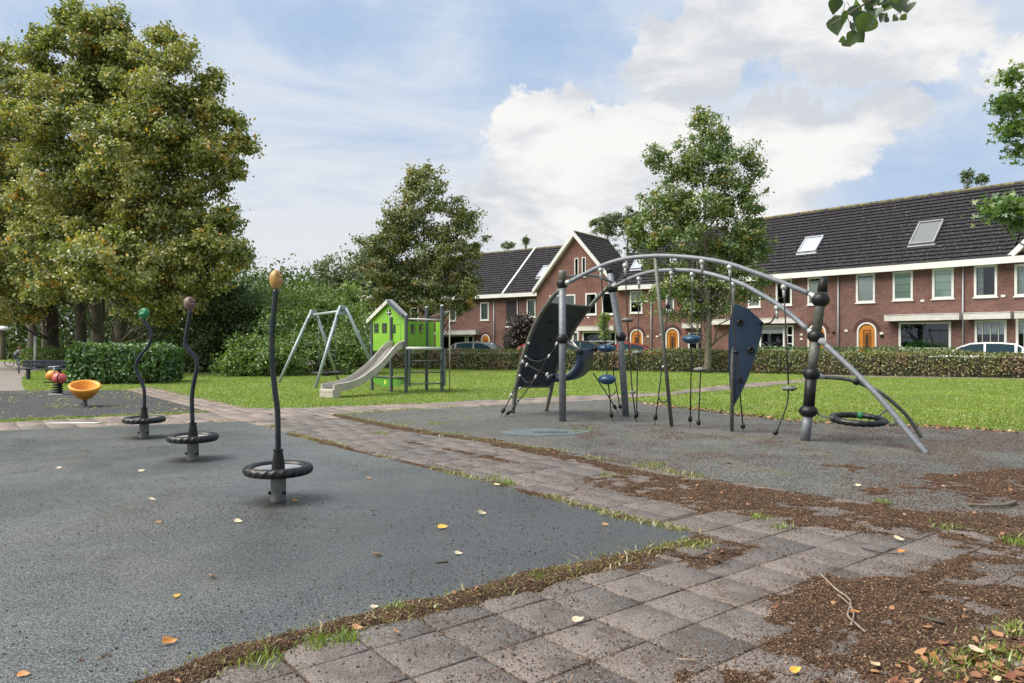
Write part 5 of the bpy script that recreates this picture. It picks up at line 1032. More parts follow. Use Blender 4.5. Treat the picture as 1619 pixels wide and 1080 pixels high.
# ================================================================= PLAYGROUND EQUIPMENT
def spinner(base, ring_y, ring_r, path, knob, knob_mat, label, chip):
    """stand-on spinner: stub, tyre ring, rubber cone, bent pole, egg cap"""
    b0 = G(*base); Y = b0.y; root = empty('spinner', b0, label, 'spinner', 0, 'twisted pole spinners on the blue rubber'); L = lambda px, py: P(px, py, Y) - b0; zr = L(base[0], ring_y).z
    s_ = MB(); s_.tube([(0, 0, -.05), (0, 0, zr - .03)], .070, 20); st = s_.build('base_post', M['stub'], root, True); smooth_angle(st)
    bo = MB()
    for sx in (-1, 1): bo.lathe([(.016, 0), (.018, .012), (.012, .02)], (sx * .062, -.035, .10), 8, (sx, -.5, 0))
    bo.build('bolt', M['black'], st)
    rg = MB(); n, m_ = 72, 12; vs, fs = [], []
    for i in range(n):
        a = 2 * math.pi * i / n; gro = .016 if i % 3 == 0 else 0
        for k in range(m_):
            q = 2 * math.pi * k / m_; co, si = math.cos(q), math.sin(q); r_ = .046 - (gro if co > .2 else 0); aa = a + (.10 * si if True else 0)
            vs.append(((ring_r - .045 + r_ * co) * math.cos(aa), (ring_r - .045 + r_ * co) * math.sin(aa), zr + r_ * .95 * si))
    for i in range(n):
        for k in range(m_): fs.append((i * m_ + k, ((i + 1) % n) * m_ + k, ((i + 1) % n) * m_ + (k + 1) % m_, i * m_ + (k + 1) % m_))
    rg.add(vs, fs); ro = rg.build('tyre_ring', M['rubber_tyre'], root, True)
    sp = MB(); sp.lathe([(.10, -.02), (.12, .0), (.19, .01), (ring_r - .085, .012), (ring_r - .085, -.004), (.10, -.035)], (0, 0, zr), 28); sp.build('step_plate', M['roof_grey'], ro, True)
    cn = MB(); cn.lathe([(.062, -.03), (.060, .03), (.040, .165), (.046, .172), (.046, .186), (.02, .19)], (0, 0, zr), 20); smooth_angle(cn.build('rubber_cone', M['black'], root))
    pl = MB(); pts = [L(*p) for p in path]; pl.tube(pts, .026, 14, sub=6); pl.build('pole', M['twister_pole'], root, True)
    k = MB(); c = L(knob[0], knob[1]); hw, hh = knob[2] * Y / F / 2, knob[3] * Y / F / 2; n, m_ = 22, 14; vs, fs = [], []
    for i in range(m_ + 1):
        th = math.pi * i / m_; z = -math.cos(th) * hh; r0 = math.sin(th) * hw * (1.0 - .10 * math.cos(th + .3))
        for j in range(n):
            a = 2 * math.pi * j / n; r_ = r0
            if i >= m_ * .55 and math.cos(a - (.3 if chip else 3.6)) > .15: r_ = r0 * (.55 if (j % 3) else .82)
            vs.append(c + Vector((r_ * math.cos(a), r_ * math.sin(a), z)))
    for i in range(m_):
        for j in range(n): fs.append((i * n + j, i * n + (j + 1) % n, (i + 1) * n + (j + 1) % n, (i + 1) * n + j))
    k.add(vs, fs); ko = k.build('cap', knob_mat, root, True)
    bl = MB()   # little leaf-shaped flap on the cap
    sd = 1 if chip else -1
    for q in range(3): bl.lathe([(.001, -hw * .34), (hw * .24, 0), (.001, hw * .34)], c + Vector((sd * hw * (.86 - .1 * q), -hw * .2 + q * .01, hh * (.35 - .45 * q))), 8, (sd, -.2, .5))
    bl.build('cap_flap', knob_mat, ko, True)
spinner((440, 795), 742, .315, [(439.7, 712), (439.5, 690), (438.6, 649), (434.7, 618), (430.8, 575), (430, 536), (432.7, 497), (436.6, 458)], (436.6, 442.5, 20, 31), M['egg_yellow'], 'nearest spinner, nearly straight dark pole with ochre egg cap', True)
spinner((305, 729), 692, .305, [(304.4, 668), (303.6, 645), (303.6, 625.5), (306.4, 606), (311.4, 579), (308.3, 565), (294.7, 549), (293.3, 540), (296.6, 516.6), (301.3, 491)], (300, 480, 18, 22), M['egg_brown'], 'middle spinner, zigzag dark pole with brown egg cap', True)
spinner((228, 694), 663.5, .305, [(228.2, 645), (228, 617.7), (222.8, 602), (215.8, 586.6), (215.8, 575), (222.8, 561), (234.4, 547.7), (239.5, 532), (234.4, 516.6), (226.7, 505.8)], (228, 496, 16, 18), M['egg_green'], 'farthest spinner, S-shaped dark pole with small green cap', False)

def bowl():
    b0 = G(134, 643.5); root = empty('spinning_bowl', b0, 'orange bowl seat on a short grey post on the black rubber', 'play bowl')
    m = MB(); m.lathe([(.001, .17), (.10, .175), (.20, .22), (.255, .30), (.27, .31), (.30, .325), (.35, .42), (.385, .475), (.378, .505), (.35, .515), (.31, .50), (.285, .46), (.24, .36), (.12, .29), (.001, .28)], (-.03, .055, .03), 44, (.17, -.29, .94), .86, .86); m.build('bowl', M['bowl'], root, True)
    s_ = MB(); s_.tube([(0, 0, -.03), (0, 0, .19)], .052, 18); so_ = smooth_angle(s_.build('base_post', M['stub'], root)); bo = MB()
    for sx in (-1, 1): bo.lathe([(.018, 0), (.02, .018), (.01, .026)], (sx * .048, -.02, .065), 8, (sx, -.3, 0))
    bo.build('bolt', M['black'], so_)
bowl()
def rider():
    b0 = G(91.5, 624.5); Y = b0.y; root = empty('spring_rider', b0, 'red and orange double-pod spring rider left of the orange bowl', 'spring rider'); L = lambda px, py, d=0: P(px, py, Y + d) - b0
    m = MB(); m.box(-.20, .20, -.14, .14, 0, .035); m.build('foot_plate', M['steel_white'], root, bevel=.01)
    s_ = MB(); pts = [(.115 * math.cos(t_ * 2 * math.pi), .115 * math.sin(t_ * 2 * math.pi), .04 + .068 * t_) for t_ in np.linspace(0, 4.6, 90)]; s_.tube(pts, .021, 8); s_.build('spring', M['black'], root, True)
    s_ = MB(); s_.box(-.36, .36, -.08, .08, .345, .375); s_.build('foot_board', M['black'], root, bevel=.008)
    a = MB(); c = L(83.5, 594, .22); a.ball(c, .155, 18, 12, (1, .2, 0), .18); a.build('orange_pod', M['egg_yellow'] if False else M['bowl'], root, True)
    a = MB(); c = L(94, 598, -.05); a.ball(c, .160, 20, 14, (1, -.15, 0), .20); r_ = a.build('red_pod', M['red'], root, True)
    st = MB(); n = 24; st.tube([c + Vector((.04, .168 * math.cos(2 * math.pi * i / n), .168 * math.sin(2 * math.pi * i / n))) for i in range(n + 1)], .012, 6); st.build('strap', M['black'], r_, True)
    h_ = MB(); h_.tube([L(86.5, 590), L(85.5, 581)], .022, 8); h_.tube([L(76, 580.5), L(95, 579.5)], .018, 8); h_.build('handlebar', M['green_galv'], root, True)
    h_ = MB(); h_.tube([L(94, 590, .1), L(92, 582, .1)], .014, 8); h_.tube([L(87, 580.5, .1), L(100, 580.5, .1)], .016, 8); h_.build('handlebar', M['black'], root, True)
rider()

def climber():
    A = G(889.5, 668); Bp = G(990, 660); Cp = G(1272.8, 698.5); root = empty('rope_climber', (2.6, 12.4, 0), 'grey arched rope climbing frame with slate-blue ramp and hanging blue pods', 'climbing frame'); o = Vector((2.6, 12.4, 0))
    def add(name, mb, mat, parent=None, smooth=True, **kw):
        mb.v = [tuple(Vector(v) - o) for v in mb.v]; return mb.build(name, mat, parent or root, smooth, **kw)
    def one(name, mat, fn, parent=None, smooth=True): m = MB(); fn(m); return add(name, m, mat, parent, smooth)
    def post(pts, r_, mat='galv', name='post'): return one(name, M[mat], lambda m: m.tube(pts, r_, 18))
    topA = P(889, 428, A.y); pA = post([A - Vector((0, 0, .05)), topA], .066); one('post_cap', M['galv_dark'], lambda m: m.lathe([(.07, 0), (.07, .20), (.058, .22), (.0001, .225)], P(889, 447, A.y), 18), pA)
    BB = P(967, 452, A.y + 1.15); topB = P(964.5, 432, A.y + 1.2); pB = post([Bp - Vector((0, 0, .05)), P(981, 533, A.y + 1.02), BB, topB], .066); one('post_cap', M['black'], lambda m: m.lathe([(.068, -.06), (.068, .08), (.05, .11), (.0001, .02)], topB, 16, (-.2, 0, 1)), pB)
    YC = Cp.y; pc = [P(x, y, YC) for x, y in ((1272.8, 699.5), (1278, 650), (1283, 591), (1290, 533), (1297.5, 474), (1301, 462))]
    pC = post([pc[0]] + pc[1:2], .070); post([pc[3], pc[4], pc[5]], .070, 'galv_dark'); post([pc[2], pc[3]], .070, 'galv_dark'); post([pc[1], pc[2]], .082, 'black', 'grip_sleeve')
    one('post_cap', M['black'], lambda m: m.add([v for v in [Vector(c) for c in ()]], []) if False else m.lathe([(.072, 0), (.070, .10), (.066, .17), (.03, .235), (.001, .21)], P(1300, 462, YC), 18, (.12, 0, 1)), pC)
    def ballj(px, py, Y, r_, mat='black', rz=None, ax=None): return one('ball_joint', M[mat], lambda m: m.ball(P(px, py, Y), r_, 18, 12, ax, rz))
    ballj(889, 449, A.y, .105, 'black'); ballj(889, 536, A.y, .108, 'black'); ballj(968, 456, A.y + 1.15, .115); ballj(981.5, 533, A.y + 1.02, .108)
    ballj(1297.5, 474, YC, .132, 'black', .118); ballj(1290, 532, YC, .125, 'black', .105, (.2, 0, 1)); ballj(1283, 591, YC, .122, 'black', .108); ballj(1278, 650, YC, .135, 'black', .10)
    def conn(p, q, r0=.052, r1=.03): return one('connector', M['steel_white'], lambda m: m.tube([p, p.lerp(q, .5), q], [r0, r0 * .9, r1], 14))
    # main arches
    def arc(pxs, Pa, Pb, r_=.040, mat='galv', name='arch_tube'): return one(name, M[mat], lambda m: m.tube([PL(x, y, Pa, Pb) for x, y in pxs], r_, 14, sub=5))
    Cxy = (pc[4].x, YC); t1 = [(902, 445), (925, 433), (950, 421), (975, 412.5), (1000, 407.5), (1036, 405), (1069, 405.5), (1111, 409.5), (1153, 417.5), (1194, 431.4), (1236, 446.7), (1279, 464)]
    arc(t1, A, Cxy); conn(P(892, 449, A.y - .03), PL(904, 444, A, Cxy)); conn(P(1290, 471, YC), PL(1279, 464, A, Cxy), .05, .034)
    Bx = (BB.x, BB.y); Cx2 = (pc[3].x, YC); t2 = [(973, 452.5), (1000, 439), (1028, 430.5), (1055.5, 427.5), (1092, 428), (1125, 434), (1167, 447), (1194, 460.5), (1236, 486), (1277, 521)]
    arc(t2, Bx, Cx2); conn(BB + Vector((0, -.06, 0)), PL(975, 452, Bx, Cx2)); conn(P(1289, 531, YC), PL(1277, 521, Bx, Cx2), .05, .034)
    E3 = G(1467, 718.5); arc([(1305, 545), (1351, 588), (1395.5, 634), (1434, 681), (1467, 719.5)], (pc[3].x, YC), E3); conn(P(1292, 533, YC - .04), PL(1307, 547, (pc[3].x, YC), E3), .06, .034)
    E4 = G(1458, 694); arc([(1300, 596.5), (1331, 598.6), (1354, 603.6), (1373, 612), (1398, 625), (1429, 652), (1445.5, 674), (1458, 695)], (pc[2].x, YC), E4, .030, 'galv_dark'); conn(P(1286, 592, YC), PL(1302, 597, (pc[2].x, YC), E4), .06, .03); one('tube_clamp', M['black'], lambda m: m.ball(PL(1354, 603.6, (pc[2].x, YC), E4), .055, 12, 8))
    # cross bars
    one('cross_bar', M['galv'], lambda m: m.tube([P(896, 438, A.y), P(925, 435.5, A.y + .4), P(948, 438, A.y + .8), P(966, 446, A.y + 1.1)], .026, 10, sub=4)); one('cross_bar', M['galv'], lambda m: m.tube([PL(1040, 410, A, Cxy), PL(1067, 427, Bx, Cx2)], .018, 8))
    # thin posts
    D0 = G(1062, 676); Dt = PL(1036, 408, A, Cxy); one('thin_post', M['galv_dark'], lambda m: m.tube([D0, Dt], .034, 12)); E0 = G(1157, 684); Et = PL(1158.5, 452, Bx, Cx2); one('thin_post', M['galv_dark'], lambda m: m.tube([E0, Et], .030, 12))
    # climbing ramp between two bent rails
    gl, gr_ = G(811, 655), G(863, 651.5); A2, B2 = (A.x, A.y), (BB.x, BB.y)
    lp = [(884.5, 458.5), (869.7, 475), (849, 507), (834, 543), (823.7, 575.6), (816.3, 611), (810.5, 655)]; rp = [(966, 450), (955.6, 460), (937.8, 479), (914, 510), (899, 537), (884.5, 570), (874, 605), (863, 652)]
    def rail(pp, a, b_): return [PL(x, y, a, b_) for x, y in pp]
    Lr, Rr = rail(lp, A2, gl), rail(rp, B2, gr_)
    one('ramp_rail', M['galv_dark'], lambda m: m.tube(Lr, .042, 12, sub=5)); one('ramp_rail', M['galv_dark'], lambda m: m.tube(Rr, .042, 12, sub=5))
    def at_z(pp, z):
        for a, b_ in zip(pp[:-1], pp[1:]):
            if (a.z - z) * (b_.z - z) <= 0: f_ = (a.z - z) / (a.z - b_.z); return a.lerp(b_, f_)
        return pp[-1]
    def spl(pp, n=8):
        q = []
        for i in range(len(pp) - 1):
            p0, p1, p2, p3 = pp[max(i - 1, 0)], pp[i], pp[i + 1], pp[min(i + 2, len(pp) - 1)]
            for k in range(n): u = k / n; q.append(.5 * ((2 * p1) + (p2 - p0) * u + (2 * p0 - 5 * p1 + 4 * p2 - p3) * u * u + (3 * p1 - p0 - 3 * p2 + p3) * u ** 3))
        return q + [pp[-1]]
    Ls, Rs = spl(Lr), spl(Rr); z1 = PL(876, 478, A2, gl).z; z0 = PL(820, 612, A2, gl).z; pn = MB(); n = 24; vs = []
    for th in (0, .022):
        for i in range(n + 1):
            z = z0 + (z1 - z0) * i / n; a, b_ = at_z(Ls, z), at_z(Rs, z - .03); inn = (b_ - a).normalized() * .05
            for q in (a + inn, b_ - inn): vs.append(q + Vector((0, th, 0)))
    fs = [(2 * i, 2 * i + 1, 2 * i + 3, 2 * i + 2) for i in range(n)] + [(2 * (n + 1) + 2 * i, 2 * (n + 1) + 2 * i + 2, 2 * (n + 1) + 2 * i + 3, 2 * (n + 1) + 2 * i + 1) for i in range(n)]
    pn.add(vs, fs); pn_o = add('ramp_panel', pn, M['panel_dark'])
    for z in (z0, z1): one('ramp_crossbar', M['galv_dark'], lambda m: m.tube([at_z(Ls, z), at_z(Rs, z - .03)], .022, 8))
    for x, y, a, g_ in ((834, 543, 0, 0), (829.5, 564, 0, 0), (826, 573, 0, 0), (820, 594, 0, 0), (820.5, 614, 0, 0), (869, 611, 1, 0)): one('rail_fixing', M['steel_white'], lambda m: m.ball(PL(x + (2 if not a else 0), y, A2 if not a else B2, gl if not a else gr_) + Vector((0, -.05, 0)), .030, 10, 8))
    for j in range(3):
        hb = MB(); z = z0 + (z1 - z0) * (.35 + .22 * j); a, b_ = at_z(Ls, z), at_z(Rs, z); hb.lathe([(.035, 0), (.03, .02)], a.lerp(b_, .35 + .2 * (j % 2)) + Vector((0, -.005, 0)), 10, (0, -1, 0)); add('hand_hold', hb, M['black'], pn_o)
    # U-shaped blue seat band
    yb = A.y + .15; ux = MB(); c = Vector((P(881, 566, yb).x, yb, P(881, 566, yb).z)); n = 22; vs = []; ext = Vector((.28, .50, .01))
    for s_, th in ((0, 0), (1, 0), (0, .12), (1, .12)):
        for i in range(n + 1):
            a = R(-118 + 141 * i / n); r_ = .46 - th * (1 - (i / n - .5) ** 2); vs.append(c + Vector((r_ * math.cos(a), 0, r_ * .98 * math.sin(a))) + ext * s_)
    m_ = n + 1; fs = []
    for i in range(n): fs += [(i, i + 1, m_ + i + 1, m_ + i), (2 * m_ + i, 3 * m_ + i, 3 * m_ + i + 1, 2 * m_ + i + 1), (i, 2 * m_ + i, 2 * m_ + i + 1, i + 1), (m_ + i, m_ + i + 1, 3 * m_ + i + 1, 3 * m_ + i)]
    fs += [(0, m_, 3 * m_, 2 * m_), (n, 2 * m_ + n, 3 * m_ + n, m_ + n)]; ux.add(vs, fs); add('curved_seat', ux, M['panel_blue'])
    for px, py, d in ((918, 556, .0), (873.5, 595, .0), (941, 552, .6)): one('ball_joint', M['black'], lambda m: m.ball(P(px, py, yb + d), .058, 12, 8))
    for a, b_ in (((893, 538, A.y), (916, 554, yb)), ((903, 538, A.y + .4), (916, 554, yb)), ((945, 551, yb + .5), (972, 541, A.y + 1.0))): one('short_link', M['steel_white'], lambda m: m.tube([P(*a), P(*a).lerp(P(*b_), .5), P(*b_)], [.02, .024, .018], 8))
    # ropes
    rp_n = [0]
    def rope(pts, r_=.0115, name='rope', sub=0): return one(name, M['rope'], lambda m: m.tube([P(*p) if not isinstance(p, Vector) else p for p in pts], r_, 7, sub=sub))
    def hanger(px, py, Pa, Pb):
        p = PL(px, py + 3, Pa, Pb); return one('rope_hanger', M['steel_white'], lambda m: (m.ball(p, .052, 12, 8), m.tube([p, p - Vector((0, 0, .17))], [.026, .024], 8)))
    def foot(px, py, Y, parent=None, tilt=(0, 0)):
        p = P(px, py, Y); g_ = Vector((p.x + tilt[0], Y + tilt[1], 0.01)); q = p.lerp(g_, -.35)
        one('rope_anchor', M['black'], lambda m: m.tube([p, p.lerp(g_, .12), p.lerp(g_, .45), p.lerp(g_, .55)], [.018, .036, .036, .02], 10)); one('anchor_rod', M['galv_dark'], lambda m: m.tube([p.lerp(g_, .5), g_], .009, 6))
    def pod(px, py, Y, wpx, hpx, mat, studs=False):
        p = P(px, py, Y); rw, rh = wpx * Y / F / 2, hpx * Y / F / 2
        q = one('climbing_pod', M[mat], lambda m: m.lathe([(.001, -rh), (rw * .45, -rh * .9), (rw * .8, -rh * .55), (rw, 0), (rw * .82, rh * .55), (rw * .45, rh * .92), (.001, rh)], p, 24))
        if studs:
            for a in (0.2, 1.8, 3.3, 4.9):
                d_ = Vector((rw * .66 * math.cos(a), rw * .66 * math.sin(a), 0)); one('pod_stud', M['black'], lambda m: m.lathe([(.001, -rh * .95), (.017, -rh * .9), (.019, 0), (.017, rh * .9), (.001, rh * .95)], p + d_, 8), q)
    hA = lambda px, py: hanger(px, py, A, Cxy); hB = lambda px, py: hanger(px, py, Bx, Cx2)
    YA = lambda px: PL(px, 500, A, Cxy).y; YB = lambda px: PL(px, 500, Bx, Cx2).y
    hA(950, 424); rope([(950.5, 432, YA(950)), (955, 500, 13.5), (959.5, 590, 13.5), (964, 625, 13.5), (966, 652, 13.5)]); pod(960, 600, 13.5, 30, 16, 'pod_blue'); pod(958.5, 551, 13.8, 30, 13, 'pod_blue'); foot(966, 652, 13.5, tilt=(.03, 0))
    rope([(972, 535, 14.6), (970, 590, 15), (975.5, 618, 15.2), (980, 643, 15.4)]); foot(980, 640, 15.4, tilt=(.02, 0)); rope([(938, 590, 14.0), (955.5, 617, 14.6), (972, 643, 15.2)]); foot(970, 640, 15.2, tilt=(.10, 0)); rope([(962, 626, 13.6), (968, 625, 14.2), (975.5, 618, 15.2)], .010, sub=4)
    hA(988.5, 417); rope([(988.5, 425, YA(988)), (992, 505, 13.1), (999.6, 618, 13.4), (1004.5, 655, 13.5)]); pod(992, 505.8, 13.1, 21, 7.5, 'pod_grey', True); pod(1000, 620.5, 13.4, 10, 6, 'pod_grey'); foot(1005, 656, 13.5)
    hB(1010.5, 438); rope([(1010.5, 446, YB(1010)), (1008.5, 555, 13.6), (1006.5, 652, 13.4)]); pod(1008, 557.5, 13.6, 19, 7.5, 'pod_grey', True); foot(1006.5, 650, 13.4)
    hB(1062, 429); rope([(1062, 437, YB(1062)), (1056, 487, 12.9), (1051, 531, 12.8), (1046.5, 580, 12.8), (1041, 628, 12.8), (1037, 657, 12.9)]); foot(1037, 655, 12.95, tilt=(-.02, 0)); pod(1055.8, 484, 12.9, 8, 8, 'black')
    for py, px in ((530, 1048), (580, 1052)): one('rope_clamp', M['steel_white'], lambda m: m.ball(P(px - 3, py, 12.75), .028, 8, 6))
    rope([(1041, 627, 12.8), (1046, 636, 12.75), (1052, 635, 12.72), (1057, 631, 12.7)], .013, sub=4)
    hB(1094.7, 431); rope([(1094.7, 440, YB(1094)), (1093.5, 536, 12.7), (1091.5, 660, 12.7)]); pod(1094, 536.5, 12.7, 31, 15, 'pod_blue'); foot(1091.3, 658, 12.72)
    hA(1110, 411); rope([(1110, 419, YA(1110)), (1109, 475, 12.3), (1107.6, 584, 12.36), (1104.5, 667, 12.36)]); pod(1109, 476, 12.3, 11, 6.5, 'black'); pod(1107.6, 584, 12.36, 24, 7.5, 'pod_grey', True); foot(1104.4, 664, 12.36)
    hA(1154, 419.5); rope([(1154, 428, YA(1154)), (1160, 520, 11.8), (1164, 557, 11.8), (1174.5, 672, 11.9)]); pod(1163.5, 556.5, 11.8, 11, 6, 'black'); foot(1174.6, 670, 11.9)
    hB(1159.5, 447); hA(1239.4, 451); rope([(1239.4, 461, YA(1239)), (1243, 530, 11.15), (1246.6, 608, 11.17)]); pod(1247.4, 614, 11.17, 25, 8, 'pod_grey', True); rope([(1246.6, 617, 11.17), (1245, 635, 11.17), (1238, 658, 11.17), (1229, 680, 11.17)], sub=4); foot(1229, 680, 11.17, tilt=(-.09, 0)); hB(1228.6, 484)
    rope([(1208, 512, 11.7), (1218, 510, 11.6), (1224, 502, 11.55), (1228.6, 491, YB(1228))], .013, 'cable', 4)
    # ramp side net
    rope([(886, 540, A.y), (868, 563, 13.9), (848, 597, 14.3), (820, 634, 14.4), (806, 653, 14.4)]); foot(807, 650, 14.3, tilt=(-.14, 0)); rope([(822, 594, 14.7), (809, 625, 14.5), (797, 648, 14.4)]); foot(797.5, 645, 14.3, tilt=(-.08, 0))
    rope([(827, 573, 14.6), (845, 583, 14.3), (865, 592, 14.1), (874, 595, yb)], .010); rope([(830, 564, 14.5), (842, 570, 14.3), (855, 571, 14.1), (868, 563, 13.9)], .009, sub=4); rope([(826, 597, 14.6), (832, 604, 14.5), (840, 604, 14.4), (847, 597, 14.3)], .010, sub=4); rope([(808, 625, 14.5), (815, 633, 14.4), (822, 632, 14.4)], .010, sub=3)
    for px, py, Y in ((868, 563, 13.9), (847, 596, 14.3), (808, 625, 14.5), (826, 572, 14.6), (833, 577, 14.5), (865, 592, 14.1), (880, 544, 13.6)): one('rope_clamp', M['steel_white'], lambda m: m.tube([P(px - 1.5, py + 3, Y - .03), P(px + 1.5, py - 3, Y - .03)], .022, 8))
    # blue fin panel on the thin post
    fin = [(1161.9, 480.3), (1183, 488), (1206.6, 510), (1203, 530), (1195.6, 557), (1183, 595), (1170, 624), (1157.8, 645.6), (1153.5, 610), (1151.6, 570), (1151.8, 530), (1155, 500)]; fa, fb = (E0.x - .3, E0.y + .10), (E0.x + .6, E0.y + .02); fp = [PL(x, y, fa, fb) for x, y in fin]; fm = MB(); n = len(fp); bk = Vector((.02, .03, 0))
    fm.add(fp + [p + bk for p in fp], [tuple(range(n - 1, -1, -1)), tuple(range(n, 2 * n))] + [(i, (i + 1) % n, n + (i + 1) % n, n + i) for i in range(n)]); fo = add('fin_panel', fm, M['panel_blue'], smooth=False)
    for x, y, r_ in ((1169.4, 510, .052), (1187, 553.6, .058), (1168.8, 601.5, .045), (1203, 511, .03)): one('hand_hold', M['black'], lambda m: m.lathe([(r_, 0), (r_ * 1.05, .025), (r_ * .5, .04), (r_ * .4, .02)], PL(x, y, fa, fb) + Vector((0, -.003, 0)), 14, (0, -1, 0)), fo)
    # tyre ring seat on chains
    zc = .36; rc = Vector((P(1357, 663, 10.65).x, 10.65, zc)); rg = MB(); n, k_ = 60, 10; vs, fs = [], []
    for i in range(n):
        a = 2 * math.pi * i / n; rr = .35
        for k in range(k_):
            q = 2 * math.pi * k / k_; t_ = .047 - (.008 if (i % 3 == 0) else 0); vs.append(rc + Vector(((rr + t_ * math.cos(q)) * math.cos(a + .12 * math.sin(q)), (rr + t_ * math.cos(q)) * math.sin(a + .12 * math.sin(q)), t_ * math.sin(q) + .030 * math.sin(a))))
    for i in range(n):
        for k in range(k_): fs.append((i * k_ + k, ((i + 1) % n) * k_ + k, ((i + 1) % n) * k_ + (k + 1) % k_, i * k_ + (k + 1) % k_))
    rg.add(vs, fs); ro = add('ring_seat', rg, M['rubber_tyre']); one('green_band', M['egg_green'], lambda m: m.tube([rc + Vector((.35 * math.cos(a), .35 * math.sin(a), +.030 * math.sin(a))) for a in (.95, 1.05, 1.15)], .051, 12), ro)
    def chain(a, b_, lk=.05):
        m = MB(); L = (b_ - a).length; n = max(2, int(L / (lk * .72))); d = (b_ - a) / n
        for i in range(n):
            c = a + d * (i + .5) - Vector((0, 0, .03 * math.sin(math.pi * (i + .5) / n))); t_ = d.normalized(); s_ = (t_.cross(Vector((0, 0, 1))).normalized() if i % 2 else Vector((0, 0, 1)))
            m.tube([c + t_ * lk * .5 * math.cos(q) + s_ * lk * .32 * math.sin(q) for q in np.linspace(0, 2 * math.pi, 9)], .0085, 5, cap=False)
        add('chain', m, M['galv_dark'])
    chain(P(1287, 650, YC), rc + Vector((-.40, -.05, .03))); chain(rc + Vector((.38, -.15, -.03)), PL(1418, 668, (pc[3].x, YC), E3)); chain(rc + Vector((.30, .28, -.02)), PL(1403, 647, (pc[2].x, YC), E4))
climber()

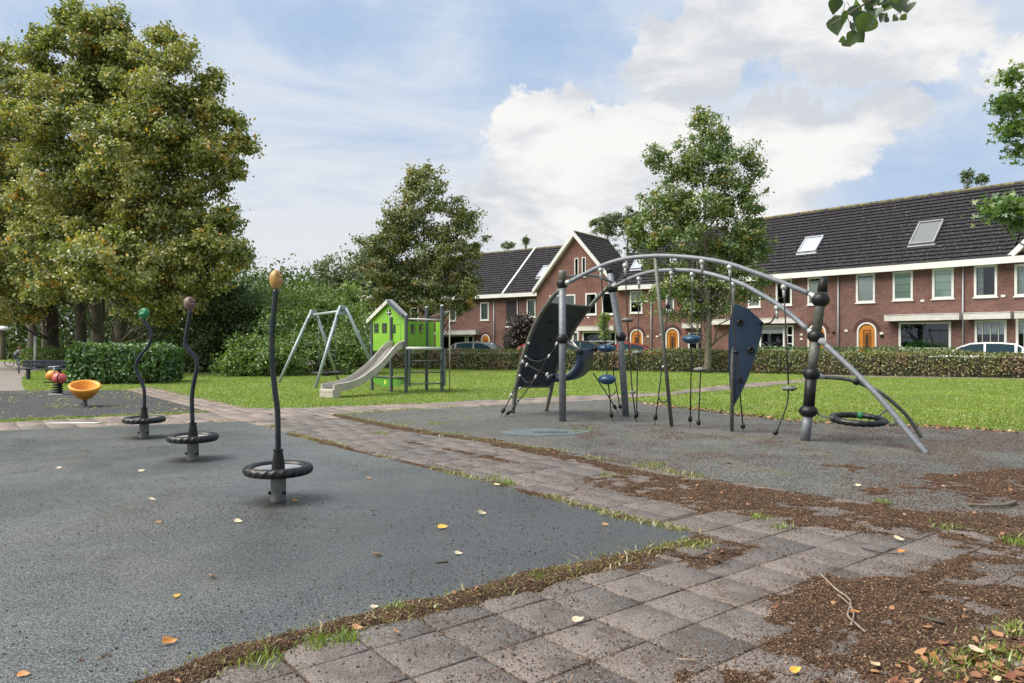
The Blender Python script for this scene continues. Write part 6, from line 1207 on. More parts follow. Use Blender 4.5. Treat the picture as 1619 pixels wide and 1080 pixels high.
def playhouse():
    root = empty('playhouse', (-3.2, 21.6, 0), 'lime green play tower with gabled front, dark posts and beige slide', 'play tower'); o = Vector((-3.2, 21.6, 0))
    def add(name, mb, mat, parent=None, smooth=False, **kw): mb.v = [tuple(Vector(v) - o) for v in mb.v]; return mb.build(name, mat, parent or root, smooth, **kw)
    b = {'a': G(588.3, 617.5), 'b': G(618.6, 620), 'c': G(642, 621.7), 'd': G(674.5, 617.5), 'e': G(698.7, 620.8)}; tp = {'a': 512, 'b': 502, 'c': 499, 'd': 486.7, 'e': 484}
    for k, p in b.items():
        top = P(0, tp[k], p.y).z; m = MB(); m.tube([p - Vector((0, 0, .05)), Vector((p.x, p.y, top))], .052, 14); po = smooth_angle(add('post', m, M['slate_post']))
        if k != 'a': m = MB(); m.lathe([(.056, 0), (.056, .02), (.03, .045), (.001, .05)], (p.x, p.y, top), 14); smooth_angle(add('post_cap', m, M['steel_white'], po))
    def frame(A, Bq): u = (Vector(Bq[:2]) - Vector(A[:2])); L = u.length; u /= L; return Vector(A[:2]), u, L, Vector((u.y, -u.x))   # last: towards viewer
    def board(A, Bq, zlo, zhi, name='wall_panel', th=.02, off=0, holes=(), mat='lime', inset=(.06, .06), parent=None, bottom_arc=0):
        a, u, L, nv = frame(A, Bq); m = MB(); M4 = Matrix(((u.x, nv.x, 0, a.x + nv.x * off), (u.y, nv.y, 0, a.y + nv.y * off), (0, 0, 1, 0), (0, 0, 0, 1)))
        x0, x1 = inset[0], L - inset[1]; xs = sorted({x0, x1, *[v for h in holes for v in h[:2]]}); zs = sorted({zlo, zhi, *[v for h in holes for v in h[2:]]})
        for i in range(len(xs) - 1):
            for j in range(len(zs) - 1):
                cx, cz = (xs[i] + xs[i + 1]) / 2, (zs[j] + zs[j + 1]) / 2
                if not any(h[0] < cx < h[1] and h[2] < cz < h[3] for h in holes): m.box(xs[i], xs[i + 1], -th / 2, th / 2, zs[j], zs[j + 1], M4)
        w_ = add(name, m, M[mat], parent)
        for h in holes:
            q = MB(); ring(q, h[0] - .012, h[1] + .012, h[2] - .012, h[3] + .012, .015, th / 2, th / 2 + .008, [('v', .5, .018), ('h', .5, .018)]); q.v = [tuple(M4 @ Vector(v)) for v in q.v]; add('window_frame', q, M['slate_post'], w_)
        return w_, M4, L
    a, c, bb, d, e = b['a'], b['c'], b['b'], b['d'], b['e']; zt = P(0, 505.8, 21.6).z; zb = P(0, 554.5, 21.8).z
    wx = lambda px, A, Bq: ((PL(px, 520, A, Bq).xy - Vector(A[:2])).length); z_ = lambda py, Y: P(0, py, Y).z
    h1 = [(wx(592.5, a, c), wx(598.8, a, c), z_(526, 22), z_(512, 22)), (wx(605, a, c), wx(611.7, a, c), z_(526, 21.8), z_(511.5, 21.8))]
    w_, M4, L = board(a, c, zb, zt, holes=h1)
    dl = MB(); ring(dl, wx(621.5, a, c), wx(634, a, c), z_(541, 21.3), z_(512.5, 21.3), .012, .010, .016); dl.v = [tuple(M4 @ Vector(v)) for v in dl.v]; add('door_outline', dl, M['lime_dark'], w_)
    ow = MB(); cx = wx(624, a, c); ow.prism([(cx - .055, z_(527, 21.3)), (cx + .055, z_(527, 21.3)), (cx + .055, z_(516, 21.3)), (cx + .03, z_(513, 21.3)), (cx, z_(512, 21.3)), (cx - .04, z_(515, 21.3))], .010, .018, M4 @ Matrix(((1, 0, 0, 0), (0, 0, 1, 0), (0, 1, 0, 0), (0, 0, 0, 1)))); add('door_light', ow, M['interior'], w_)
    # gable and roof
    u_l, u_r, u_m = wx(583.3, c, a), wx(639, a, c), wx(616, a, c); ul = -(PL(583.3, 510, a, c).xy - a.xy).length; zap = z_(474.5, 21.5); zel = z_(508.5, 22.3); zer = z_(499, 21.2)
    gm = MB(); M5 = M4 @ Matrix(((1, 0, 0, 0), (0, 0, 1, 0), (0, 1, 0, 0), (0, 0, 0, 1))); gp_ = [(.05, zt + .002), (L - .06, zt + .002), (L - .10, zt + .16), (u_m, zap - .07), (.03, zt + .12)]; gm.prism(gp_, -.010, .010, M5); go = add('gable_panel', gm, M['lime'])
    rw_ = MB(); cc = M5 @ Vector((wx(615.8, a, c), z_(493.7, 21.5), .011)); nv = Vector((M4[0][1], M4[1][1], 0)); rw_.lathe([(.001, 0), (.10, 0), (.10, .006)], cc, 20, nv); ro = add('round_window', rw_, M['interior'], go); cr = MB(); cr.box(-.10, .10, .012, .026, -.012, .012, Matrix.Translation(cc) @ M4.to_3x3().to_4x4()); cr.box(-.012, .012, .014, .028, -.10, .10, Matrix.Translation(cc) @ M4.to_3x3().to_4x4()); add('glazing_bar', cr, M['white_dirty'], ro)
    for (ue, ze, mt) in ((ul, zel, 'roof_grey'), (u_r + .02, zer, 'roof_grey')):
        rb = MB(); poly = [(ue, ze), (ue, ze + .05), (u_m, zap + .03), (u_m, zap - .03)]; rb.prism(poly, -.10, .07, M5); ro = add('roof_board', rb, M[mt])
        fb = MB(); poly = [(ue, ze - .06), (ue, ze + .055), (u_m, zap + .035), (u_m, zap - .09)]; fb.prism(poly, .072, .10, M5); fo = add('barge_board', fb, M['white_dirty'] if ue < 0.2 else M['slate_post'], ro)
        bl = MB()
        for f_ in (.15, .75): q = M5 @ Vector((ue + (u_m - ue) * f_, ze + (zap - ze) * f_, .10)); bl.lathe([(.014, 0), (.014, .012), (.001, .014)], q, 8, nv)
        add('bolt', bl, M['black'], fo)
    # side and back boards
    ad = Vector((b['d'].x - .95, b['d'].y + .75, 0)); 
    board(c, Vector((d.x, d.y, 0)), z_(549, 21.6), z_(508.5, 21.6), holes=[(wx(649.5, c, d), wx(655, c, d), z_(527, 21.4), z_(513.5, 21.4)), (wx(662.5, c, d), wx(668.3, c, d), z_(526, 21.8), z_(513.2, 21.8))])
    ee = Vector((d.x + .22, d.y + .05, 0)); board(d, ee, z_(549.5, 22.2), z_(508.5, 22.2), inset=(.04, 0), name='side_panel'); e2 = Vector((e.x - .20, e.y + .22, 0)); board(e2, e, z_(549.5, 21.4), z_(509, 21.4), inset=(0, .04), name='side_panel')
    # platform, rails, ladder
    pz = z_(551.5, 21.5); pf = MB(); pts = [(a.x, a.y), (c.x, c.y), (e.x, e.y), (d.x + .35, d.y + .1), (d.x - .9, d.y + .9)]; pf.prism(pts, pz - .04, pz + .0); add('platform', pf, M['roof_grey'])
    ed = MB(); ed.tube([Vector((c.x, c.y - .03, pz + .02)), Vector((e.x, e.y - .03, pz + .01))], .045, 8); add('platform_edge', ed, M['white_dirty'], smooth=True)
    def bar(p, q, r_=.02, mat='slate_post', name='rung'): m = MB(); m.tube([p, q], r_, 8); add(name, m, M[mat], smooth=True)
    for py in (570.5, 588.7, 606.7): bar(Vector((c.x + .1, c.y - .06, z_(py, 21.2))), Vector((e.x, e.y - .06, z_(py, 21.2))))
    for p, s_ in ((c, .105), (e, .085)): m = MB(); m.box(p.x + s_ - .03, p.x + s_ + .03, p.y - .10, p.y - .02, z_(611, 21.2), z_(552, 21.2)); add('ladder_stile', m, M['slate_post'], bevel=.008)
    bar(Vector((c.x, c.y, z_(504, 21.1))), Vector((e.x, e.y, z_(505.8, 21.3))), .022, 'white_dirty', 'hand_rail'); pt = P(710.8, 491.5, e.y + .1); m = MB(); m.tube([G(710.8, 620.8), pt], .020, 10); add('fire_pole', m, M['galv_yellow'], smooth=True)
    bar(P(679, 501.7, d.y), pt, .018, 'galv', 'pole_bracket'); bar(P(701.7, 499, e.y), pt, .018, 'galv', 'pole_bracket')
    # low green counter with flower cut-out
    z1_, z0_ = z_(597, 21.8), z_(611.5, 21.8); af, u, L, nvv = frame(a, c); M4b = Matrix(((u.x, nvv.x, 0, af.x), (u.y, nvv.y, 0, af.y), (0, 0, 1, 0), (0, 0, 0, 1))) @ Matrix(((1, 0, 0, 0), (0, 0, 1, 0), (0, 1, 0, 0), (0, 0, 0, 1)))
    n = 12; poly = [(.07, z1_)] + [(.07 + (L - .14) * i / n, z1_ - .12 - (z1_ - z0_ - .12) * math.sin(math.pi * i / n) ** .8) for i in range(n + 1)] + [(L - .07, z1_)]; m = MB(); m.prism(poly[::-1], -.012, .012, M4b); co_ = add('counter_panel', m, M['lime_dark']); bar(Vector((a.x, a.y - .03, z1_ + .02)), Vector((c.x, c.y - .03, z1_ + .02)), .025, 'slate_post', 'counter_shelf')
    fl = MB(); fc = M4b @ Vector((L * .41, (z1_ + z0_) / 2 - .0, .014))
    for k in range(6): q = fc + Vector((u.x, u.y, 0)) * .042 * math.cos(k * math.pi / 3) + Vector((0, 0, .042 * math.sin(k * math.pi / 3))); fl.lathe([(.001, 0), (.026, 0), (.024, .004)], q, 8, Vector((nvv.x, nvv.y, 0)))
    add('flower_emblem', fl, M['flower'], co_)
    # slide
    top = Vector((-3.33, 21.34, z_(548.5, 21.3))); bot = Vector((-4.93, 19.3, .22)); dr = Vector((bot.x - top.x, bot.y - top.y)); Ls = dr.length; dr /= Ls; sd_ = Vector((-dr.y, dr.x)); prof = [(0, top.z + .02), (.14, top.z), (.35, top.z - .10), (.85, .80), (1.30, .52), (1.62, .36), (1.95, .27), (2.25, .235), (2.48, .215)]
    scl = Ls / 2.52; prof = [(s_ * scl, z) for s_, z in prof]; pts = spl2 = []
    P3 = [Vector((top.x + dr.x * s_, top.y + dr.y * s_, z)) for s_, z in prof]; q = []
    for i in range(len(P3) - 1):
        p0, p1, p2, p3 = P3[max(i - 1, 0)], P3[i], P3[i + 1], P3[min(i + 2, len(P3) - 1)]
        for k in range(6): u_ = k / 6; q.append(.5 * ((2 * p1) + (p2 - p0) * u_ + (2 * p0 - 5 * p1 + 4 * p2 - p3) * u_ * u_ + (3 * p1 - p0 - 3 * p2 + p3) * u_ ** 3))
    q.append(P3[-1]); hw = .235; S3 = Vector((sd_.x, sd_.y, 0)); m = MB(); vs = []; cs = [(-hw - .05, .15), (-hw - .05, -.06), (-hw, -.06), (hw, -.06), (hw + .05, -.06), (hw + .05, .15), (hw + .02, .165), (hw, .14), (hw - .02, .0), (-hw + .02, .0), (-hw, .14), (-hw - .02, .165)]
    cs_n = len(cs)
    for p in q: vs += [p + S3 * x_ + Vector((0, 0, z)) for x_, z in cs]
    fs = [(i * cs_n + k, (i + 1) * cs_n + k, (i + 1) * cs_n + (k + 1) % cs_n, i * cs_n + (k + 1) % cs_n) for i in range(len(q) - 1) for k in range(cs_n)] + [tuple(range(cs_n)), tuple(range((len(q) - 1) * cs_n + cs_n - 1, (len(q) - 1) * cs_n - 1, -1))]
    m.add(vs, fs); so_ = smooth_angle(add('slide', m, M['slide']), 35)
    m = MB(); vs = []
    for p in q: vs += [p + S3 * x_ + Vector((0, 0, .006)) for x_ in (-hw + .03, hw - .03)]
    m.add(vs, [(2 * i, 2 * i + 2, 2 * i + 3, 2 * i + 1) for i in range(len(q) - 1)]); add('slide_bed', m, M['slide_bed'], so_, True)
    m = MB(); e_ = q[-1]; M6 = Matrix(((dr.x, S3.x, 0, e_.x), (dr.y, S3.y, 0, e_.y), (0, 0, 1, 0), (0, 0, 0, 1))); m.box(-.20, .05, -hw - .052, hw + .052, 0, .20, M6); m.box(-.06, .055, -hw - .054, hw + .054, .14, .235, M6); add('slide_foot', m, M['slide'], so_, bevel=.02)
M['lime_dark'] = mottled('dark_green_board', (.10, .30, .03), (.08, .25, .03), 3, .5, 0, .04)  # darker green for the counter panel and door outline
M['galv_yellow'] = mottled('yellowed_steel', (.40, .38, .28), (.32, .31, .24), 8, .4, .3, .03)
playhouse()

def swing():
    root = empty('nest_swing', (-6.5, 26, 0), 'pale steel A-frame with round nest swing behind the slide', 'swing'); o = Vector((-6.5, 26, 0))
    def add(name, mb, mat, parent=None, smooth=False, **kw): mb.v = [tuple(Vector(v) - o) for v in mb.v]; return mb.build(name, mat, parent or root, smooth, **kw)
    n1, n2 = G(498, 614), G(603, 608); f1, f2 = G(440, 605.4), G(534.7, 600.6); ct1 = (n1 + n2) / 2; ct2 = (f1 + f2) / 2; H = 2.62
    T1 = P(541, 491, 24.3); T2 = P(495, 497, 27.4)
    for (g1, g2, T, l1, l2) in ((n1, n2, T1, (534.5, 494), (547, 487)), (f1, f2, T2, (489, 499), (501, 498))):
        for g_, l_ in ((g1, l1), (g2, l2)): m = MB(); m.tube([g_ - Vector((0, 0, .03)), P(l_[0], l_[1], T.y)], .054, 12); add('leg', m, M['green_galv'], smooth=True)
        m = MB(); k = T.y / F; u = (Vector(g2[:2]) - Vector(g1[:2])).normalized(); M4 = Matrix(((u.x, u.y, 0, T.x), (u.y, -u.x, 0, T.y), (0, 0, 1, T.z), (0, 0, 0, 1))) @ Matrix(((1, 0, 0, 0), (0, 0, 1, 0), (0, 1, 0, 0), (0, 0, 0, 1)))
        m.prism([(-.24, -.16), (.24, -.14), (.15, .16), (-.10, .17)], -.05, .05, M4); add('joint_plate', m, M['green_galv'], bevel=.01)
    m = MB(); m.tube([T1 + Vector((0, 0, -.02)), T2 + Vector((0, 0, -.02))], .05, 12); add('top_beam', m, M['green_galv'], smooth=True)
    m = MB(); m.lathe([(.035, 0), (.035, .02)], T1 + Vector((.02, -.09, .0)), 10, (0, -1, 0)); add('bolt', m, M['black'])
    cs = Vector((P(518, 540, 26.2).x, 26.2, .37)); m = MB(); n = 30; m.tube([cs + Vector((.55 * math.cos(2 * math.pi * i / n), .55 * math.sin(2 * math.pi * i / n), 0)) for i in range(n + 1)], .045, 8, cap=False); seat = add('nest_seat', m, M['black'], smooth=True)
    m = MB()
    for i in range(-4, 5): w_ = math.sqrt(max(0, .52 ** 2 - (i * .11) ** 2)); m.tube([cs + Vector((-w_, i * .11, 0)), cs + Vector((0, i * .11, -.10 * w_ / .5)), cs + Vector((w_, i * .11, 0))], .012, 5); m.tube([cs + Vector((i * .11, -w_, 0)), cs + Vector((i * .11, 0, -.10 * w_ / .5)), cs + Vector((i * .11, w_, 0))], .012, 5)
    add('net', m, M['rope'], seat, True); Tm1, Tm2 = T1.lerp(T2, .2), T1.lerp(T2, .8)
    for T in (Tm1, Tm2):
        m = MB(); m.tube([T, T - Vector((0, 0, .22))], .02, 8); add('swing_bearing', m, M['steel_white'], smooth=True)
    for T, s_ in ((Tm1, -1), (Tm2, 1)):
        for x_ in (-.38, .38): m = MB(); m.tube([T - Vector((0, 0, .2)), cs + Vector((x_, s_ * .38 * (1 if True else 0), .02))], .007, 5); add('rope', m, M['galv'], smooth=True)
swing()

def bench():
    b0 = G(45, 600); root = empty('park_bench', (b0.x, b0.y, 0), 'dark blue slatted bench on the left in front of the small hedge', 'bench', R(3)); L = 1.95
    for y0, y1, z0, z1, nm in ((-.22, -.06, .405, .44, 'seat_plank'), (-.04, .12, .405, .44, 'seat_plank'), (.20, .235, .50, .60, 'back_plank'), (.22, .255, .64, .74, 'back_plank')):
        m = MB(); m.box(-.35, L - .35, y0, y1, z0, z1); m.build(nm, M['bench_blue'], root, bevel=.01)
    for x_ in (.02, 1.2): 
        m = MB(); m.box(x_ - .05, x_ + .05, -.10, .02, 0, .40); m.box(x_ - .04, x_ + .04, -.2, .18, .37, .404); m.tube([(x_, .14, .39), (x_, .25, .72)], .025, 8); m.build('leg', M['bench_blue'], root, bevel=.008)
bench()
def rail_low():
    g_ = P(57, 577, 34); root = empty('low_railing', (P(57, 577, 34).x, 34, 0), 'thin dark low railing left of the white post', 'railing')
    m = MB(); m.tube([(-.9, 0, .42), (.6, 0, .42)], .03, 8); m.build('rail', M['black'], root, True)
    for x_ in (-.8, .5): m = MB(); m.tube([(x_, 0, 0), (x_, 0, .42)], .03, 8); m.build('post', M['black'], root, True)
rail_low()
def lamp(px, Y, ztop, arm, label, style=0, mat='galv', r0=.065):
    x = P(px, 540, Y).x; root = empty('street_lamp', (x, Y, 0), label, 'street lamp', 0, 'street lamps'); m = MB()
    pts = [(0, 0, 0), (0, 0, ztop - .5)] + ([(0, 0, ztop - .2), (arm * .12, 0, ztop - .02), (arm * .5, 0, ztop + .04), (arm, 0, ztop)] if style == 0 else [(0, 0, ztop - .1), (0, 0, ztop)]); m.tube(pts, [r0] * 2 + [r0 * .6] * (len(pts) - 2), 10, sub=4); m.build('pole', M[mat], root, True)
    h = MB(); 
    if style == 0: h.lathe([(.02, .08), (.12, .05), (.24, -.02), (.27, -.09), (.2, -.11), (.001, -.12)], (arm + (.15 if arm > 0 else -.15), 0, ztop), 16); h.build('lamp_head', M['white'], root, True)
    elif style == 1: h.lathe([(.08, 0), (.16, .03), (.30, .07), (.30, .11), (.16, .22), (.001, .26)], (0, 0, ztop), 16); h.build('lamp_head', M['white'], root, True)
    return root
lamp(571.5, 44, P(0, 469, 44).z, .42, 'tall curved street lamp left of the playhouse roof', 0, 'galv_yellow')
lamp(577, 47, P(0, 505, 47).z, 0, 'short grey post lamp just right of the tall curved lamp', 1, 'galv')
lamp(1103, 39, 6.2, -.5, 'pale lamp post in front of the house, beside the trunk of the pointed tree', 0, 'galv_yellow')
lamp(-14, 33, P(0, 518, 33).z, .38, 'street lamp at the left edge, only its white shade in view', 0, 'galv')
def white_post():
    Y = 40; root = empty('white_post', (P(55.7, 540, Y).x, Y, 0), 'slim white marker post in front of a trunk behind the bench', 'post'); m = MB(); m.tube([(0, 0, 0), (0, 0, P(0, 535, Y).z)], .07, 10); m.build('pole', M['white'], root, True); m = MB(); m.lathe([(.075, 0), (.05, .1), (.001, .14)], (0, 0, P(0, 535, Y).z), 10); m.build('cap', M['white'], root, True)
white_post()

# ================================================================= CARS
M['car_glass'] = bsdf('car_glass', (.015, .035, .045), .10, 0, .28)[0]; M['tyre'] = M['rubber_tyre']; M['tail'] = bsdf('red_tail_lamp', (.55, .015, .015), .2)[0]; M['headlamp'] = bsdf('headlamp', (.7, .72, .75), .1)[0]
def paint(n, c): 
    m_, t_, b = bsdf(n, c, .28, .0, .5); b.inputs['Coat Weight'].default_value = .8; b.inputs['Coat Roughness'].default_value = .05; return m_
PAINT = {'silver': paint('silver_paint', (.20, .22, .23)), 'white': paint('white_paint_car', (.78, .78, .78)), 'black': paint('black_paint', (.015, .017, .02)), 'red': paint('red_paint', (.35, .02, .025)), 'blue': paint('blue_paint', (.03, .08, .22)), 'teal': paint('teal_paint', (.10, .24, .26))}
def car(x, y, heading, pk, label, kind='hatch', h=1.46, L=4.35, W=1.78):
    root = empty('parked_car', (x, y, 0), label, 'car', heading, 'cars parked behind the long hedge'); pt = PAINT[pk]; hw = W / 2; f = L / 4.35
    # side outline stations: x from rear(-) to nose(+): lower body top height, roof height
    X = [-2.17, -2.10, -1.9, -1.5, -1.0, -.4, .2, .7, 1.05, 1.4, 1.8, 2.08, 2.17]
    Zb = [.62, .86, .93, .95, .94, .92, .91, .90, .90, .88, .82, .70, .55]
    Wd = [.80, .90, .96, .99, 1, 1, 1, 1, 1, .99, .96, .88, .78]
    m = MB(); vs = []; ns = 10
    for x_, zb, wd in zip(X, Zb, Wd):
        zl = .24 if abs(x_) < 2 else .34; w_ = hw * wd; vs += [(x_ * f, s_ * a, z) for s_, a, z in ((-1, w_ * .92, zl), (-1, w_, zl + .15), (-1, w_, zb - .14), (-1, w_ * .95, zb - .02), (-1, w_ * .80, zb), (1, w_ * .80, zb), (1, w_ * .95, zb - .02), (1, w_, zb - .14), (1, w_, zl + .15), (1, w_ * .92, zl))]
    fs = [(i * ns + k, i * ns + (k + 1) % ns, (i + 1) * ns + (k + 1) % ns, (i + 1) * ns + k) for i in range(len(X) - 1) for k in range(ns)] + [tuple(range(ns - 1, -1, -1)), tuple(range((len(X) - 1) * ns, len(X) * ns))]
    m.add(vs, fs); body = smooth_angle(m.build('body', pt, root), 35)
    # cabin: glass loft with a painted roof and pillars
    if kind == 'hatch': st = [(-2.02, .93, .93), (-1.82, .93, 1.24), (-1.55, .94, 1.40), (-1.0, .93, 1.455), (-.4, .92, 1.46), (.15, .91, 1.42), (.45, .90, 1.30), (1.15, .89, .905)]
    elif kind == 'estate': st = [(-2.12, .93, .93), (-1.98, .93, 1.30), (-1.75, .94, 1.42), (-1.0, .93, 1.47), (-.4, .92, 1.48), (.15, .91, 1.43), (.45, .90, 1.30), (1.15, .89, .905)]
    else: st = [(-1.75, .93, .94), (-1.3, .93, 1.27), (-.95, .94, 1.40), (-.6, .93, 1.44), (-.2, .92, 1.45), (.2, .91, 1.40), (.5, .90, 1.28), (1.15, .89, .905)]
    k = h / 1.46; g = MB(); r_ = MB(); vs = []; n4 = 4
    for x_, zb, zr in st:
        zr = zb + (zr - zb) * (h - .92) / (1.46 - .92) if zr > zb else zr; t_ = (zr - zb) / .54; w0, w1 = hw * .90, hw * (.90 - .22 * t_); vs += [(x_ * f, -w0, zb - .01), (x_ * f, -w1, zr), (x_ * f, w1, zr), (x_ * f, w0, zb - .01)]
    fs = [(i * 4 + a, i * 4 + a + 1, (i + 1) * 4 + a + 1, (i + 1) * 4 + a) for i in range(len(st) - 1) for a in (0, 1, 2)]; g.add(vs, fs); go = g.build('windows', M['car_glass'], root)
    rv = [Vector(v) for v in vs]
    for i in range(1, len(st) - 2):      # roof skin
        a = [rv[i * 4 + 1], rv[i * 4 + 2], rv[(i + 1) * 4 + 2], rv[(i + 1) * 4 + 1]]; r_.quad(*[p + Vector((0, math.copysign(.02, p.y), .012)) for p in a])
        for s_ in (1, 2):
            p, q = rv[i * 4 + s_], rv[(i + 1) * 4 + s_]; sg = math.copysign(1, p.y); dn = Vector((0, sg * .03, -.055)); r_.quad(p + Vector((0, sg * .02, .012)), q + Vector((0, sg * .02, .012)), q + dn, p + dn)
    def pillar(a, b_, w_): d = Vector((w_, 0, 0)); s_ = Vector((0, math.copysign(.010, a.y), .004)); r_.quad(a + s_ - d, a + s_ + d, b_ + s_ + d, b_ + s_ - d)
    for s_, lo in ((1, 0), (2, 3)):
        pillar(rv[6 * 4 + lo].lerp(rv[7 * 4 + lo], 1), rv[6 * 4 + s_], .035); pillar(rv[4 * 4 + lo], rv[4 * 4 + s_], .04); pillar(rv[2 * 4 + lo], rv[2 * 4 + s_], .05); pillar(rv[1 * 4 + lo], rv[1 * 4 + s_], .06); pillar(rv[0 * 4 + lo], rv[1 * 4 + s_], .05)
    r_.build('roof', pt, root)
    for sx in (-1.32, 1.35):
        for sy in (-1, 1): m = MB(); m.lathe([(.001, -.09), (.30, -.10), (.325, -.08), (.325, .08), (.30, .10), (.21, .10), (.19, .07), (.001, .075)], (sx * f, sy * (hw - .10), .325), 22, (0, sy, 0)); wh = m.build('wheel', M['tyre'], root, True); m = MB(); m.lathe([(.001, .10), (.06, .105), (.19, .085), (.20, .095)], (sx * f, sy * (hw - .10), .325), 14, (0, sy, 0)); m.build('rim', M['galv'], wh, True)
    for sy in (-1, 1):
        m = MB(); m.box((-2.14) * f, (-1.93) * f, sy * hw * .70 - .10, sy * hw * .70 + .14 * 1, .78, .99 if kind != 'estate' else 1.12); m.build('tail_light', M['tail'], root, bevel=.03); m = MB(); m.box(1.96 * f, 2.12 * f, sy * hw * .66 - .14, sy * hw * .66 + .12, .60, .74); m.build('headlight', M['headlamp'], root, bevel=.03)
        m = MB(); m.ball((.78 * f, sy * (hw + .07), .98), .09, 10, 8, (1, 0, 0), .06); m.build('mirror', pt, root, True)
    if kind == 'estate':
        for sy in (-1, 1): m = MB(); m.tube([(-1.5, sy * .55, h + .03), (-.2, sy * .55, h + .035)], .018, 6); m.build('roof_rail', M['galv'], root, True)
    return root
sa = math.atan2(-.617, .786)
def cx_(px, Y): return P(px, 540, Y).x
car(cx_(766, 42.5), 42.5, R(-22), 'silver', 'grey hatchback seen over the hedge in front of the set-back house', 'hatch', 1.47)
car(cx_(933, 41.3), 41.3, R(-20), 'black', 'black estate car behind the blue curved climbing seat', 'estate', 1.50, 4.5)
car(cx_(1004, 45.5), 45.5, R(-20), 'red', 'dark red car in front of the arched door right of the gabled house', 'saloon', 1.42)
car(cx_(870, 46.5), 46.5, R(-20), 'red', 'red car mostly behind the climbing ramp and grey post', 'hatch', 1.38)
car(cx_(1541, 33.4), 33.4, R(180 - 34), 'white', 'white hatchback with red tail lights at the right behind the hedge', 'hatch', 1.46)
car(cx_(670, 43.5), 43.5, R(-20), 'teal', 'teal car glimpsed under the play tower platform', 'hatch', 1.36)
car(cx_(566, 48), 48, R(-22), 'blue', 'blue car beside the lamp left of the playhouse', 'hatch', 1.5)
def caravan():
    x, y = cx_(560, 56), 56; root = empty('caravan', (x, y, 0), 'white rounded caravan beyond the hedge left of the playhouse', 'caravan', R(-15)); m = MB(); poly = [(-1.3, .5), (1.3, .5), (1.35, 1.2), (1.15, 1.75), (.6, 1.98), (-.8, 2.0), (-1.2, 1.75), (-1.4, 1.0)]; m.prism(poly, -1.0, 1.0, Matrix(((1, 0, 0, 0), (0, 0, 1, 0), (0, 1, 0, 0), (0, 0, 0, 1)))); bo = m.build('body', M['white'], root, bevel=.08)
    m = MB(); m.box(-.9, -.2, -1.02, -1.0, 1.15, 1.6); m.box(.2, .8, -1.02, -1.0, 1.15, 1.6); m.build('window', M['car_glass'], root)
    for s_ in (-1, 1): m = MB(); m.lathe([(.001, -.1), (.3, -.1), (.3, .1), (.001, .1)], (0, s_ * .9, .3), 16, (0, 1, 0)); m.build('wheel', M['tyre'], root, True)
caravan()

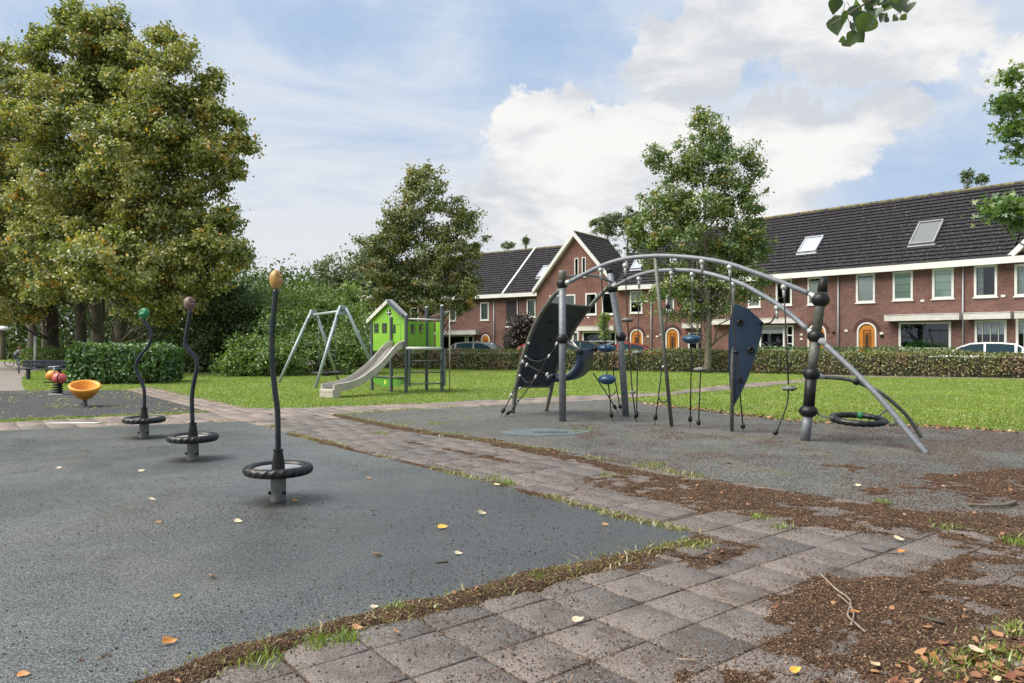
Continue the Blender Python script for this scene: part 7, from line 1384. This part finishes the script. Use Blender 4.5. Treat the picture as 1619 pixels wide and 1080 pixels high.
# ================================================================= CYCLIST (child, far left)
def cyclist():
    Y = 43.0; x = P(28.5, 540, Y).x; bk = empty('bicycle', (x, Y, 0), 'small dark bicycle ridden by the child at the far left', 'bicycle', R(35)); m = MB()
    for sx in (-.42, .42): q = MB(); q.tube([(sx + .24 * math.cos(a), 0, .26 + .24 * math.sin(a)) for a in np.linspace(0, 2 * math.pi, 25)], .022, 6, cap=False); q.tube([(sx - .2, 0, .26), (sx + .2, 0, .26)], .006, 4); q.tube([(sx, 0, .06), (sx, 0, .46)], .006, 4); q.build('wheel', M['tyre'], bk, True)
    m.tube([(-.42, 0, .26), (-.05, 0, .24), (.30, 0, .58), (-.15, 0, .52), (-.42, 0, .26)], .016, 6); m.tube([(-.05, 0, .24), (-.17, 0, .60)], .016, 6); m.tube([(.42, 0, .26), (.30, 0, .60), (.28, 0, .74)], .016, 6); m.build('frame', M['bench_blue'], bk, True); m = MB(); m.tube([(.26, -.22, .76), (.28, 0, .74), (.26, .22, .76)], .013, 6); m.build('handlebar', M['black'], bk, True); m = MB(); m.ball((-.17, 0, .62), .09, 10, 6, (0, 0, 1), .035); m.build('saddle', M['black'], bk, True)
    root = empty('person', (x, Y, 0), 'child in striped top and blue jeans leaning forward on the small bicycle', 'person', R(35))
    def skin(name, verts, edges, radii, mat):
        me = bpy.data.meshes.new(name); me.from_pydata(verts, edges, []); me.materials.append(mat); o_ = link(name, me, None, root); sk = o_.modifiers.new('skin', 'SKIN'); sk.use_smooth_shade = True
        for v, r_ in zip(me.skin_vertices[0].data, radii): v.radius = (r_, r_)
        me.skin_vertices[0].data[0].use_root = True; sb = o_.modifiers.new('sub', 'SUBSURF'); sb.levels = 1; sb.render_levels = 2; return o_
    skn = bsdf('skin', (.50, .28, .20), .6)[0]; jeans = bsdf('blue_jeans', (.08, .14, .28), .8)[0]
    ms, t_, b = bsdf('striped_top', (.4, .4, .42), .8); co = obj_co(t_); s_ = t_.node('ShaderNodeSeparateXYZ', {0: co}); t_.set(b.inputs['Base Color'], t_.mix(t_.m('GREATER_THAN', t_.m('SINE', t_.m('MULTIPLY', s_.outputs[2], 90.0)), 0.0), (.55, .52, .52), (.10, .12, .2)))
    # body: pelvis, spine, neck, head, arms to the bars, legs to the pedals
    skin('body', [(-.15, 0, .66), (-.08, 0, .80), (.02, 0, .94), (.07, 0, 1.0), (.10, 0, 1.10), (.03, .12, .93), (.12, .17, .82), (.25, .20, .77), (.03, -.12, .93), (.12, -.17, .82), (.25, -.20, .77), (-.12, .08, .62), (.12, .10, .52), (.0, .09, .26), (.08, .09, .20), (-.12, -.08, .62), (.10, -.10, .44), (-.06, -.09, .18), (.03, -.09, .13)],
         [(0, 1), (1, 2), (2, 3), (3, 4), (2, 5), (5, 6), (6, 7), (2, 8), (8, 9), (9, 10), (0, 11), (11, 12), (12, 13), (13, 14), (0, 15), (15, 16), (16, 17), (17, 18)], [.10, .10, .10, .045, .085, .045, .035, .028, .045, .035, .028, .075, .06, .04, .035, .075, .06, .04, .035], skn)
    skin('striped_top', [(-.14, 0, .70), (-.08, 0, .80), (.02, 0, .94), (.05, 0, .985), (.03, .12, .93), (.12, .17, .82), (.20, .19, .785), (.03, -.12, .93), (.12, -.17, .82), (.20, -.19, .785)], [(0, 1), (1, 2), (2, 3), (2, 4), (4, 5), (5, 6), (2, 7), (7, 8), (8, 9)], [.115, .12, .115, .06, .06, .048, .04, .06, .048, .04], ms)
    skin('jeans', [(-.15, 0, .66), (-.12, .08, .62), (.12, .10, .52), (.0, .09, .28), (-.12, -.08, .62), (.10, -.10, .44), (-.06, -.09, .20)], [(0, 1), (1, 2), (2, 3), (0, 4), (4, 5), (5, 6)], [.12, .09, .07, .05, .09, .07, .05], jeans)
    h_ = MB(); h_.ball((.085, 0, 1.135), .092, 12, 8); h_.build('hair', bsdf('reddish_hair', (.28, .09, .05), .8)[0], root, True)
    f_ = MB(); f_.ball((.165, 0, 1.085), .016, 6, 4); f_.ball((.163, .03, 1.11), .010, 6, 4); f_.ball((.163, -.03, 1.11), .010, 6, 4); f_.build('face', skn, root, True)
cyclist()
# drain slot in the teal patch and small paving marker
m = MB(); g_ = G(870, 683.5, .0225); m.box(-.28, .28, -.02, .02, 0, .006); dr = m.build('drain_slot', M['black']); dr.location = g_; tag(dr, 'narrow dark drain slot in the teal rubber patch', 'drain')
m = MB(); m.box(-.42, .42, -.09, .09, 0, .004); mk = m.build('paving_marker', M['white_dirty'], bevel=0); mk.location = G(118, 668.8, .020); mk.rotation_euler = (0, 0, R(4)); tag(mk, 'pale rectangular plate on the far paving below the orange bowl', 'plate')
